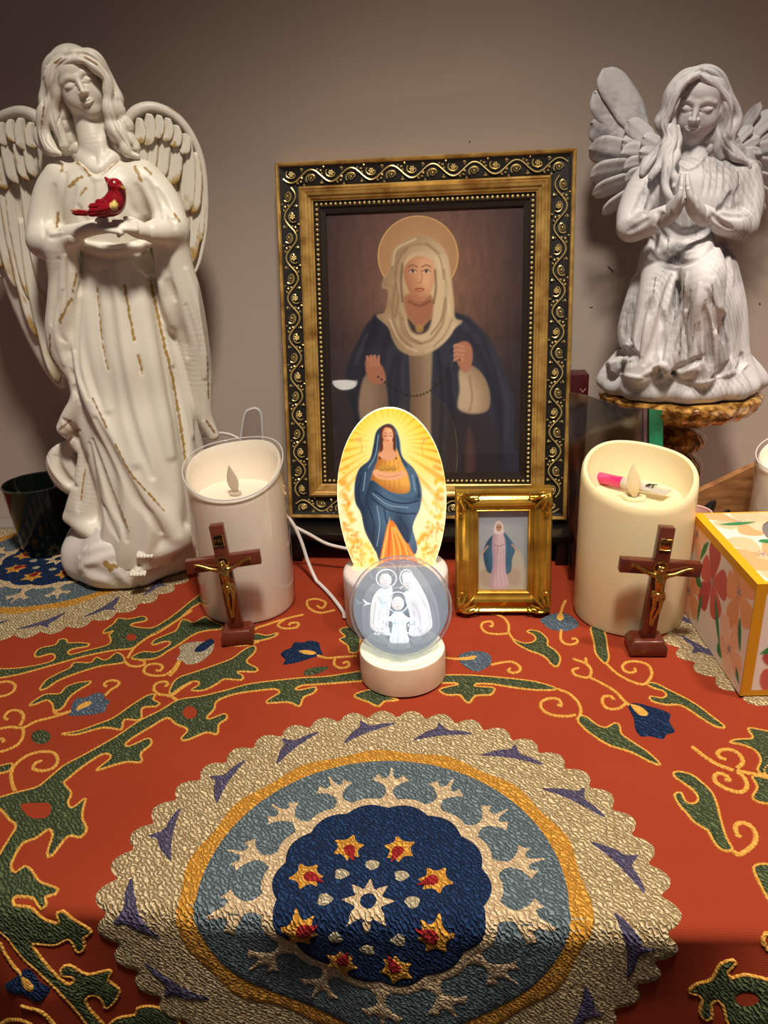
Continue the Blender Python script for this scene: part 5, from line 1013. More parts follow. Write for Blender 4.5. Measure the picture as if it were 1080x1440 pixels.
# ---- amber mercury glass stand
st_c = (GA_C[0], GA_C[1]+0.002)
def glass_amber():
    m = mat('amber_mercury_glass', srgb(190, 130, 44), 0.10, 0.35, coat=1.0)
    nt = m.node_tree; b = nt.nodes['Principled BSDF']; tc = nt.nodes.new('ShaderNodeTexCoord'); v = nt.nodes.new('ShaderNodeTexVoronoi'); v.inputs['Scale'].default_value = 260; n = nt.nodes.new('ShaderNodeTexNoise'); n.inputs['Scale'].default_value = 110; n.inputs['Detail'].default_value = 6
    r = nt.nodes.new('ShaderNodeValToRGB'); r.color_ramp.elements[0].position = 0.42; r.color_ramp.elements[0].color = srgb(112, 66, 16); r.color_ramp.elements[1].position = 0.66; r.color_ramp.elements[1].color = srgb(232, 180, 90)
    nt.links.new(tc.outputs['Object'], n.inputs['Vector']); nt.links.new(tc.outputs['Object'], v.inputs['Vector']); nt.links.new(n.outputs['Fac'], r.inputs['Fac']); nt.links.new(r.outputs['Color'], b.inputs['Base Color'])
    bp = nt.nodes.new('ShaderNodeBump'); bp.inputs['Strength'].default_value = 0.5; bp.inputs['Distance'].default_value = 0.001; nt.links.new(v.outputs['Distance'], bp.inputs['Height']); nt.links.new(bp.outputs[0], b.inputs['Normal'])
    return m
m_amber = glass_amber()
sg = empty('glass_stand', (st_c[0], st_c[1], 0.0012), 'amber mercury glass pedestal stand under the kneeling angel', 'stand')
H = STAND_TOP-0.0012
def rib(n, amp, i0, i1): return lambda th, i, r, z: (r*(1+(amp*np.abs(np.sin(th*n/2)) if i0 <= i <= i1 else 0)), z)
k_ = H
mb = MB(); mb.lathe([(0.012, k_-0.031), (0.028, k_-0.030), (0.051, k_-0.026), (0.065, k_-0.020), (0.072, k_-0.012), (0.0738, k_-0.004), (0.072, k_-0.001), (0.068, k_-0.0005), (0.0, k_-0.0005)], n=96, fn=rib(22, 0.045, 1, 5), cap=False); mb.build('plate', m_amber, sg, world=False)
mb = MB(); mb.lathe([(0.014, k_-0.030), (0.0135, k_-0.037), (0.018, k_-0.040), (0.026, k_-0.044), (0.0305, k_-0.051), (0.028, k_-0.058), (0.018, k_-0.063), (0.020, k_-0.066), (0.027, k_-0.073), (0.0300, k_-0.084), (0.027, k_-0.098), (0.016, k_-0.110)], n=96, fn=rib(28, 0.05, 3, 9), cap=False); mb.build('stem', m_amber, sg, world=False)
zb = max(0.012, k_-0.110)
mb = MB(); mb.lathe([(0.014, zb+0.001), (0.022, zb-0.004), (0.032, 0.006), (0.038, 0.003), (0.038, 0.0), (0.0, 0.0)], n=72, cap=False); mb.build('foot', m_amber, sg, world=False)
# ------------------------------------------------------------------ big ornate frame
def thin_glass(name, tint=(1, 1, 1, 1), rough=0.02, base=0.02, edge=0.5, refl=1.0):
    """clear pane: mostly transparent, reflecting more at glancing angles"""
    if name in MATS: return MATS[name]
    m = bpy.data.materials.new(name); m.use_nodes = True; nt = m.node_tree; nt.nodes.clear(); out = nt.nodes.new('ShaderNodeOutputMaterial')
    tr = nt.nodes.new('ShaderNodeBsdfTransparent'); tr.inputs[0].default_value = tint; gl = nt.nodes.new('ShaderNodeBsdfGlossy'); gl.inputs['Roughness'].default_value = rough; gl.inputs[0].default_value = (refl, refl, refl, 1)
    fr = nt.nodes.new('ShaderNodeLayerWeight'); fr.inputs[0].default_value = edge; mr = nt.nodes.new('ShaderNodeMapRange'); mr.inputs[3].default_value = base; mr.inputs[4].default_value = 0.75; pw = nt.nodes.new('ShaderNodeMath'); pw.operation = 'POWER'; pw.inputs[1].default_value = 3.0
    mx = nt.nodes.new('ShaderNodeMixShader'); nt.links.new(fr.outputs['Facing'], pw.inputs[0]); nt.links.new(pw.outputs[0], mr.inputs[0]); nt.links.new(mr.outputs[0], mx.inputs[0]); nt.links.new(tr.outputs[0], mx.inputs[1]); nt.links.new(gl.outputs[0], mx.inputs[2]); nt.links.new(mx.outputs[0], out.inputs[0]); MATS[name] = m
    return m
m_gold = mat('frame_gold', srgb(220, 178, 100), 0.36, 0.45, bump=(500, 0.1, 0.0004), var=(60, srgb(150, 106, 44), 0.35, 0.7))
m_goldfine = mat('scroll_gold', srgb(216, 192, 128), 0.32, 0.6)
m_blackband = mat('frame_black', srgb(28, 22, 18), 0.45, spec=0.4, bump=(900, 0.3, 0.0004))
FB_L = np.array([-0.103, 0.80, 0.037]); FB_R = np.array([0.193, 0.76, 0.037]); FW = float(np.linalg.norm(FB_R-FB_L)); FH = 0.366; LEAN = math.radians(11.2)
f_yaw = math.atan2(FB_R[1]-FB_L[1], FB_R[0]-FB_L[0])
fx = (FB_R-FB_L)/FW; fn0 = np.array([fx[1], -fx[0], 0]); fup = np.array([0, 0, 1])*math.cos(LEAN)-fn0*math.sin(LEAN); fn = fn0*math.cos(LEAN)+np.array([0, 0, 1])*math.sin(LEAN)
FO = (FB_L+FB_R)/2
def fr3(x, y, z=0.0): return FO+fx*x+fup*y+fn*z            # x from the middle, y up from the bottom edge, z towards the viewer
def ring(prof, W, H, to3, material, name, parent, bevel=0):
    """mitred moulding: prof [(inset, height)...]"""
    V = []
    for d, z in prof:
        for sx, sy in ((-1, 0), (1, 0), (1, 1), (-1, 1)): V.append(to3(sx*(W/2-d), d if sy == 0 else H-d, z))
    F = [(i*4+j, i*4+(j+1) % 4, (i+1)*4+(j+1) % 4, (i+1)*4+j) for i in range(len(prof)-1) for j in range(4)]
    return MB().add(V, F).build(name, material, parent, smooth=False)
bf = empty('picture_frame', (FO[0], FO[1], 0.0342), 'large ornate black and gold picture frame leaning back behind the glowing lamp', 'picture frame')
ring([(0, -0.010), (0, 0.012), (0.0012, 0.0135), (0.003, 0.0130), (0.004, 0.0115)], FW, FH, fr3, m_gold, 'outer_lip', bf)
ring([(0.004, 0.0115), (0.007, 0.0105), (0.014, 0.0095), (0.021, 0.0090), (0.0235, 0.0085)], FW, FH, fr3, m_blackband, 'carved_band', bf)
ring([(0.0235, 0.0085), (0.0240, 0.0135), (0.0262, 0.0150), (0.0275, 0.0138), (0.0282, 0.0138), (0.0300, 0.0128), (0.0322, 0.0122), (0.0328, 0.0108), (0.0352, 0.0100), (0.0358, 0.0088), (0.0375, 0.0080)], FW, FH, fr3, m_gold, 'gold_moulding', bf)
ring([(0.0375, 0.0080), (0.0378, 0.0055), (0.0432, 0.0050), (0.0436, 0.0040), (0.049, 0.0030), (0.0492, 0.0)], FW, FH, fr3, mat('frame_inner', srgb(38, 26, 18), 0.35), 'inner_slip', bf)
V = [fr3(x, y, z) for z in (-0.010, -0.004) for x, y in ((-FW/2+.002, .002), (FW/2-.002, .002), (FW/2-.002, FH-.002), (-FW/2+.002, FH-.002))]
MB().add(V, [(0, 3, 2, 1), (4, 5, 6, 7), (0, 1, 5, 4), (1, 2, 6, 5), (2, 3, 7, 6), (3, 0, 4, 7)]).build('backing_board', mat('backing', srgb(40, 32, 26), 0.8), bf, smooth=False)
# rear support leg
P0, P1 = fr3(0, FH*0.55, -0.011), fr3(0, FH*0.40, -0.011)
# beading
def beads():
    mb = MB(); d = 0.0405; step = 0.0049; x0, x1, y0, y1 = -FW/2+d, FW/2-d, d, FH-d
    for a, b in (((x0, y0), (x1, y0)), ((x1, y0), (x1, y1)), ((x1, y1), (x0, y1)), ((x0, y1), (x0, y0))):
        n = int(np.hypot(b[0]-a[0], b[1]-a[1])/step)
        for i in range(n): t = i/n; mb.ball(fr3(a[0]+(b[0]-a[0])*t, a[1]+(b[1]-a[1])*t, 0.0058), 0.00175, 8, 6)
    o = mb.build('beading', m_goldfine, bf); tag(o, kind='stuff')
beads()
def scroll_side(a, b, flip):
    """vine scroll with rosettes, grapes and leaves along one side; a, b = ends (x,y) of the band's centre line"""
    a, b = np.array(a), np.array(b); L = np.linalg.norm(b-a); t = (b-a)/L; n = np.array([-t[1], t[0]])*flip; mb = MB(); per = 0.0415; N = max(1, round(L/per)); per = L/N
    def Q(s, o, z=0.0): p = a+t*s+n*o; return fr3(p[0], p[1], 0.0098+z)
    s = np.linspace(0.002, L-0.002, N*36); mb.tube([Q(q, 0.0060*math.sin(2*math.pi*q/per), 0.0009) for q in s], 0.00085, 5)
    for i in range(N*2):
        c = (i+0.5)*per/2; sg = -1 if i % 2 == 0 else 1
        # spiral
        th = np.linspace(0, 4.6, 22); r = 0.0070*(1-th/6.4)
        mb.tube([Q(c+0.001+r_*math.cos(q+2.4)*1.0, sg*(0.0020+r_*math.sin(q+2.4)*0.75), 0.0008) for q, r_ in zip(th, r)], np.linspace(0.0008, 0.00055, 22), 5)
        if i % 2 == 0:
            for k in range(7):
                q = 2*math.pi*k/6; rr = 0 if k == 6 else 0.0019; mb.ball(Q(c+rr*math.cos(q), sg*0.0022+rr*math.sin(q), 0.0010), 0.00115, 6, 5)
        else:
            mb.ball(Q(c, sg*0.0022, 0.0008), (0.0013, 0.0013, 0.0013), 7, 5)
            for q in np.linspace(0.3, 5.6, 9): mb.ball(Q(c+0.0027*math.cos(q), sg*0.0022+0.0024*math.sin(q), 0.0006), 0.00075, 5, 4)
        for k, (ds, do) in enumerate(((0.0085, -0.0050), (0.0105, -0.0028), (0.0075, -0.0070), (-0.0080, -0.0058), (-0.0098, 0.0030), (0.0092, 0.0066), (-0.0075, 0.0072))):
            s0 = c+ds
            if not 0.003 < s0 < L-0.003: continue
            p0 = Q(s0, sg*do, 0.0004); p1 = Q(s0+0.0026*math.cos(k*1.3), sg*(do+0.0024*math.sin(k*1.3)), 0.0009); mb.tube([p0, (p0+p1)/2, p1], [0.0004, 0.0012, 0.0003], 5)
            if k < 4: mb.ball(Q(s0-0.0016, sg*(do+0.0012), 0.0004), 0.0008, 5, 4)
    o = mb.build('scrollwork', m_goldfine, bf); tag(o, kind='stuff')
e_ = 0.0138
scroll_side((-FW/2+.006, e_), (FW/2-.006, e_), 1); scroll_side((-FW/2+.006, FH-e_), (FW/2-.006, FH-e_), -1); scroll_side((-FW/2+e_, .022), (-FW/2+e_, FH-.022), 1); scroll_side((FW/2-e_, .022), (FW/2-e_, FH-.022), -1)
# the print: a veiled woman with a halo (plain stand-in)
IN = 0.0485
def pic3(u, v): return FO[None]+fx[None]*(-FW/2+IN+u*(FW-2*IN))[:, None]+fup[None]*(FH-IN-v*(FH-2*IN))[:, None]+fn[None]*0.0008
p = Print(pic3, 300, 380, c8(84, 62, 60))
yy = np.clip((p.Y-306)/370, 0, 1); xx = (p.X-592)/150
for ch, (ca, cb) in enumerate(((90, 52), (64, 42), (62, 50))): p.C[..., ch] = (ca+(cb-ca)*yy)/255*(1-0.30*np.clip(np.abs(xx), 0, 1)**2)
p.blob((592, 410), (165, 190), c8(172, 124, 94), 0.8, 1.4); p.blob((650, 400), (90, 160), c8(160, 114, 90), 0.25); p.noise(0.035, (40, 90), (1, 0.6)); p.noise(0.02, (60,), (1.2, 0.12))
p.poly(ellip(588, 390, 56, 86, 24)[:0] or [(588+56*math.cos(t), 360+56*math.sin(t)) for t in np.linspace(0, 6.28, 24, endpoint=False)], c8(198, 152, 104), 2.0, 0.75); p.blob((588, 355), (50, 50), c8(206, 160, 112), 0.35)
p.line([(588+56*math.cos(t), 360+56*math.sin(t)) for t in np.linspace(0, 6.28, 40)], c8(226, 184, 120), 1.6, 0.9, False)
CLK = c8(50, 52, 66); CLD = c8(30, 30, 42)
p.poly([(542, 440), (520, 452), (505, 478), (490, 510), (486, 548), (496, 580), (500, 620), (494, 690), (726, 690), (722, 620), (724, 570), (712, 528), (694, 486), (672, 458), (640, 440)], CLK, 2.5, shade=(CLD, -26, 10, 30))
for L, c_, w_, a_ in (([(530, 460), (512, 500), (506, 545)], CLD, 7, .6), ([(548, 470), (534, 520), (540, 570), (536, 640)], CLD, 8, .6), ([(560, 500), (556, 580), (560, 670)], CLD, 8, .5), ([(660, 470), (684, 520), (700, 580), (704, 650)], CLD, 10, .5), ([(630, 520), (636, 600), (630, 670)], CLD, 10, .6), ([(516, 470), (500, 510)], c8(78, 80, 96), 5, .5), ([(690, 500), (712, 560), (712, 620)], c8(70, 70, 86), 5, .5), ([(650, 455), (672, 480)], c8(74, 76, 92), 6, .5)): p.line(L, c_, w_, a_, soft=6)
p.poly([(640, 585), (690, 590), (700, 690), (630, 690)], c8(54, 40, 44), 6, 0.7)
p.poly([(660, 600), (668, 640), (664, 690), (656, 690), (654, 640)], c8(120, 80, 70), 4, 0.5)
p.poly([(578, 480), (606, 480), (606, 560), (604, 690), (578, 690), (578, 560)], c8(178, 150, 118), 2, 0.9, shade=(c8(118, 92, 72), -14, 0, 12)); p.line([(590, 500), (588, 600), (590, 680)], c8(140, 112, 88), 3, .6, soft=4)
# veil
p.poly([(552, 356), (566, 340), (590, 331), (612, 338), (628, 356), (634, 386), (638, 420), (640, 446), (650, 452), (640, 462), (632, 474), (618, 488), (600, 498), (580, 500), (562, 492), (552, 476), (546, 460), (530, 444), (542, 438), (546, 410), (538, 404), (540, 392), (548, 380)], c8(214, 190, 154), 1.6, shade=(c8(150, 122, 92), -20, -6, 26))
for L, c_, w_, a_ in (([(556, 360), (576, 346), (600, 344), (618, 356)], c8(150, 122, 92), 3, .6), ([(552, 372), (558, 350), (584, 336)], c8(236, 218, 184), 3, .6), ([(556, 400), (552, 440), (560, 470), (578, 488)], c8(148, 118, 90), 4, .7), ([(562, 440), (568, 468), (586, 482), (606, 478), (620, 460)], c8(150, 120, 92), 3.5, .7), ([(624, 380), (628, 420), (622, 456)], c8(158, 130, 100), 4, .7), ([(548, 450), (564, 482), (586, 494)], c8(232, 212, 178), 3, .6), ([(614, 360), (626, 400), (632, 440)], c8(236, 216, 182), 3, .5), ([(600, 494), (626, 478), (640, 456)], c8(226, 204, 170), 3, .6), ([(568, 452), (578, 472), (596, 476)], c8(230, 210, 176), 2.5, .5), ([(540, 400), (552, 404), (554, 416)], c8(150, 122, 94), 3, .6)): p.line(L, c_, w_, a_, soft=3)
p.poly([(572, 444), (570, 415), (606, 415), (608, 444), (600, 456), (590, 460), (580, 456)], c8(168, 112, 84), 2); p.poly([(574, 448), (590, 462), (606, 448), (602, 464), (590, 470), (578, 464)], c8(52, 42, 50), 2, 0.9); p.line([(574, 446), (590, 460), (607, 446)], c8(170, 126, 76), 2, .9); p.poly(ellip(590, 462, 6, 6), c8(176, 136, 84), 1, .9)
# face
p.poly([(568, 384), (570, 366), (580, 358), (592, 356), (604, 360), (611, 372), (611, 392), (606, 410), (598, 420), (590, 423), (582, 419), (573, 405)], c8(218, 166, 126), 1.6, shade=(c8(166, 108, 78), -10, 3, 14))
p.poly([(566, 380), (572, 362), (590, 354), (606, 360), (613, 376), (606, 366), (590, 360), (576, 366)], c8(206, 182, 148), 1.5, .9); p.blob((598, 392), (9, 12), c8(234, 186, 148), .5)
for sx in (-1, 1):
    ex = 590+sx*9.5; p.poly([(ex-5, 382), (ex, 379.5), (ex+5, 382), (ex, 384)], c8(236, 220, 204), .7); p.blob((ex, 381.6), (2.6, 2.6), c8(40, 26, 22), 1.0, .4); p.line([(ex-5.5, 381.5), (ex, 378.8), (ex+5.5, 381.5)], c8(70, 42, 34), 1.2, .9); p.line([(ex-6.5, 375.5), (ex, 372.8), (ex+6.5, 375.5)], c8(104, 66, 48), 1.5, .8)
p.line([(592, 380), (593.5, 392), (592, 397), (588, 398)], c8(168, 110, 84), 1.5, .7); p.line([(584, 407), (588, 405.6), (590, 406), (592, 405.6), (596, 407)], c8(150, 66, 58), 2.0, .9); p.line([(585, 408), (590, 410), (595, 408)], c8(178, 88, 76), 1.8, .8); p.line([(582, 416), (590, 420), (598, 416)], c8(168, 110, 82), 2, .5, soft=2)
for L, c_, w_, a_ in (([(572, 350), (560, 366), (556, 392), (560, 420), (556, 446)], c8(118, 92, 68), 2.2, .55), ([(600, 342), (618, 362), (624, 392)], c8(126, 98, 74), 2.0, .5), ([(566, 446), (574, 470), (592, 484)], c8(120, 92, 70), 2.2, .6), ([(626, 420), (620, 450), (606, 470)], c8(120, 92, 70), 2.2, .6), ([(546, 452), (556, 474), (570, 490)], c8(132, 104, 80), 2.0, .5), ([(636, 448), (626, 470), (610, 488)], c8(132, 104, 80), 2.0, .5), ([(566, 372), (564, 396), (566, 424)], c8(70, 48, 36), 3.0, .5), ([(612, 380), (613, 404), (610, 426)], c8(70, 48, 36), 3.0, .5), ([(575, 424), (590, 430), (604, 424)], c8(116, 70, 52), 4.0, .6)): p.line(L, c_, w_, a_, soft=2.5)
for L, c_, w_, a_ in (([(528, 452), (516, 486), (512, 520), (516, 548)], c8(26, 26, 38), 4, .6), ([(556, 498), (548, 540), (552, 600), (546, 670)], c8(26, 26, 38), 4, .6), ([(616, 496), (622, 560), (618, 640)], c8(26, 26, 38), 5, .6), ([(680, 480), (698, 530), (706, 600)], c8(28, 28, 40), 5, .5), ([(566, 510), (568, 590), (572, 660)], c8(72, 74, 90), 3, .4), ([(634, 500), (640, 560)], c8(72, 74, 90), 3, .4)): p.line(L, c_, w_, a_, soft=4)
# raised hands and cuffs
p.poly([(512, 530), (530, 526), (542, 540), (545, 580), (540, 600), (512, 600), (504, 570)], c8(176, 146, 118), 2, .85, shade=(c8(110, 84, 70), 10, 0, 14)); p.poly([(514, 506), (526, 500), (534, 510), (540, 520), (542, 536), (526, 540), (516, 528)], c8(176, 116, 88), 1.5)
for i in range(4): p.line([(522+i*3.5, 514-i*0.5), (516+i*5.5, 500-i*0.2+abs(i-1.5))], c8(190, 130, 98), 3.4, .95)
p.poly([(646, 520), (664, 515), (680, 530), (688, 552), (686, 576), (664, 582), (644, 574), (646, 548)], c8(214, 188, 154), 2, .95, shade=(c8(150, 120, 94), 10, -4, 14)); p.line([(660, 530), (664, 560), (660, 578)], c8(150, 122, 94), 3, .6, soft=3)
p.poly([(642, 484), (656, 480), (664, 490), (664, 510), (656, 524), (646, 516), (640, 500)], c8(186, 124, 94), 1.5)
for i in range(4): p.line([(652, 488+i*6), (641, 485+i*6.4), (639, 488+i*6.2)], c8(206, 146, 112), 3.6, .9)
for a, b in (((532, 530), (646, 506)),):      # bead strand
    for t in np.linspace(0, 1, 26): p.blob((a[0]+(b[0]-a[0])*t, a[1]+(b[1]-a[1])*t+math.sin(math.pi*t)*38), (2.0, 2.0), c8(32, 22, 20), .9, .5)
m_print = mat('printed_canvas', rough=0.55, spec=0.3, attr='Col')
link('picture_print', p.mesh('picture_print'), m_print, bf, smooth=False)
g = [fr3(-FW/2+IN-.001, IN-.001, 0.0022), fr3(FW/2-IN+.001, IN-.001, 0.0022), fr3(FW/2-IN+.001, FH-IN+.001, 0.0022), fr3(-FW/2+IN-.001, FH-IN+.001, 0.0022)]
MB().add(g, [(0, 1, 2, 3)]).build('glass_pane', thin_glass('picture_glass', base=0.04), bf, smooth=False)
# low black riser under the frame
rs = empty('black_riser', (FO[0]+0.002, FO[1]-0.008, 0.0012), 'low black display riser the ornate picture frame stands on', 'riser', rz=f_yaw)
m_blk = mat('black_lacquer', srgb(14, 12, 12), 0.35)
MB().box((0, 0, 0.029), (0.305, 0.072, 0.008)).build('riser_top', m_blk, rs, world=False, bevel=0.002)
for sx in (-1, 1): MB().box((sx*0.142, 0, 0.0126), (0.016, 0.066, 0.0248)).build('riser_leg', m_blk, rs, world=False, bevel=0.001)
MB().box((0, 0.024, 0.0126), (0.284, 0.006, 0.0248)).build('riser_back', m_blk, rs, world=False)
# ------------------------------------------------------------------ small gold frame with a photo
SL = np.array([0.0628, 0.6322, 0.0018]); SR = np.array([0.1487, 0.6247, 0.0018]); SW = float(np.linalg.norm(SR-SL)); SH = 0.1165; sl_ = math.radians(9.2)
sx_ = (SR-SL)/SW; sn0 = np.array([sx_[1], -sx_[0], 0]); su = np.array([0, 0, 1])*math.cos(sl_)-sn0*math.sin(sl_); sn = sn0*math.cos(sl_)+np.array([0, 0, 1])*math.sin(sl_); SO = (SL+SR)/2
def sf3(x, y, z=0.0): return SO+sx_*x+su*y+sn*z
sf = empty('photo_frame', SO, 'small shiny gold frame with a photo of a blue robed figure', 'photo frame')
m_brass = mat('polished_gold', srgb(208, 164, 66), 0.2, 0.75, bump=(240, 0.12, 0.0006, 2), var=(40, srgb(158, 114, 34), 0.35, 0.7))
prof = [(0, -0.012), (0, 0.004), (0.0012, 0.0065), (0.003, 0.0072), (0.0045, 0.0060), (0.0065, 0.0056), (0.009, 0.0072), (0.012, 0.0086), (0.0145, 0.0082), (0.016, 0.0064), (0.0168, 0.0048), (0.0182, 0.0046), (0.0195, 0.0054), (0.0205, 0.0044), (0.0212, 0.0022), (0.0215, 0.0)]
ring(prof, SW, SH, sf3, m_brass, 'moulding', sf)
def corner_leaf(cx, cy, sx, sy):
    mb = MB()
    def Q(a, b, z): return sf3(cx+sx*a*1.12, cy+sy*b*1.12, z+0.0012)
    for k in range(5):
        t = (k-2)*0.42; d = np.array([math.cos(math.pi/4+t), math.sin(math.pi/4+t)]); L = (0.0125, 0.0145, 0.0165, 0.0145, 0.0125)[k]
        P = [Q(0.003+d[0]*L*q, 0.003+d[1]*L*q, 0.0075+0.003*math.sin(q*2.6)-0.0012*q) for q in np.linspace(0, 1, 7)]; mb.tube(P, [0.0008, 0.0015, 0.0019, 0.0018, 0.0015, 0.0011, 0.0006], 7)
    for sg in (0, 1):
        th = np.linspace(0, 4.2, 14); r = 0.0034*(1-th/6); P = []
        for q, r_ in zip(th, r):
            a, b = 0.017+r_*math.cos(q+3.4), 0.0052+r_*math.sin(q+3.4)
            if sg: a, b = b, a
            P.append(Q(a, b, 0.0085))
        mb.tube(P, 0.0008, 6)
    mb.ball(Q(0.0045, 0.0045, 0.0085), 0.0022, 8, 6)
    mb.build('corner_leaf', m_brass, sf)
for sx in (1, -1):
    for y0, sy in ((0, 1), (SH, -1)): corner_leaf(-sx*SW/2, y0, sx, sy)
V = [sf3(x, y, z) for z in (-0.012, -0.004) for x, y in ((-SW/2+.001, .001), (SW/2-.001, .001), (SW/2-.001, SH-.001), (-SW/2+.001, SH-.001))]
MB().add(V, [(0, 3, 2, 1), (4, 5, 6, 7), (0, 1, 5, 4), (1, 2, 6, 5), (2, 3, 7, 6), (3, 0, 4, 7)]).build('backing_board', mat('backing', srgb(40, 32, 26), 0.8), sf, smooth=False)
# strut behind
a, b = sf3(0, 0.072, -0.012), sf3(0, 0.0, -0.046); b[2] = 0.0022
MB().tube([a, b], 0.004, 6, flat=(2.5, 0.5)).build('easel_strut', mat('backing', srgb(40, 32, 26), 0.8), sf)
SI = 0.0213
def ph3(u, v): return SO[None]+sx_[None]*(-SW/2+SI+u*(SW-2*SI))[:, None]+su[None]*(SH-SI-v*(SH-2*SI))[:, None]+sn[None]*0.0006
p = Print(ph3, 96, 132, c8(150, 158, 166))
yy = (p.Y-727)/102; p.C[:] = c8(158, 164, 170)[None, None]*(1-np.clip(yy, 0, 1)[..., None]*0.15); p.blob((700, 770), (60, 80), c8(196, 204, 210), .5)
p.poly([(672, 790), (690, 770), (712, 772), (734, 780), (736, 835), (668, 835)], c8(196, 186, 164), 3, .8); p.poly(ellip(684, 812, 10, 12), c8(176, 160, 136), 2, .8); p.poly(ellip(722, 810, 10, 12), c8(180, 160, 140), 2, .8)
p.poly([(694, 752), (684, 764), (680, 780), (684, 800), (690, 806), (716, 806), (720, 786), (724, 770), (712, 752), (704, 748)], c8(66, 108, 138), 1, shade=(c8(38, 66, 90), -4, 0, 6))
p.poly([(694, 748), (696, 736), (701, 733), (706, 738), (708, 750), (711, 765), (711, 800), (715, 822), (708, 828), (692, 828), (688, 820), (693, 795), (692, 765)], c8(214, 188, 196), 1, shade=(c8(170, 144, 158), -4, 0, 5))
for x in (696, 700, 704, 708): p.line([(x, 772), (x-1+(x-702)*.2, 800), (x+(x-702)*.6, 824)], c8(178, 150, 164), 1.0, .7)
p.line([(694, 766), (702, 768), (710, 765)], c8(150, 120, 140), 1.2, .8); p.line([(701, 768), (699, 778)], c8(150, 120, 140), 1, .7)
p.poly([(695, 750), (696, 737), (701, 732), (707, 737), (708, 750)], c8(226, 214, 206), .8); p.poly(ellip(701.5, 742, 4.0, 5.2), c8(196, 150, 124), .6)
for ex in (699.6, 703.4): p.blob((ex, 741.2), (1.2, 1.2), c8(50, 34, 30), .9, .4)
p.line([(700, 745.4), (703, 745.4)], c8(150, 70, 64), .8, .8); p.line([(686, 768), (680, 776), (676, 780)], c8(204, 160, 136), 2.4, .9); p.line([(720, 766), (727, 774), (731, 776)], c8(204, 160, 136), 2.4, .9)
link('photo_print', p.mesh('photo_print'), m_print, sf, smooth=False)
g = [sf3(-SW/2+SI, SI, 0.0015), sf3(SW/2-SI, SI, 0.0015), sf3(SW/2-SI, SH-SI, 0.0015), sf3(-SW/2+SI, SH-SI, 0.0015)]
MB().add(g, [(0, 1, 2, 3)]).build('glass_pane', thin_glass('picture_glass'), sf, smooth=False)
# ------------------------------------------------------------------ flameless candles
def rim_fn(zb, zf, zl, zr, extra=0.0015, rot=0.0):
    """height of a melted candle rim by angle, from its heights at the back, front, left and right"""
    mean = (zb+zf+zl+zr)/4; a = (zr-zl)/2; b = (zb-zf)/2; c = ((zl+zr)-(zb+zf))/4
    return lambda th: mean+a*np.cos(th+rot)+b*np.sin(th+rot)+c*np.cos(2*(th+rot))+extra*np.sin(3*(th+rot)+0.6)
def candle_wax(r, rim, depth, wall, n=96, wick=(0, 0)):
    """outer wall up to the melted rim, rounded lip, then the hollowed top"""
    rows = [(r*0.985, 0.0, 0), (r, 0.003, 0), (r, 0.5, 1), (r, 0.94, 1), (r-0.0006, 0.985, 1), (r-0.0022, 1.0, 1), (r-wall, 0.992, 1)]
    th = np.linspace(0, 2*np.pi, n, endpoint=False); V = []
    for rr, z, k in rows: V.append(np.c_[rr*np.cos(th), rr*np.sin(th), np.full(n, z) if k == 0 else rim(th)*z])
    zmin = rim(th).min(); zin = zmin-depth
    for q in (0.25, 0.5, 0.75, 1.0):
        rr = (r-wall)*(1-0.16*q**2); V.append(np.c_[rr*np.cos(th), rr*np.sin(th), rim(th)*0.992*(1-q)+zin*q])
    for rr, dz in ((0.62, -0.001), (0.3, -0.0016), (0.08, -0.0016)): V.append(np.c_[r*rr*np.cos(th), r*rr*np.sin(th), np.full(n, zin+dz)])
    m = len(V); V = np.concatenate(V); F = [(i*n+j, i*n+(j+1) % n, (i+1)*n+(j+1) % n, (i+1)*n+j) for i in range(m-1) for j in range(n)]
    F.append(tuple(range(n-1, -1, -1))); F.append(tuple(range((m-1)*n, m*n)))
    return MB().add(V, F), zin
def flame(c, h, w, tilt=(0, 0), face=0.0):
    """flat plastic flame blade"""
    prof = [(0.0, 0.30), (0.12, 0.62), (0.28, 0.92), (0.42, 1.0), (0.6, 0.84), (0.78, 0.52), (0.92, 0.2), (1.0, 0.03)]; mb = MB(); n = 12; V = []
    ca, sa = math.cos(face), math.sin(face)
    for t, q in prof:
        for k in range(n):
            a = 2*math.pi*k/n; x, y = w*q*math.cos(a), w*0.42*q*math.sin(a); V.append((c[0]+x*ca-y*sa+tilt[0]*t*h, c[1]+x*sa+y*ca+tilt[1]*t*h, c[2]+t*h))
    F = [(i*n+j, i*n+(j+1) % n, (i+1)*n+(j+1) % n, (i+1)*n+j) for i in range(len(prof)-1) for j in range(n)]+[tuple(range(n-1, -1, -1)), tuple(range((len(prof)-1)*n, len(prof)*n))]
    return mb.add(V, F)
m_waxw = mat('white_wax', srgb(244, 230, 210), 0.4, sss=0.35, sss_r=(0.008, 0.006, 0.005), spec=0.4)
m_waxi = mat('ivory_wax', srgb(238, 222, 178), 0.3, sss=0.4, sss_r=(0.010, 0.007, 0.003), spec=0.5, coat=0.15)
m_flame_w = mat('flame_plastic', srgb(196, 180, 158), 0.45, sss=0.2); m_flame_i = mat('flame_ivory', srgb(226, 208, 170), 0.4, sss=0.3)
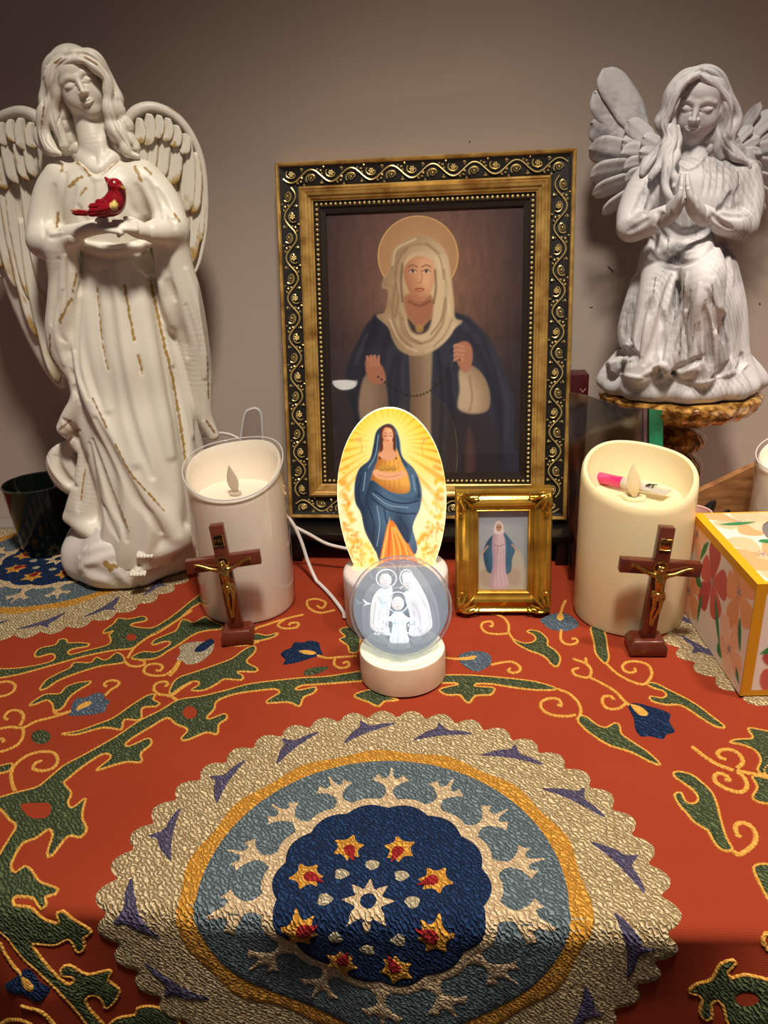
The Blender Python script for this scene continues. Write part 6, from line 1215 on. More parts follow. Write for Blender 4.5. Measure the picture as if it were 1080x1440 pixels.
def glass_candle(c, r, rim, top, label, name='glass_candle', wick=(0.0, 0.004), tall=0.0016):
    o = empty(name, (c[0], c[1], 0.0014), label, 'candle', group=None)
    mb, zin = candle_wax(r-0.0016, rim, 0.007, 0.0030); mb.build('wax_body', m_waxw, o, world=False)
    ht = (lambda th: rim(th)*1.0+tall); th = np.linspace(0, 2*np.pi, 96, endpoint=False); V = []
    for rr, z in ((r, 0.0), (r, 0.5), (r, 1.0), (r-0.0014, 1.0), (r-0.0014, 0.96)): V.append(np.c_[rr*np.cos(th), rr*np.sin(th), ht(th)*z])
    V = np.concatenate(V); MB().add(V, [(i*96+j, i*96+(j+1) % 96, (i+1)*96+(j+1) % 96, (i+1)*96+j) for i in range(4) for j in range(96)]).build('glass_sleeve', thin_glass('candle_glass', base=0.03, edge=0.45), o, world=False)
    P = [(r*math.cos(t), r*math.sin(t), float(ht(np.array(t)))) for t in np.linspace(0, 2*math.pi, 72, endpoint=False)]; MB().tube(P, 0.0006, 6, closed=True).build('glass_rim', mat('rim_glass', srgb(214, 206, 202), 0.15, spec=0.6), o, world=False)
    MB().lathe([(0.0055, -0.001), (0.0055, 0.0006), (0.0035, 0.0008)], (wick[0], wick[1], zin), 20).build('wick_collar', m_flame_w, o, world=False)
    flame((wick[0], wick[1], zin), 0.027, 0.0052, (-0.12, 0.0)).build('flame_blade', m_flame_w, o, world=False)
    return o
glass_candle((-0.1351, 0.670), 0.0455, rim_fn(0.1505, 0.1215, 0.1370, 0.1465, 0.0008, -0.20), 0.15, 'white flameless candle in a clear glass sleeve beside the cream angel', 'glass_candle', (0.0, -0.004))
glass_candle((0.3795, 0.645), 0.0450, rim_fn(0.140, 0.124, 0.131, 0.133, 0.001, 0.5), 0.14, 'white glass sleeved candle cut off by the right picture edge, behind the tissue box', 'glass_candle')
iv = empty('pillar_candle', (0.2195, 0.622, 0.0014), 'ivory flameless pillar candle holding a small pink capped tube in its hollow', 'candle')
mb, ZI = candle_wax(0.0485, rim_fn(0.1475, 0.1195, 0.1395, 0.1320, 0.0012, 0.34), 0.006, 0.0050); mb.build('wax_body', m_waxi, iv, world=False)
MB().lathe([(0.010, -0.0012), (0.0095, 0.0010), (0.0065, 0.0012), (0.0055, -0.001)], (-0.004, -0.004, ZI), 24).build('wick_collar', m_waxi, iv, world=False)
flame((-0.004, -0.004, ZI), 0.030, 0.0062, (-0.10, 0.05)).build('flame_blade', m_flame_i, iv, world=False)
# small tube with a pink cap lying in the hollow
tu = empty('lip_gloss_tube', (0.2195-0.002, 0.622+0.010, ZI+0.0014+0.0054), 'small clear tube with a pink cap lying inside the ivory candle', 'tube', rz=math.radians(-44)); tu.scale = (1.25, 1.25, 1.25)
m_pink = mat('pink_plastic', srgb(206, 46, 112), 0.2, sss=0.2, coat=0.4)
RX = np.array([[0, 0, 1.0], [0, 1, 0], [-1, 0, 0]])
MB().lathe([(0.0, -0.0260), (0.0038, -0.0258), (0.0042, -0.0250), (0.0042, -0.0070), (0.0, -0.0070)], (0, 0, 0), 24, cap=False, M=RX).build('pink_cap', m_pink, tu, world=False)
G = []
for i, t in enumerate(np.linspace(0, 1, 10)):
    a, b = 0.0040+0.0022*t, 0.0040*(1-t)+0.0005*t; G.append([(-0.007+0.033*t, a*math.cos(q), b*math.sin(q)) for q in np.linspace(0, 2*math.pi, 18, endpoint=False)])
G = np.array(G); n = 18
MB().add(G.reshape(-1, 3), [(i*n+j, i*n+(j+1) % n, (i+1)*n+(j+1) % n, (i+1)*n+j) for i in range(9) for j in range(n)]+[tuple(range(n)), tuple(range(9*n+n-1, 9*n-1, -1))]).build('tube_body', mat('milky_plastic', srgb(222, 212, 196), 0.15, trans=0.35, coat=0.3), tu, world=False)
def text_mesh(name, body, size, material, parent, M, extrude=0.0002, bold=0.0):
    cu = bpy.data.curves.new(name, 'FONT'); cu.body = body; cu.size = size; cu.align_x = 'CENTER'; cu.align_y = 'CENTER'; cu.extrude = extrude; cu.offset = bold
    o = bpy.data.objects.new(name, cu); COL.objects.link(o); dg = bpy.context.evaluated_depsgraph_get(); me = bpy.data.meshes.new_from_object(o.evaluated_get(dg)); bpy.data.objects.remove(o); bpy.data.curves.remove(cu)
    me.transform(M); me.name = name; me.materials.clear(); return link(name, me, material, parent, smooth=False, world=False)
m_ink = mat('black_ink', srgb(20, 18, 20), 0.5)
text_mesh('printed_letters', 'ET', 0.0060, m_ink, tu, Matrix.Translation((0.014, -0.0006, 0.0030)) @ Matrix.Rotation(math.radians(-6), 4, 'Y') @ Matrix.Rotation(math.radians(-90), 4, 'Z') @ Matrix.Rotation(math.radians(90), 4, 'Z'), bold=0.0003)
# ------------------------------------------------------------------ crucifixes
m_wood = mat('cherry_wood', srgb(112, 46, 24), 0.34, coat=0.3, var=(70, srgb(88, 32, 18), 0.3, 0.75)); m_wood2 = mat('mahogany_wood', srgb(104, 44, 26), 0.28, coat=0.35, var=(70, srgb(70, 26, 16), 0.3, 0.75))
m_antg = mat('antique_gold', srgb(196, 158, 88), 0.28, 0.95, var=(500, srgb(110, 78, 36), 0.4, 0.75))
def corpus(parent, s, zc, yf):
    """small metal figure with spread arms; s = metres per unit (figure about 60 units tall), zc = height of the shoulders"""
    h = 0.00045; v = Vol((-0.030*s/0.00085, yf-0.012, zc-0.056*s/0.00085), (0.030*s/0.00085, yf+0.005, zc+0.018*s/0.00085), h)
    def T(L, k=1.5): Q = spline(L, 5); v.tube(np.array([(q[0]*s, yf-q[1]*s, zc+q[2]*s) for q in Q]), Q[:, 3]*s, k*s)
    T([(0, 3.5, 0, 4.0), (0, 4.5, -6, 4.6), (0, 4.0, -12, 3.8), (0.8, 3.8, -17, 3.6)], 2); T([(-4, 3.5, -1, 2.6), (4, 3.5, -1, 2.6)], 2)
    for q in (-1, 1):
        T([(q*4, 3.5, -0.5, 2.4), (q*12, 3.2, 1.5, 2.0), (q*20, 2.6, 5.5, 1.6), (q*25, 2.2, 7.5, 1.4)], 1.5)
        for k in (-1.2, 0, 1.2): T([(q*25, 2.4, 7.5, 1.0), (q*27.5, 3.4, 7.5+k, 0.8)], 0.6)
        T([(q*2.6+0.6, 3.8, -22, 2.5), (q*2.6+1.3, 4.8, -32, 2.1), (q*2.1, 3.4, -40, 1.7), (q*1.1-0.5, 3.0, -48, 1.2), (q*1.0-0.8, 3.8, -52, 1.0)], 0.5)
        v.ell((q*2.0*s, yf-6.2*s, zc-4.2*s), np.array([2.2, 1.5, 1.8])*s, None, 1.5*s)
    for k in range(4): T([(-4.5, 3.0, -17-k*1.7, 1.3), (0, 7.4, -18.2-k*1.9, 1.3), (5.0, 3.0, -17.0-k*1.5, 1.3)], 0.8)
    T([(5, 4, -18, 1.5), (6.6, 4, -23, 1.4), (6.0, 4, -27, .9)], 1)
    v.ell((-0.8*s, yf-5.6*s, zc+6.5*s), np.array([3.0, 3.2, 4.0])*s, rotmat(0.35, 0.2, 0), 1.2*s); T([(0, 4, 1, 1.8), (-0.6, 5, 4, 1.8)], 1.5)
    for q in (-1, 1): T([(-0.8+q*2.6, 5.4, 9.0, 1.2), (-0.8+q*3.2, 5.2, 5.5, 1.1), (-0.8+q*3.0, 5.0, 1.8, 0.9)], 0.8)
    T([(-0.8, 8.4, 4.2, 1.2), (-1.0, 8.2, 2.0, 1.0)], 1); v.tube([(-0.8*s-1.5*s, yf-8.2*s, zc+7.2*s), (-0.8*s+1.5*s, yf-8.2*s, zc+7.2*s)], 0.5*s, 0.6*s, 'sub')
    V, F = v.net('corpus'); me = npmesh('corpus_figure', V, F); link('corpus_figure', me, m_antg, parent, world=False)
    mb = MB(); P = [((-0.6+6.0*math.cos(t))*s, yf-1.6*s, zc+(6.6+5.6*math.sin(t))*s) for t in np.linspace(0, 2*math.pi, 30, endpoint=False)]; mb.tube(P, 0.9*s, 6, closed=True, flat=(0.6, 1.2)); mb.build('halo_ring', m_antg, parent, world=False)
def crucifix(loc, rz, tilt, back, hgt, arm_w, label, wood, dark_plate, bw):
    o = empty('crucifix', (loc[0], loc[1], 0.0014), label, 'crucifix', rz=rz); w, d = 0.0118, 0.0085
    R_ = np.array(Matrix.Rotation(tilt, 3, 'Y') @ Matrix.Rotation(back, 3, 'X'))
    mb = MB(); bd = bw*0.78; V = []
    for z, q in ((0.0, 1.0), (0.0075, 1.0), (0.0125, 0.80), (0.0128, 0.76)):
        for x, y in ((-1, -1), (1, -1), (1, 1), (-1, 1)): V.append((x*bw/2*q, y*bd/2*q, z))
    mb.add(V, [(3, 2, 1, 0)]+[(i*4+j, i*4+(j+1) % 4, (i+1)*4+(j+1) % 4, (i+1)*4+j) for i in range(3) for j in range(4)]+[(12, 13, 14, 15)]); mb.build('base_block', wood, o, world=False, bevel=0.0008)
    top = empty('cross', (0, 0, 0.0105)); top.parent = o; top.rotation_mode = 'XYZ'; top.rotation_euler = Matrix(R_.tolist()).to_euler()
    MB().box((0, 0, hgt/2), (w, d, hgt)).build('upright', wood, top, world=False, bevel=0.0007)
    za = hgt*0.655; MB().box((0, -0.0002, za), (arm_w, d*0.98, w)).build('crossbar', wood, top, world=False, bevel=0.0007)
    yf = -d/2
    corpus(top, 0.00085*arm_w/0.063, za-0.0045, yf)
    zp = hgt*0.865; pl = MB().box((0, yf-0.0004, zp), (0.0090, 0.0010, 0.0098)).build('title_plate', mat('plate_dark', srgb(46, 34, 20), 0.35, 0.7) if dark_plate else m_antg, top, world=False, bevel=0.0003)
    mb = MB(); mb.tube([(x*0.0042, yf-0.0011, zp+z*0.0046) for x, z in ((-1, -1), (1, -1), (1, 1), (-1, 1))], 0.0005, 4, closed=True); mb.build('plate_border', m_antg, top, world=False, smooth=False)
    text_mesh('plate_letters', 'INRI', 0.0040, m_antg if dark_plate else mat('plate_dark', srgb(46, 34, 20), 0.35, 0.7), top, Matrix.Translation((0, yf-0.0010, zp)) @ Matrix.Rotation(math.pi/2, 4, 'X'), 0.00015, 0.00008)
    return o
crucifix((-0.1345, 0.6005), math.radians(4), math.radians(-4.5), math.radians(-4), 0.099, 0.0640, 'reddish wooden crucifix with dark title plate in front of the white candle', m_wood, True, 0.028)
crucifix((0.2140, 0.5555), math.radians(-5), math.radians(4.6), math.radians(-1.5), 0.1005, 0.0640, 'brown wooden crucifix with gold title plate in front of the ivory candle', m_wood2, False, 0.030)
# ------------------------------------------------------------------ glowing acrylic lamp
lp = empty('night_lamp', (0.008, 0.628, 0.0014), 'lit oval acrylic lamp with a blue cloaked figure on a white round base', 'lamp')
m_wpl = mat('white_plastic', srgb(226, 214, 210), 0.35)
MB().lathe([(0.0462, 0.0), (0.0474, 0.0015), (0.0474, 0.047), (0.0468, 0.0495), (0.0445, 0.0512), (0.0, 0.0514)], n=96, cap=False).build('lamp_base', m_wpl, lp, world=False)
LY = 0.630
la, lb, lt = atY(474, 690, LY), atY(627, 682, LY), atY(548, 573, LY)
lcx = (la[0]+lb[0])/2; lrx = (lb[0]-la[0])/2; ltop = float(lt[2]); lbot = 0.0505; lcz = 0.119
ldir = np.array([1.0, -0.03, 0]); ldir /= np.linalg.norm(ldir)
def plate_outline(n=96):
    P = []
    for t in np.linspace(0, 2*np.pi, n, endpoint=False):
        x = lrx*math.cos(t)*(1.0 if math.sin(t) > 0 else 1.0); z = (ltop-lcz)*math.sin(t) if math.sin(t) > 0 else (lcz-(lbot-0.030))*math.sin(t)
        P.append((x, max(lcz+z, lbot)))
    return P
PO = plate_outline(); lc0 = np.array([lcx, LY, 0]); ln = np.array([-ldir[1], ldir[0], 0])*-1
def lam3(x, z, o=0.0): return lc0+ldir*x+np.array([0, 0, z])+ln*o
n = len(PO); V = [lam3(x, z, 0.0020) for x, z in PO]+[lam3(x, z, -0.0020) for x, z in PO]
m_edge = mat('lit_acrylic_edge', srgb(255, 246, 220), 0.3, emit=srgb(255, 232, 180), emit_s=2.2)
MB().add(V, [(j, (j+1) % n, n+(j+1) % n, n+j) for j in range(n)]).build('acrylic_edge', m_edge, lp, smooth=False)
x0, x1, z0, z1 = -lrx, lrx, lbot, ltop
def lamp3(u, v): return lc0[None]+ldir[None]*(x0+(x1-x0)*u)[:, None]+np.array([0, 0, 1.0])[None]*(z1-(z1-z0)*v)[:, None]+ln[None]*0.0021
p = Print(lamp3, 190, 280, c8(255, 238, 190))
dx, dy = p.X-545, p.Y-622; rr = np.sqrt((dx/78)**2+(dy/95)**2); th_ = np.arctan2(dy, dx)
up = np.clip((690-p.Y)/110, 0, 1); ylw = np.stack([np.full_like(rr, 1.0), 0.72+0.24*np.clip(1-rr, 0, 1), 0.12+0.75*np.clip(0.75-rr, 0, 1)], -1)
wh = np.array([1.0, 0.93, 0.72]); p.C[:] = wh*(1-up[..., None]**0.7)+ylw*up[..., None]**0.7
ray_ = np.clip(np.sin(th_*34+2*np.sin(th_*5))*1.4-0.2, 0, 1)*np.clip(rr-0.22, 0, 0.8)*np.clip((735-p.Y)/90, 0, 1); p.C *= 1-ray_[..., None]*np.array([0.06, 0.34, 0.75])
low = np.clip((p.Y-730)/70, 0, 1)[..., None]; p.C = p.C*(1-low*0.55)+c8(255, 214, 120)*low*0.55
rg = np.random.default_rng(4)
for sd in (-1, 1):       # orange blossom sprays along both sides
    for k in range(46):
        y = 655+rg.random()*140; xo = 551+sd*(76*math.sqrt(max(0.05, 1-((y-690)/118)**2))-3-rg.random()*9*(1+(y-650)/90)); p.blob((xo, y), (3+rg.random()*3, 3+rg.random()*3), c8(238, 140+rg.integers(0, 50), 44), .75, .8)
    for fx_, fy_, fs in ((66, 742, 9), (52, 752, 7), (58, 775, 11), (44, 790, 9), (66, 700, 6), (46, 618, 5)):
        for q in range(5): a = q*1.256+fx_; p.poly([(551+sd*fx_, fy_), (551+sd*fx_+fs*math.cos(a-.35)*.7, fy_+fs*math.sin(a-.35)*.7), (551+sd*fx_+fs*math.cos(a), fy_+fs*math.sin(a)), (551+sd*fx_+fs*math.cos(a+.35)*.7, fy_+fs*math.sin(a+.35)*.7)], c8(244, 160, 70) if q % 2 else c8(250, 190, 110), .8, .85)
        p.line([(551+sd*fx_, fy_), (551+sd*(fx_-4), fy_+10), (551+sd*(fx_-2), fy_+20)], c8(206, 120, 50), .9, .7)
BL, BD, BH = c8(74, 100, 124), c8(28, 42, 62), c8(140, 166, 184)
p.poly([(545, 596), (530, 606), (525, 628), (520, 646), (505, 660), (499, 682), (500, 706), (508, 722), (514, 748), (528, 774), (540, 792), (585, 778), (580, 740), (590, 716), (593, 690), (584, 662), (566, 642), (562, 618), (556, 602)], BL, 1.0, shade=(BD, -14, 6, 18))
p.poly([(533, 792), (540, 758), (548, 732), (562, 744), (578, 772), (586, 800), (528, 800)], c8(240, 120, 40), 1.0); 
for x in (540, 547, 554, 562, 570): p.line([(549+(x-549)*.3, 742), (x, 770), (x+(x-553)*.35, 800)], c8(214, 70, 30) if x % 2 else c8(255, 196, 90), 2.2, .75)
p.poly([(530, 650), (534, 632), (545, 626), (558, 632), (566, 652), (574, 668), (576, 690), (562, 694), (546, 690), (532, 684), (522, 674)], c8(228, 166, 74), 1.0, shade=(c8(168, 96, 40), -10, 4, 10))
for L in ([(536, 640), (535, 670)], [(542, 636), (541, 690)], [(548, 636), (548, 690)], [(554, 640), (555, 690)], [(560, 650), (562, 690)]): p.line(L, c8(174, 108, 44), 1.1, .7)
p.poly([(520, 678), (536, 684), (556, 696), (578, 700), (590, 694), (588, 716), (580, 740), (574, 764), (560, 744), (548, 728), (538, 752), (530, 776), (518, 752), (510, 724)], BL, 1.0, shade=(BD, -12, 4, 14))
for L, c_, w_ in (([(526, 690), (548, 704), (570, 708), (588, 704)], BD, 2.2), ([(522, 700), (544, 716), (566, 722), (584, 722)], BD, 2.0), ([(524, 694), (546, 710), (574, 714)], BH, 1.3), ([(518, 712), (526, 738), (524, 764)], BD, 2.2), ([(530, 712), (534, 738), (530, 768)], BH, 1.3), ([(540, 716), (544, 736)], BD, 1.8), ([(562, 726), (574, 748)], BD, 1.8), ([(508, 670), (504, 696), (512, 720)], BD, 2.2), ([(514, 664), (511, 690)], BH, 1.4), ([(586, 672), (590, 700)], BD, 1.8), ([(580, 668), (584, 690)], BH, 1.4), ([(532, 612), (528, 640), (518, 658)], BH, 1.4), ([(558, 612), (562, 638), (572, 656)], BD, 1.8), ([(548, 728), (544, 760), (538, 788)], c8(206, 176, 110), 1.3), ([(556, 738), (572, 768), (584, 788)], c8(206, 176, 110), 1.2)): p.line(L, c_, w_, .85)
p.poly([(535, 612), (537, 601), (545, 597.5), (553, 601), (556, 614), (556.5, 634), (558, 646), (553, 640), (551, 622), (540, 622), (538, 640), (533, 646), (534, 632)], c8(92, 46, 30), .8); p.poly([(539, 620), (552, 620), (553, 632), (560, 640), (546, 648), (532, 640), (539, 632)], c8(216, 154, 114), .8); p.poly([(538, 612), (540, 603), (545, 601), (551, 604), (553, 613), (550, 622), (545.5, 626), (541, 622)], c8(232, 174, 132), .8, shade=(c8(190, 120, 84), -3, 1, 5)); p.poly([(542, 622), (549, 622), (550, 632), (546, 636), (541, 632)], c8(214, 150, 110), .8)
for ex in (542, 549): p.line([(ex-2, 612.5), (ex, 613.4), (ex+2, 612.5)], c8(70, 36, 28), .9, .9); p.line([(ex-2.2, 609.5), (ex, 608.8), (ex+2.2, 609.5)], c8(110, 64, 44), .8, .7)
p.line([(543.5, 619), (545.5, 619.6), (547.5, 619)], c8(190, 70, 60), 1.2, .9); p.line([(545.5, 611), (546, 616)], c8(196, 130, 96), .8, .7)
p.poly([(524, 664), (530, 660), (542, 664), (556, 664), (566, 662), (572, 668), (560, 674), (544, 675), (530, 672)], c8(226, 164, 120), .8); p.line([(530, 668), (546, 671), (564, 667)], c8(176, 110, 74), .9, .8)
for bx in (537, 545, 553): p.poly(ellip(bx, 659, 5.0, 4.2), c8(190, 140, 60), .7); p.line([(bx-4, 659), (bx, 661), (bx+4, 659)], c8(120, 76, 30), .8, .7)
m_lit = mat('lit_print', rough=0.4, attr='Col', emit_s=0.62)
def in_oval(u, v):
    x = x0+(x1-x0)*u; z = z1-(z1-z0)*v; up_ = z > lcz; q = np.where(up_, (z-lcz)/(ltop-lcz), (z-lcz)/(lcz-(lbot-0.030))); return (x/lrx)**2+q**2 <= 1.0
o = link('lit_plate', p.mesh('lit_plate', in_oval), m_lit, lp, smooth=False)
V = [lam3(x, z, -0.0021) for x, z in PO]; MB().add(V, [tuple(range(n-1, -1, -1))]).build('plate_back', mat('plate_back', srgb(240, 220, 170), 0.4, emit=srgb(255, 220, 150), emit_s=0.25), lp, smooth=False)
sl = lam3(0, 0.0512); MB().box((sl[0], sl[1], 0.0522), (2*lrx*0.80, 0.0075, 0.0022)).build('light_slot', mat('slot_glow', srgb(255, 220, 130), 0.4, emit=srgb(255, 204, 100), emit_s=2.0), lp, smooth=False)
# the LEDs in the base also throw a little warm light up past the plate
ll = bpy.data.lights.new('lamp_leds', 'SPOT'); ll.energy = 0.5; ll.color = (1.0, 0.74, 0.32); ll.spot_size = math.radians(34); ll.spot_blend = 1.0; ll.shadow_soft_size = 0.008
lo_ = bpy.data.objects.new('lamp_leds', ll); COL.objects.link(lo_); lw_ = Vector((lcx, LY+0.012, 0.060)); lo_.rotation_euler = (Vector((0.08, 0.95, 0.53))-lw_).to_track_quat('-Z', 'Y').to_euler(); lo_.location = lw_-Vector(lp.location); lo_.parent = lp
# cables
m_cab = mat('white_cable', srgb(224, 216, 212), 0.4)
def cable(L, label, r=0.0018, name='power_cable', parent=None):
    P = spline([atY(*q) for q in L], 10); P[:, 2] = np.maximum(P[:, 2], r+0.0014); mb = MB()
    if parent is not None: mb.tube(P, r, 8); return tag(mb.build(name, m_cab, parent), label)
    mb.tube(P-P[0], r, 8); o = mb.build(name, m_cab); o.location = P[0]; return tag(o, label, 'cable')
cable([(388, 708, .733), (402, 724, .731), (413, 738, .728), (424, 762, .724), (434, 792, .716), (448, 822, .700), (466, 848, .672), (482, 863, .640), (484.5, 867, .628)], 'white power cable', parent=lp)
cable([(262, 616, .862), (290, 612, .86), (308, 609, .858), (326, 612, .855), (342, 622, .85), (356, 640, .845)], 'white cable loop behind the rim of the white candle', 0.0016)
# ------------------------------------------------------------------ crystal ball on its wooden light base
BX, BY = 0.0099, 0.536
bb = empty('wooden_light_stand', (BX, BY, 0.0014), 'round pale wooden light stand under the crystal ball', 'stand')
m_maple = mat('maple_wood', srgb(214, 180, 152), 0.5, var=(30, srgb(198, 160, 132), 0.35, 0.7))
MB().lathe([(0.0335, 0.0), (0.0345, 0.0008), (0.0345, 0.0232), (0.0338, 0.0240), (0.030, 0.0241), (0.022, 0.0222), (0.012, 0.0196)], n=80, cap=True).build('wooden_body', m_maple, bb, world=False)
MB().lathe([(0.0338, 0.02405), (0.0338, 0.0244), (0.0285, 0.0245), (0.0220, 0.0226), (0.0120, 0.0200), (0.0, 0.0196)], n=64, cap=False).build('lit_top', mat('lit_top', srgb(240, 236, 206), 0.5, emit=srgb(246, 246, 214), emit_s=0.35), bb, world=False)
cable([(392, 716, .733), (404, 728, .732), (414, 740, .731), (436, 752, .730), (458, 764, .729), (480, 770, .726), (505, 774, .722)], 'white cable running level behind the oval lamp')
BR = 0.0403; BZ = 0.0202+BR+0.0022
ball = empty('crystal_ball', (BX, BY, 0.0216), 'clear crystal ball with engraved family figures, resting on the wooden light stand', 'crystal ball')
bc = np.array([BX, BY, BZ])
def ball_glass():
    m = bpy.data.materials.new('crystal_glass'); m.use_nodes = True; nt = m.node_tree; nt.nodes.clear(); out = nt.nodes.new('ShaderNodeOutputMaterial')
    tr = nt.nodes.new('ShaderNodeBsdfTransparent'); tr.inputs[0].default_value = (0.96, 0.97, 0.98, 1); gl = nt.nodes.new('ShaderNodeBsdfGlass'); gl.inputs['Roughness'].default_value = 0.0; gl.inputs['IOR'].default_value = 1.5; gl.inputs[0].default_value = (0.95, 0.97, 0.98, 1)
    lw = nt.nodes.new('ShaderNodeLayerWeight'); lw.inputs[0].default_value = 0.5; mr = nt.nodes.new('ShaderNodeMapRange'); mr.inputs[1].default_value = 0.70; mr.inputs[2].default_value = 0.90; mr.inputs[3].default_value = 0.12; mr.inputs[4].default_value = 1.0
    mx = nt.nodes.new('ShaderNodeMixShader'); nt.links.new(lw.outputs['Facing'], mr.inputs[0]); nt.links.new(mr.outputs[0], mx.inputs[0]); nt.links.new(tr.outputs[0], mx.inputs[1]); nt.links.new(gl.outputs[0], mx.inputs[2]); nt.links.new(mx.outputs[0], out.inputs[0]); return m
MB().ball(bc, BR, 64, 40).build('glass_sphere', ball_glass(), ball)
m_haze = bpy.data.materials.new('added_haze_glow'); m_haze.use_nodes = True; nt = m_haze.node_tree; nt.nodes.clear(); out = nt.nodes.new('ShaderNodeOutputMaterial'); tr = nt.nodes.new('ShaderNodeBsdfTransparent'); em = nt.nodes.new('ShaderNodeEmission'); em.inputs[0].default_value = srgb(176, 186, 196); em.inputs[1].default_value = 0.66; mx = nt.nodes.new('ShaderNodeMixShader'); mx.inputs[0].default_value = 0.85; nt.links.new(tr.outputs[0], mx.inputs[1]); nt.links.new(em.outputs[0], mx.inputs[2]); nt.links.new(mx.outputs[0], out.inputs[0])  # emission added in place of the grey refracted through the ball
def hazy_bowl():
    ev_ = (_C-bc)/np.linalg.norm(_C-bc); q = Vector(ev_).to_track_quat('Z', 'Y').to_matrix(); mb = MB(); mb.lathe([(BR*0.93*math.sin(t), -BR*0.93*math.cos(t)) for t in np.linspace(0.02, 1.50, 18)], n=64, cap=False, M=np.array(q)); V = mb.V[0]; mb.V[0] = V+bc; mb.build('added_haze_bowl', m_haze, ball)  # added bowl behind the figures; the solid ball has no such layer
hazy_bowl()
# engraving: small white figures inside the glass, standing square to the viewer
ev = (_C-bc)/np.linalg.norm(_C-bc); er = _R-ev*(_R@ev); er /= np.linalg.norm(er); eu = np.cross(ev, er); eu = eu if eu[2] > 0 else -eu; eu_ = pxsize(bc)
EQ = lambda x, y, c: bc+er*((x-566)*eu_)+eu*((856-y)*eu_)+ev*(c*eu_)
def etched(name, outline, depth, bulge, draw, smooth=True, closed_back=True):
    """one etched figure: a shallow relief inside the glass, with its etched tones"""
    O = spline(outline, 6, closed=True) if smooth else np.asarray(outline, float); a_, b_ = O.min(0)-1, O.max(0)+1; nx, ny = int((b_[0]-a_[0])*1.6), int((b_[1]-a_[1])*1.6)
    def t3(u, v): x = a_[0]+(b_[0]-a_[0])*u; y = a_[1]+(b_[1]-a_[1])*v; d = np.clip(-seg_dist(x, y, O), 0, 9); return bc[None]+er[None]*((x-566)*eu_)[:, None]+eu[None]*((856-y)*eu_)[:, None]+ev[None]*((depth+bulge*np.sqrt(d))*eu_)[:, None]
    p = Print(t3, nx, ny, c8(206, 212, 222)); X, Y = np.meshgrid(np.linspace(a_[0], b_[0], nx), np.linspace(a_[1], b_[1], ny)); p.X, p.Y, p.px = X, Y, 0.62
    draw(p); dd = seg_dist(X, Y, O); p.line(np.r_[O, O[:1]], c8(246, 252, 255), 1.5, .9, False)
    link(name, p.mesh(name, lambda u, v: (dd <= 0.3).ravel()), m_etch, ball)
m_etch = mat('etched_glass', rough=0.7, attr='Col', emit_s=0.62); FZ = 14  # emission stands in for the stand's light caught by the etching
LT, DK, MD = c8(244, 250, 255), c8(150, 158, 172), c8(186, 192, 204)
def folds(p, L, c_=None, w_=1.3, a_=.75):
    for q in L: p.line(q, DK if c_ is None else c_, w_, a_, soft=1.2)
def d_man(p):
    p.C[:] = c8(214, 212, 214); p.poly([(536, 838), (548, 832), (552, 846), (546, 858), (538, 862)], c8(190, 204, 218), 1.5); folds(p, [[(531, 850), (528, 880)], [(537, 862), (534, 890)], [(542, 866), (540, 893)], [(547, 862), (546, 888)], [(534, 842), (542, 852), (549, 846)]]); folds(p, [[(534, 866), (531, 888)], [(544, 870), (543, 890)], [(540, 840), (546, 836)]], LT); p.poly([(545, 844), (550, 834), (553, 838), (550, 848)], c8(240, 232, 230), .8)
def d_woman(p):
    p.C[:] = c8(212, 218, 228); p.poly([(580, 840), (592, 858), (596, 892), (582, 890), (578, 862)], c8(196, 196, 206), 1.5); folds(p, [[(578, 846), (590, 862), (594, 884)], [(584, 862), (586, 888)], [(596, 842), (605, 868), (606, 882)], [(574, 852), (578, 884)], [(590, 836), (600, 856)]]); folds(p, [[(586, 842), (598, 862), (602, 880)], [(580, 858), (582, 886)], [(570, 826), (580, 832), (592, 846)]], LT); p.poly([(574, 848), (576, 836), (580, 838), (580, 850)], c8(240, 232, 230), .8)
def d_head(p):
    x, y = p.X.mean(), p.Y.mean(); p.C[:] = c8(226, 220, 220)
    p.poly([(x-8, y-1), (x-5, y-7), (x+4, y-8), (x+8, y-2), (x+6, y-3), (x, y-5), (x-5, y-2)], MD, .8)
    for e in (-2.6, 2.6): p.line([(x+e-1.3, y-.3), (x+e+1.3, y-.3)], DK, .9, .9)
    p.line([(x-1.8, y+4), (x+1.8, y+4)], DK, .9, .8); p.line([(x, y), (x+.3, y+2)], DK, .7, .7)
def d_child(p):
    p.C[:] = c8(222, 236, 248); folds(p, [[(559, 872), (555, 902)], [(563, 880), (562, 904)], [(568, 872), (572, 902)], [(555, 879), (571, 879)], [(550, 872), (557, 868)], [(576, 872), (570, 868)]], c8(150, 176, 196)); folds(p, [[(561, 884), (558, 902)], [(567, 884), (568, 902)]], LT)
etched('etched_man', [(543, 829), (552, 827), (555, 836), (553, 850), (550, 866), (549, 884), (552, 896), (540, 894), (530, 890), (524, 883), (524, 862), (527, 845), (534, 834)], FZ, 1.6, d_man); etched('etched_man_head', [(545+8.5*math.cos(t), 820+9.5*math.sin(t)) for t in np.linspace(0, 6.28, 14, endpoint=False)], FZ+5, 1.6, d_head)
etched('etched_woman', [(568, 812), (576, 808), (586, 816), (596, 832), (604, 850), (608, 868), (609, 884), (600, 893), (588, 897), (578, 893), (579, 872), (574, 852), (570, 838), (577, 832), (570, 824)], FZ, 1.6, d_woman); etched('etched_woman_head', [(576+6.5*math.cos(t), 824+8*math.sin(t)) for t in np.linspace(0, 6.28, 14, endpoint=False)], FZ+6, 1.5, d_head)
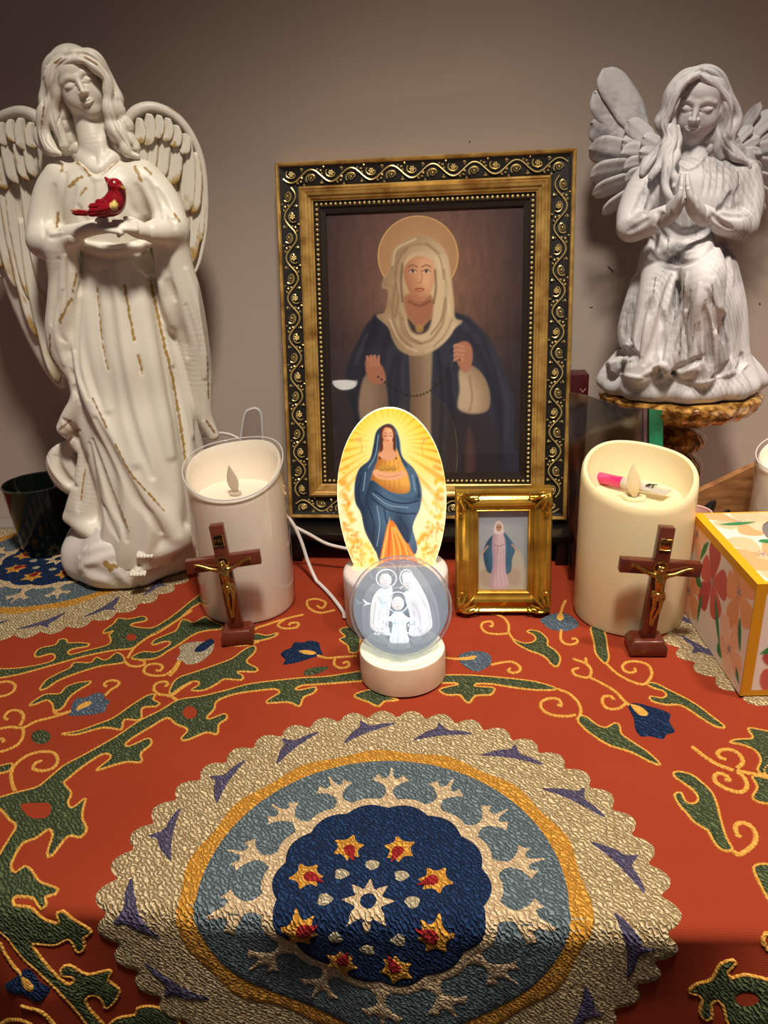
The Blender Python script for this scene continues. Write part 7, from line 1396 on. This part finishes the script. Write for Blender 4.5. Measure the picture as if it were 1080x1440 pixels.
etched('etched_child', [(558, 863), (567, 863), (572, 868), (580, 872), (586, 870), (584, 876), (574, 878), (574, 890), (577, 904), (563, 906), (551, 904), (554, 888), (554, 877), (545, 876), (540, 871), (546, 871), (552, 869)], FZ+9, 1.5, d_child); etched('etched_child_head', [(562+8.5*math.cos(t), 852+9.5*math.sin(t)) for t in np.linspace(0, 6.28, 14, endpoint=False)], FZ+12, 1.6, d_head)
mb = MB()
for cx, cy, rx, ry, dz in ((546, 817, 14, 12.5, FZ-2), (574, 816, 9, 11, FZ-2), (562, 850, 14.5, 14, FZ+5)): mb.tube([EQ(cx+rx*math.cos(t), cy+ry*math.sin(t), dz) for t in np.linspace(0, 2*math.pi, 36, endpoint=False)], 0.75*eu_, 6, closed=True)
m_engr = mat('engraved_white', srgb(232, 240, 248), 0.6, emit=srgb(224, 238, 250), emit_s=0.6)  # glows in place of light reaching it from the stand below
mb.build('halo_rings', m_engr, ball)
mb = MB(); rg = np.random.default_rng(2)
for k in range(90):
    sd = rg.choice([-1, 1]); x = 563+sd*(11+rg.random()*22); y = 882+rg.random()*15-abs(x-563)*0.10; mb.ball(EQ(x, y, FZ+9+rg.random()*4), (0.7+rg.random()*0.9)*eu_, 5, 4)
tag(mb.build('etched_blossoms', m_engr, ball), kind='stuff')
mb = MB(); mb.tube([EQ(513, 846, FZ), EQ(519, 852, FZ), EQ(524, 852, FZ)], np.array([0.4, 1.8, 0.8])*eu_, 6); mb.tube([EQ(514, 855, FZ), EQ(519, 853, FZ), EQ(516, 848, FZ)], np.array([0.4, 1.3, 0.3])*eu_, 6); mb.build('etched_dove', m_engr, ball)
# ------------------------------------------------------------------ tissue box
TB = tab(1040, 982); TBZ = 0.0945; tb_ang = math.radians(-11.0)
bx_ = np.array([math.cos(tb_ang), math.sin(tb_ang), 0]); bl_ = tab(975, 725, TBZ)-TB; bl_[2] = 0; BLN = float(np.linalg.norm(bl_)); bl_ /= BLN; BWD = 0.118
bx_ = np.array([bl_[1], -bl_[0], 0]); TB0 = np.array([TB[0], TB[1], 0.0022])
def box3(a, b, c): return TB0+bx_*a+bl_*b+np.array([0, 0, c])
tbx = empty('tissue_box', TB0, 'floral cardboard tissue box with gold edges beside the ivory candle', 'tissue box')
m_card = mat('printed_card', rough=0.55, spec=0.3, attr='Col'); m_goldcard = mat('gold_card', srgb(214, 148, 22), 0.42, spec=0.5)
def blossom(p, cx, cy, r, col, col2, n=5, a0=0.3, sq=1.0):
    for k in range(n):
        a = a0+2*math.pi*k/n; ca, sa = math.cos(a), math.sin(a); L = r*(0.9+0.2*math.sin(k*2.3)); W = r*0.36
        pts = [(cx+ca*r*0.06, cy+sa*r*0.06*sq)]+[(cx+ca*L*t-sa*W*w_, cy+(sa*L*t+ca*W*w_)*sq) for t, w_ in ((0.45, 0.75), (0.8, 1.0), (1.0, 0.4), (1.0, -0.4), (0.8, -1.0), (0.45, -0.75))]
        p.poly(pts, col if k % 2 == 0 else col2, p.px*0.8)
    for k in range(7): a = k*0.9; p.line([(cx, cy), (cx+r*0.16*math.cos(a), cy+r*0.16*math.sin(a)*sq)], c8(120, 90, 96), p.px*1.0, .8)
def bleaf(p, x0, y0, x1, y1, w):
    d = np.array([x1-x0, y1-y0], float); L = np.linalg.norm(d); d /= L; n_ = np.array([-d[1], d[0]]); P = lambda t, s: tuple(np.array([x0, y0])+d*L*t+n_*w*s)
    p.poly([P(0, 0), P(.35, 1), P(.7, .8), P(1, 0), P(.7, -.4), P(.35, -.5)], c8(40, 124, 74), p.px*0.7); p.line([P(0, 0), P(.5, .2), P(1, 0)], c8(96, 170, 112), p.px*.8, .8)
PK, PK2, PE, PE2, CR = c8(206, 96, 86), c8(190, 80, 76), c8(242, 186, 146), c8(238, 166, 116), c8(238, 222, 206)
def face(nm, to3, w, h, n, draw):
    ny = max(8, int(n*h/w)); p = Print(to3, n, ny, CR, XY=(w, h)); draw(p); link(nm, p.mesh(nm), m_card, tbx, smooth=False)
ed = 0.0075
def d_left(p):      # u: back -> front corner, v: downwards; millimetres
    W, H = BLN*1000, TBZ*1000
    blossom(p, W*0.42, H*0.40, 34, PK, PK2, 5, 0.9); blossom(p, W*0.80, H*0.22, 32, PE2, c8(230, 158, 110), 5, 0.5); blossom(p, W*0.78, H*0.76, 27, PE, c8(244, 200, 170), 5, 0.2); blossom(p, W*0.08, H*0.75, 30, PE2, PE, 5, 0.4); blossom(p, W*0.10, H*0.15, 24, PE, PE2, 5, 1.0)
    for q in ((0.30, 0.10, 0.20, 0.34, 4), (0.50, 0.48, 0.66, 0.86, 4), (0.16, 0.50, 0.28, 0.56, 6), (0.86, 0.40, 0.92, 0.66, 4), (0.30, 0.62, 0.28, 0.92, 3.5), (0.62, 0.84, 0.70, 0.92, 5), (0.90, 0.82, 0.97, 0.92, 3)): bleaf(p, q[0]*W, q[1]*H, q[2]*W, q[3]*H, q[4])
    m = (p.Y < ed*1000); p.C[m] = c8(216, 150, 30); m = (p.X > W-1.2); p.C[m] = c8(196, 150, 60)
face('side_panel', lambda u, v: (TB0[None]+bl_[None]*((1-u)*BLN)[:, None]+np.array([0, 0, 1.0])[None]*((1-v)*TBZ)[:, None]-bx_[None]*0.0), BLN*1000, TBZ*1000, 150, d_left)
def d_front(p):
    W, H = BWD*1000, TBZ*1000
    blossom(p, 34, 78, 30, PK, PK2, 5, 0.4); blossom(p, 50, 30, 34, PE, PE2, 5, 0.9); bleaf(p, 10, 58, 30, 44, 4); bleaf(p, 12, 24, 22, 36, 4); blossom(p, 95, 60, 32, PE, PK, 5, 0.1)
    m = (p.X < ed*1000) | (p.Y < ed*1000) | (p.Y > H-5) | (p.X > W-ed*1000); p.C[m] = c8(212, 146, 24)
face('front_panel', lambda u, v: (TB0[None]+bx_[None]*(u*BWD)[:, None]+np.array([0, 0, 1.0])[None]*((1-v)*TBZ)[:, None]), BWD*1000, TBZ*1000, 130, d_front)
def d_top(p):        # u: left -> right, v: back -> front
    W, H = BWD*1000, BLN*1000
    blossom(p, 30, 22, 30, PE, PE2, 5, 0.2, .9); blossom(p, 62, 18, 30, PE, c8(246, 196, 160), 5, 1.1); blossom(p, 24, 84, 32, PE2, PE, 5, 0.6); blossom(p, 30, 116, 30, PE, PE2, 5, 0.1); blossom(p, 96, 110, 30, PK, PE, 5, 0.3); blossom(p, 100, 30, 28, PE, PK, 5, 0.3)
    bleaf(p, 12, 26, 44, 22, 4); bleaf(p, 30, 62, 40, 58, 5)
    m = (p.X < ed*1000) | (p.Y > H-4.5) | (p.X > W-ed*1000) | (p.Y < 2); p.C[m] = c8(232, 166, 24)
hole_c = (0.072, 0.078); hole_r = (0.032, 0.040)
def not_hole(u, v): return ((u*BWD-hole_c[0])/hole_r[0])**2+((1-v)*BLN/1-hole_c[1])**2/hole_r[1]**2 > 1.0
ny = 170; p = Print(lambda u, v: (TB0[None]+bx_[None]*(u*BWD)[:, None]+bl_[None]*((1-v)*BLN)[:, None]+np.array([[0, 0, TBZ]])), 150, ny, CR, XY=(BWD*1000, BLN*1000)); d_top(p); link('top_panel', p.mesh('top_panel', not_hole), m_card, tbx, smooth=False)
V = [box3(hole_c[0]+hole_r[0]*1.06*math.cos(t), hole_c[1]+hole_r[1]*1.06*math.sin(t), TBZ-0.0008) for t in np.linspace(0, 2*math.pi, 40, endpoint=False)]; MB().add(V, [tuple(range(40))]).build('film_window', mat('film', srgb(120, 116, 116), 0.25, coat=0.4), tbx, smooth=False)
e1 = 0.0003
V = [box3(a, b, c) for c in (0, TBZ-0.0016) for a, b in ((e1, e1), (BWD-e1, e1), (BWD-e1, BLN-e1), (e1, BLN-e1))]; MB().add(V, [(0, 3, 2, 1), (4, 5, 6, 7), (0, 1, 5, 4), (1, 2, 6, 5), (2, 3, 7, 6), (3, 0, 4, 7)]).build('carton', mat('carton', srgb(206, 150, 60), 0.6), tbx, smooth=False)
# ------------------------------------------------------------------ dark glass cup
cp = empty('glass_cup', (-0.386, 0.818, 0.0014), 'dark green black glass cup behind the cream angel at the left edge', 'cup')
m_cup = mat('dark_green_glass', srgb(8, 14, 11), 0.12, spec=0.35, coat=0.1)
hc = 0.082
MB().lathe([(0.0, 0.0), (0.0255, 0.0), (0.0282, 0.002), (0.0300, 0.012), (0.0355, hc-0.002), (0.0362, hc), (0.0350, hc+0.0006), (0.0338, hc-0.001), (0.0290, 0.014), (0.0240, 0.008), (0.0, 0.007)], n=72, cap=False).build('cup_body', m_cup, cp, world=False)
MB().tube([(0.0354*math.cos(t), 0.0354*math.sin(t), hc) for t in np.linspace(0, 2*math.pi, 60, endpoint=False)], 0.0011, 6, closed=True).build('cup_rim', mat('cup_rim', srgb(30, 36, 32), 0.12, coat=0.5), cp, world=False)
# ------------------------------------------------------------------ clear acrylic stand behind the white candle
ac = empty('acrylic_sign_holder', (-0.158, 0.835, 0.0014), 'clear acrylic holder with white edge standing behind the white candle', 'sign holder')
aY = 0.835; arch = spline([(337, 640), (340, 605), (345, 582), (352, 576), (361, 575), (367, 583), (369, 605), (370, 640)], 6); AP = [atY(x, y, aY) for x, y in arch]
lo = [AP[0].copy(), AP[-1].copy()]
for q in lo: q[2] = 0.003
full = [lo[0]]+AP+[lo[1]]
MB().tube(full, 0.0016, 8).build('edge_strip', mat('milky_edge', srgb(206, 202, 204), 0.25), ac)
V = full+[q+np.array([0, 0.002, 0]) for q in full]; n_ = len(full)
MB().add(V, [tuple(range(n_)), tuple(range(2*n_-1, n_-1, -1))]+[(i, i+1, n_+i+1, n_+i) for i in range(n_-1)]).build('clear_panel', thin_glass('acrylic', (0.86, 0.86, 0.88, 1), 0.12, 0.10, 0.5), ac, smooth=False)
mid = (lo[0]+lo[1])/2; MB().box((mid[0], mid[1], 0.003), (0.034, 0.030, 0.0030)).build('holder_foot', mat('milky_edge', srgb(206, 202, 204), 0.25), ac, bevel=0.0006)
# ------------------------------------------------------------------ zip bag, maroon box, wooden plaque, pink cup
bg = empty('zip_bag', tuple(atY(865, 700, 0.684)*np.array([1, 1, 0])+np.array([0, 0, 0.0014])), 'clear plastic zip bag with a green closure behind the ivory candle', 'zip bag')
def bag3(x, y, o=0.0): q = atY(x, y, 0.684+0.004*math.sin(x*0.09)+0.003*math.sin(y*0.07+x*0.03)+o); q[2] = max(q[2], 0.0018); return q
top_y = lambda x: np.interp(x, [800, 826, 850, 880, 905, 932], [552, 556, 564, 574, 575, 577])
G = np.array([[bag3(x, top_y(x)*(1-t)+800*t) for x in np.linspace(800, 906, 30)] for t in np.linspace(0, 1, 30)]); MB().sheet(G, 0.0009, (0, -1, 0)).build('film_body', thin_glass('bag_film', (0.50, 0.46, 0.40, 1), 0.30, 0.10, 0.60), bg)  # brown film tint carries the dark of the shaded gap behind the bag
G = np.array([[bag3(x, top_y(x)*(1-t)+760*t, -0.0012) for x in np.linspace(913, 932, 6)] for t in np.linspace(0, 1, 20)]); MB().sheet(G, 0.0008, (0, -1, 0)).build('green_closure', mat('green_zip', srgb(28, 128, 88), 0.35, bump=(900, .4, .0005)), bg)
G = np.array([[bag3(x, top_y(x)*(1-t)+760*t, -0.001) for x in np.linspace(905, 909, 3)] for t in np.linspace(0, 1, 20)]); MB().sheet(G, 0.0008, (0, -1, 0)).build('violet_seam', mat('violet_zip', srgb(110, 76, 92), 0.4), bg)
G = np.array([[bag3(x, top_y(x)*(1-t)+760*t, 0.0004) for x in np.linspace(905, 933, 8)] for t in np.linspace(0, 1, 20)]); MB().sheet(G, 0.0005, (0, -1, 0)).build('clear_flap', thin_glass('bag_film', (0.50, 0.46, 0.40, 1), 0.30, 0.10, 0.60), bg)
c = atY(814, 527, 0.795)
mk = empty('maroon_box', (c[0]+0.001, 0.808, 0.0014), 'dark maroon box standing between the ornate frame and the zip bag', 'box', rz=TYAW)
MB().box((0, 0, (c[2]-0.0014)/2), (0.022, 0.026, c[2]-0.0014)).build('box_body', mat('maroon_card', srgb(70, 14, 18), 0.4), mk, world=False, bevel=0.001)
MB().tube([(0.002, -0.0132, c[2]-0.016), (0.005, -0.0132, c[2]-0.020), (0.008, -0.0132, c[2]-0.016)], 0.0006, 5).build('printed_chevron', mat('chevron', srgb(190, 150, 140), 0.5), mk, world=False)
wY = 0.6975
WPX = [(952, 704), (975, 694), (1000, 683), (1030, 669), (1055, 657), (1085, 646), (1118, 640), (1140, 646), (1140, 700)]
WP = [atY(x, y, wY) for x, y in WPX]; WP += [np.array([WP[-1][0], wY, 0.0024]), np.array([WP[0][0], wY, 0.0024])]
wq = empty('wooden_plaque', ((WP[0][0]+WP[-3][0])/2, wY+0.005, 0.0014), 'brown wooden plaque with a slanted top behind the right glass candle', 'plaque')
def wood_grain():
    m = mat('plaque_wood', srgb(150, 100, 58), 0.5); nt = m.node_tree; b = nt.nodes['Principled BSDF']; tc = nt.nodes.new('ShaderNodeTexCoord'); mp = nt.nodes.new('ShaderNodeMapping'); mp.inputs['Rotation'].default_value = (0, math.radians(28), 0); mp.inputs['Scale'].default_value = (3, 3, 14); w_ = nt.nodes.new('ShaderNodeTexNoise'); w_.inputs['Scale'].default_value = 9; w_.inputs['Detail'].default_value = 6; r = nt.nodes.new('ShaderNodeValToRGB'); r.color_ramp.elements[0].position = .3; r.color_ramp.elements[0].color = srgb(112, 70, 38); r.color_ramp.elements[1].position = .7; r.color_ramp.elements[1].color = srgb(176, 124, 76); nt.links.new(tc.outputs['Object'], mp.inputs[0]); nt.links.new(mp.outputs[0], w_.inputs['Vector']); nt.links.new(w_.outputs['Fac'], r.inputs[0]); nt.links.new(r.outputs[0], b.inputs['Base Color']); return m
n_ = len(WP); V = WP+[q+np.array([0, 0.008, 0]) for q in WP]; MB().add(V, [tuple(range(n_)), tuple(range(2*n_-1, n_-1, -1))]+[(i, (i+1) % n_, n_+(i+1) % n_, n_+i) for i in range(n_)]).build('plaque_board', wood_grain(), wq, smooth=False, bevel=0.001)
m_burn = mat('burnt_ink', srgb(34, 18, 14), 0.7)
for L in ([(988, 716), (996, 708), (1003, 704), (994, 715), (999, 713), (1006, 704), (1004, 712), (1001, 719)], [(1001, 720), (1006, 722), (1016, 721), (1024, 717), (1027, 722), (1030, 724)]):
    P = [atY(x, y, wY-0.0004) for x, y in spline(L, 4)]; MB().tube(P, 0.0011, 6).build('burnt_mark', m_burn, wq)
pc = atY(968, 735, 0.672); pk = empty('pink_cup', (pc[0]+0.001, 0.672, 0.0014), 'small pale pink cup between the ivory candle and the tissue box', 'cup')
zt = float(atY(968, 722, 0.672)[2]); m_pk = mat('pink_ceramic', srgb(232, 186, 172), 0.35)
MB().lathe([(0.0, 0.0), (0.014, 0.0), (0.016, 0.002), (0.0192, zt-0.002), (0.0196, zt), (0.0184, zt), (0.0150, 0.004), (0.0, 0.003)], n=48, cap=False).build('cup_wall', m_pk, pk, world=False)
MB().tube([(0.019*math.cos(t), 0.019*math.sin(t), zt) for t in np.linspace(0, 2*math.pi, 40, endpoint=False)], 0.0009, 6, closed=True).build('cup_lip', m_pk, pk, world=False)
# ------------------------------------------------------------------ ceiling lamp far behind the viewer, mirrored in the picture glass
def mirrored_lamp():
    d = ray(485, 537); t = ((fr3(0, 0, 0.0022)-_C)@fn)/(d@fn); hit = _C+d*t; d = d/np.linalg.norm(d); rf = d-2*(d@fn)*fn
    dist = 4.2; pos = hit+rf*dist
    o = empty('ceiling_lamp', pos, 'round domed ceiling lamp mirrored as a white spot in the picture glass', 'lamp')
    MB().lathe([(0.0, -0.050), (0.030, -0.047), (0.055, -0.036), (0.072, -0.018), (0.078, 0.0), (0.0, 0.001)], n=40, cap=False).build('diffuser', mat('lamp_diffuser', srgb(255, 244, 226), 0.5, emit=srgb(255, 244, 226), emit_s=14), o, world=False)
    MB().lathe([(0.078, 0.0), (0.088, -0.004), (0.092, 0.006), (0.0, 0.007)], n=40, cap=False).build('trim_ring', mat('lamp_trim', srgb(220, 210, 200), 0.5), o, world=False)
mirrored_lamp()
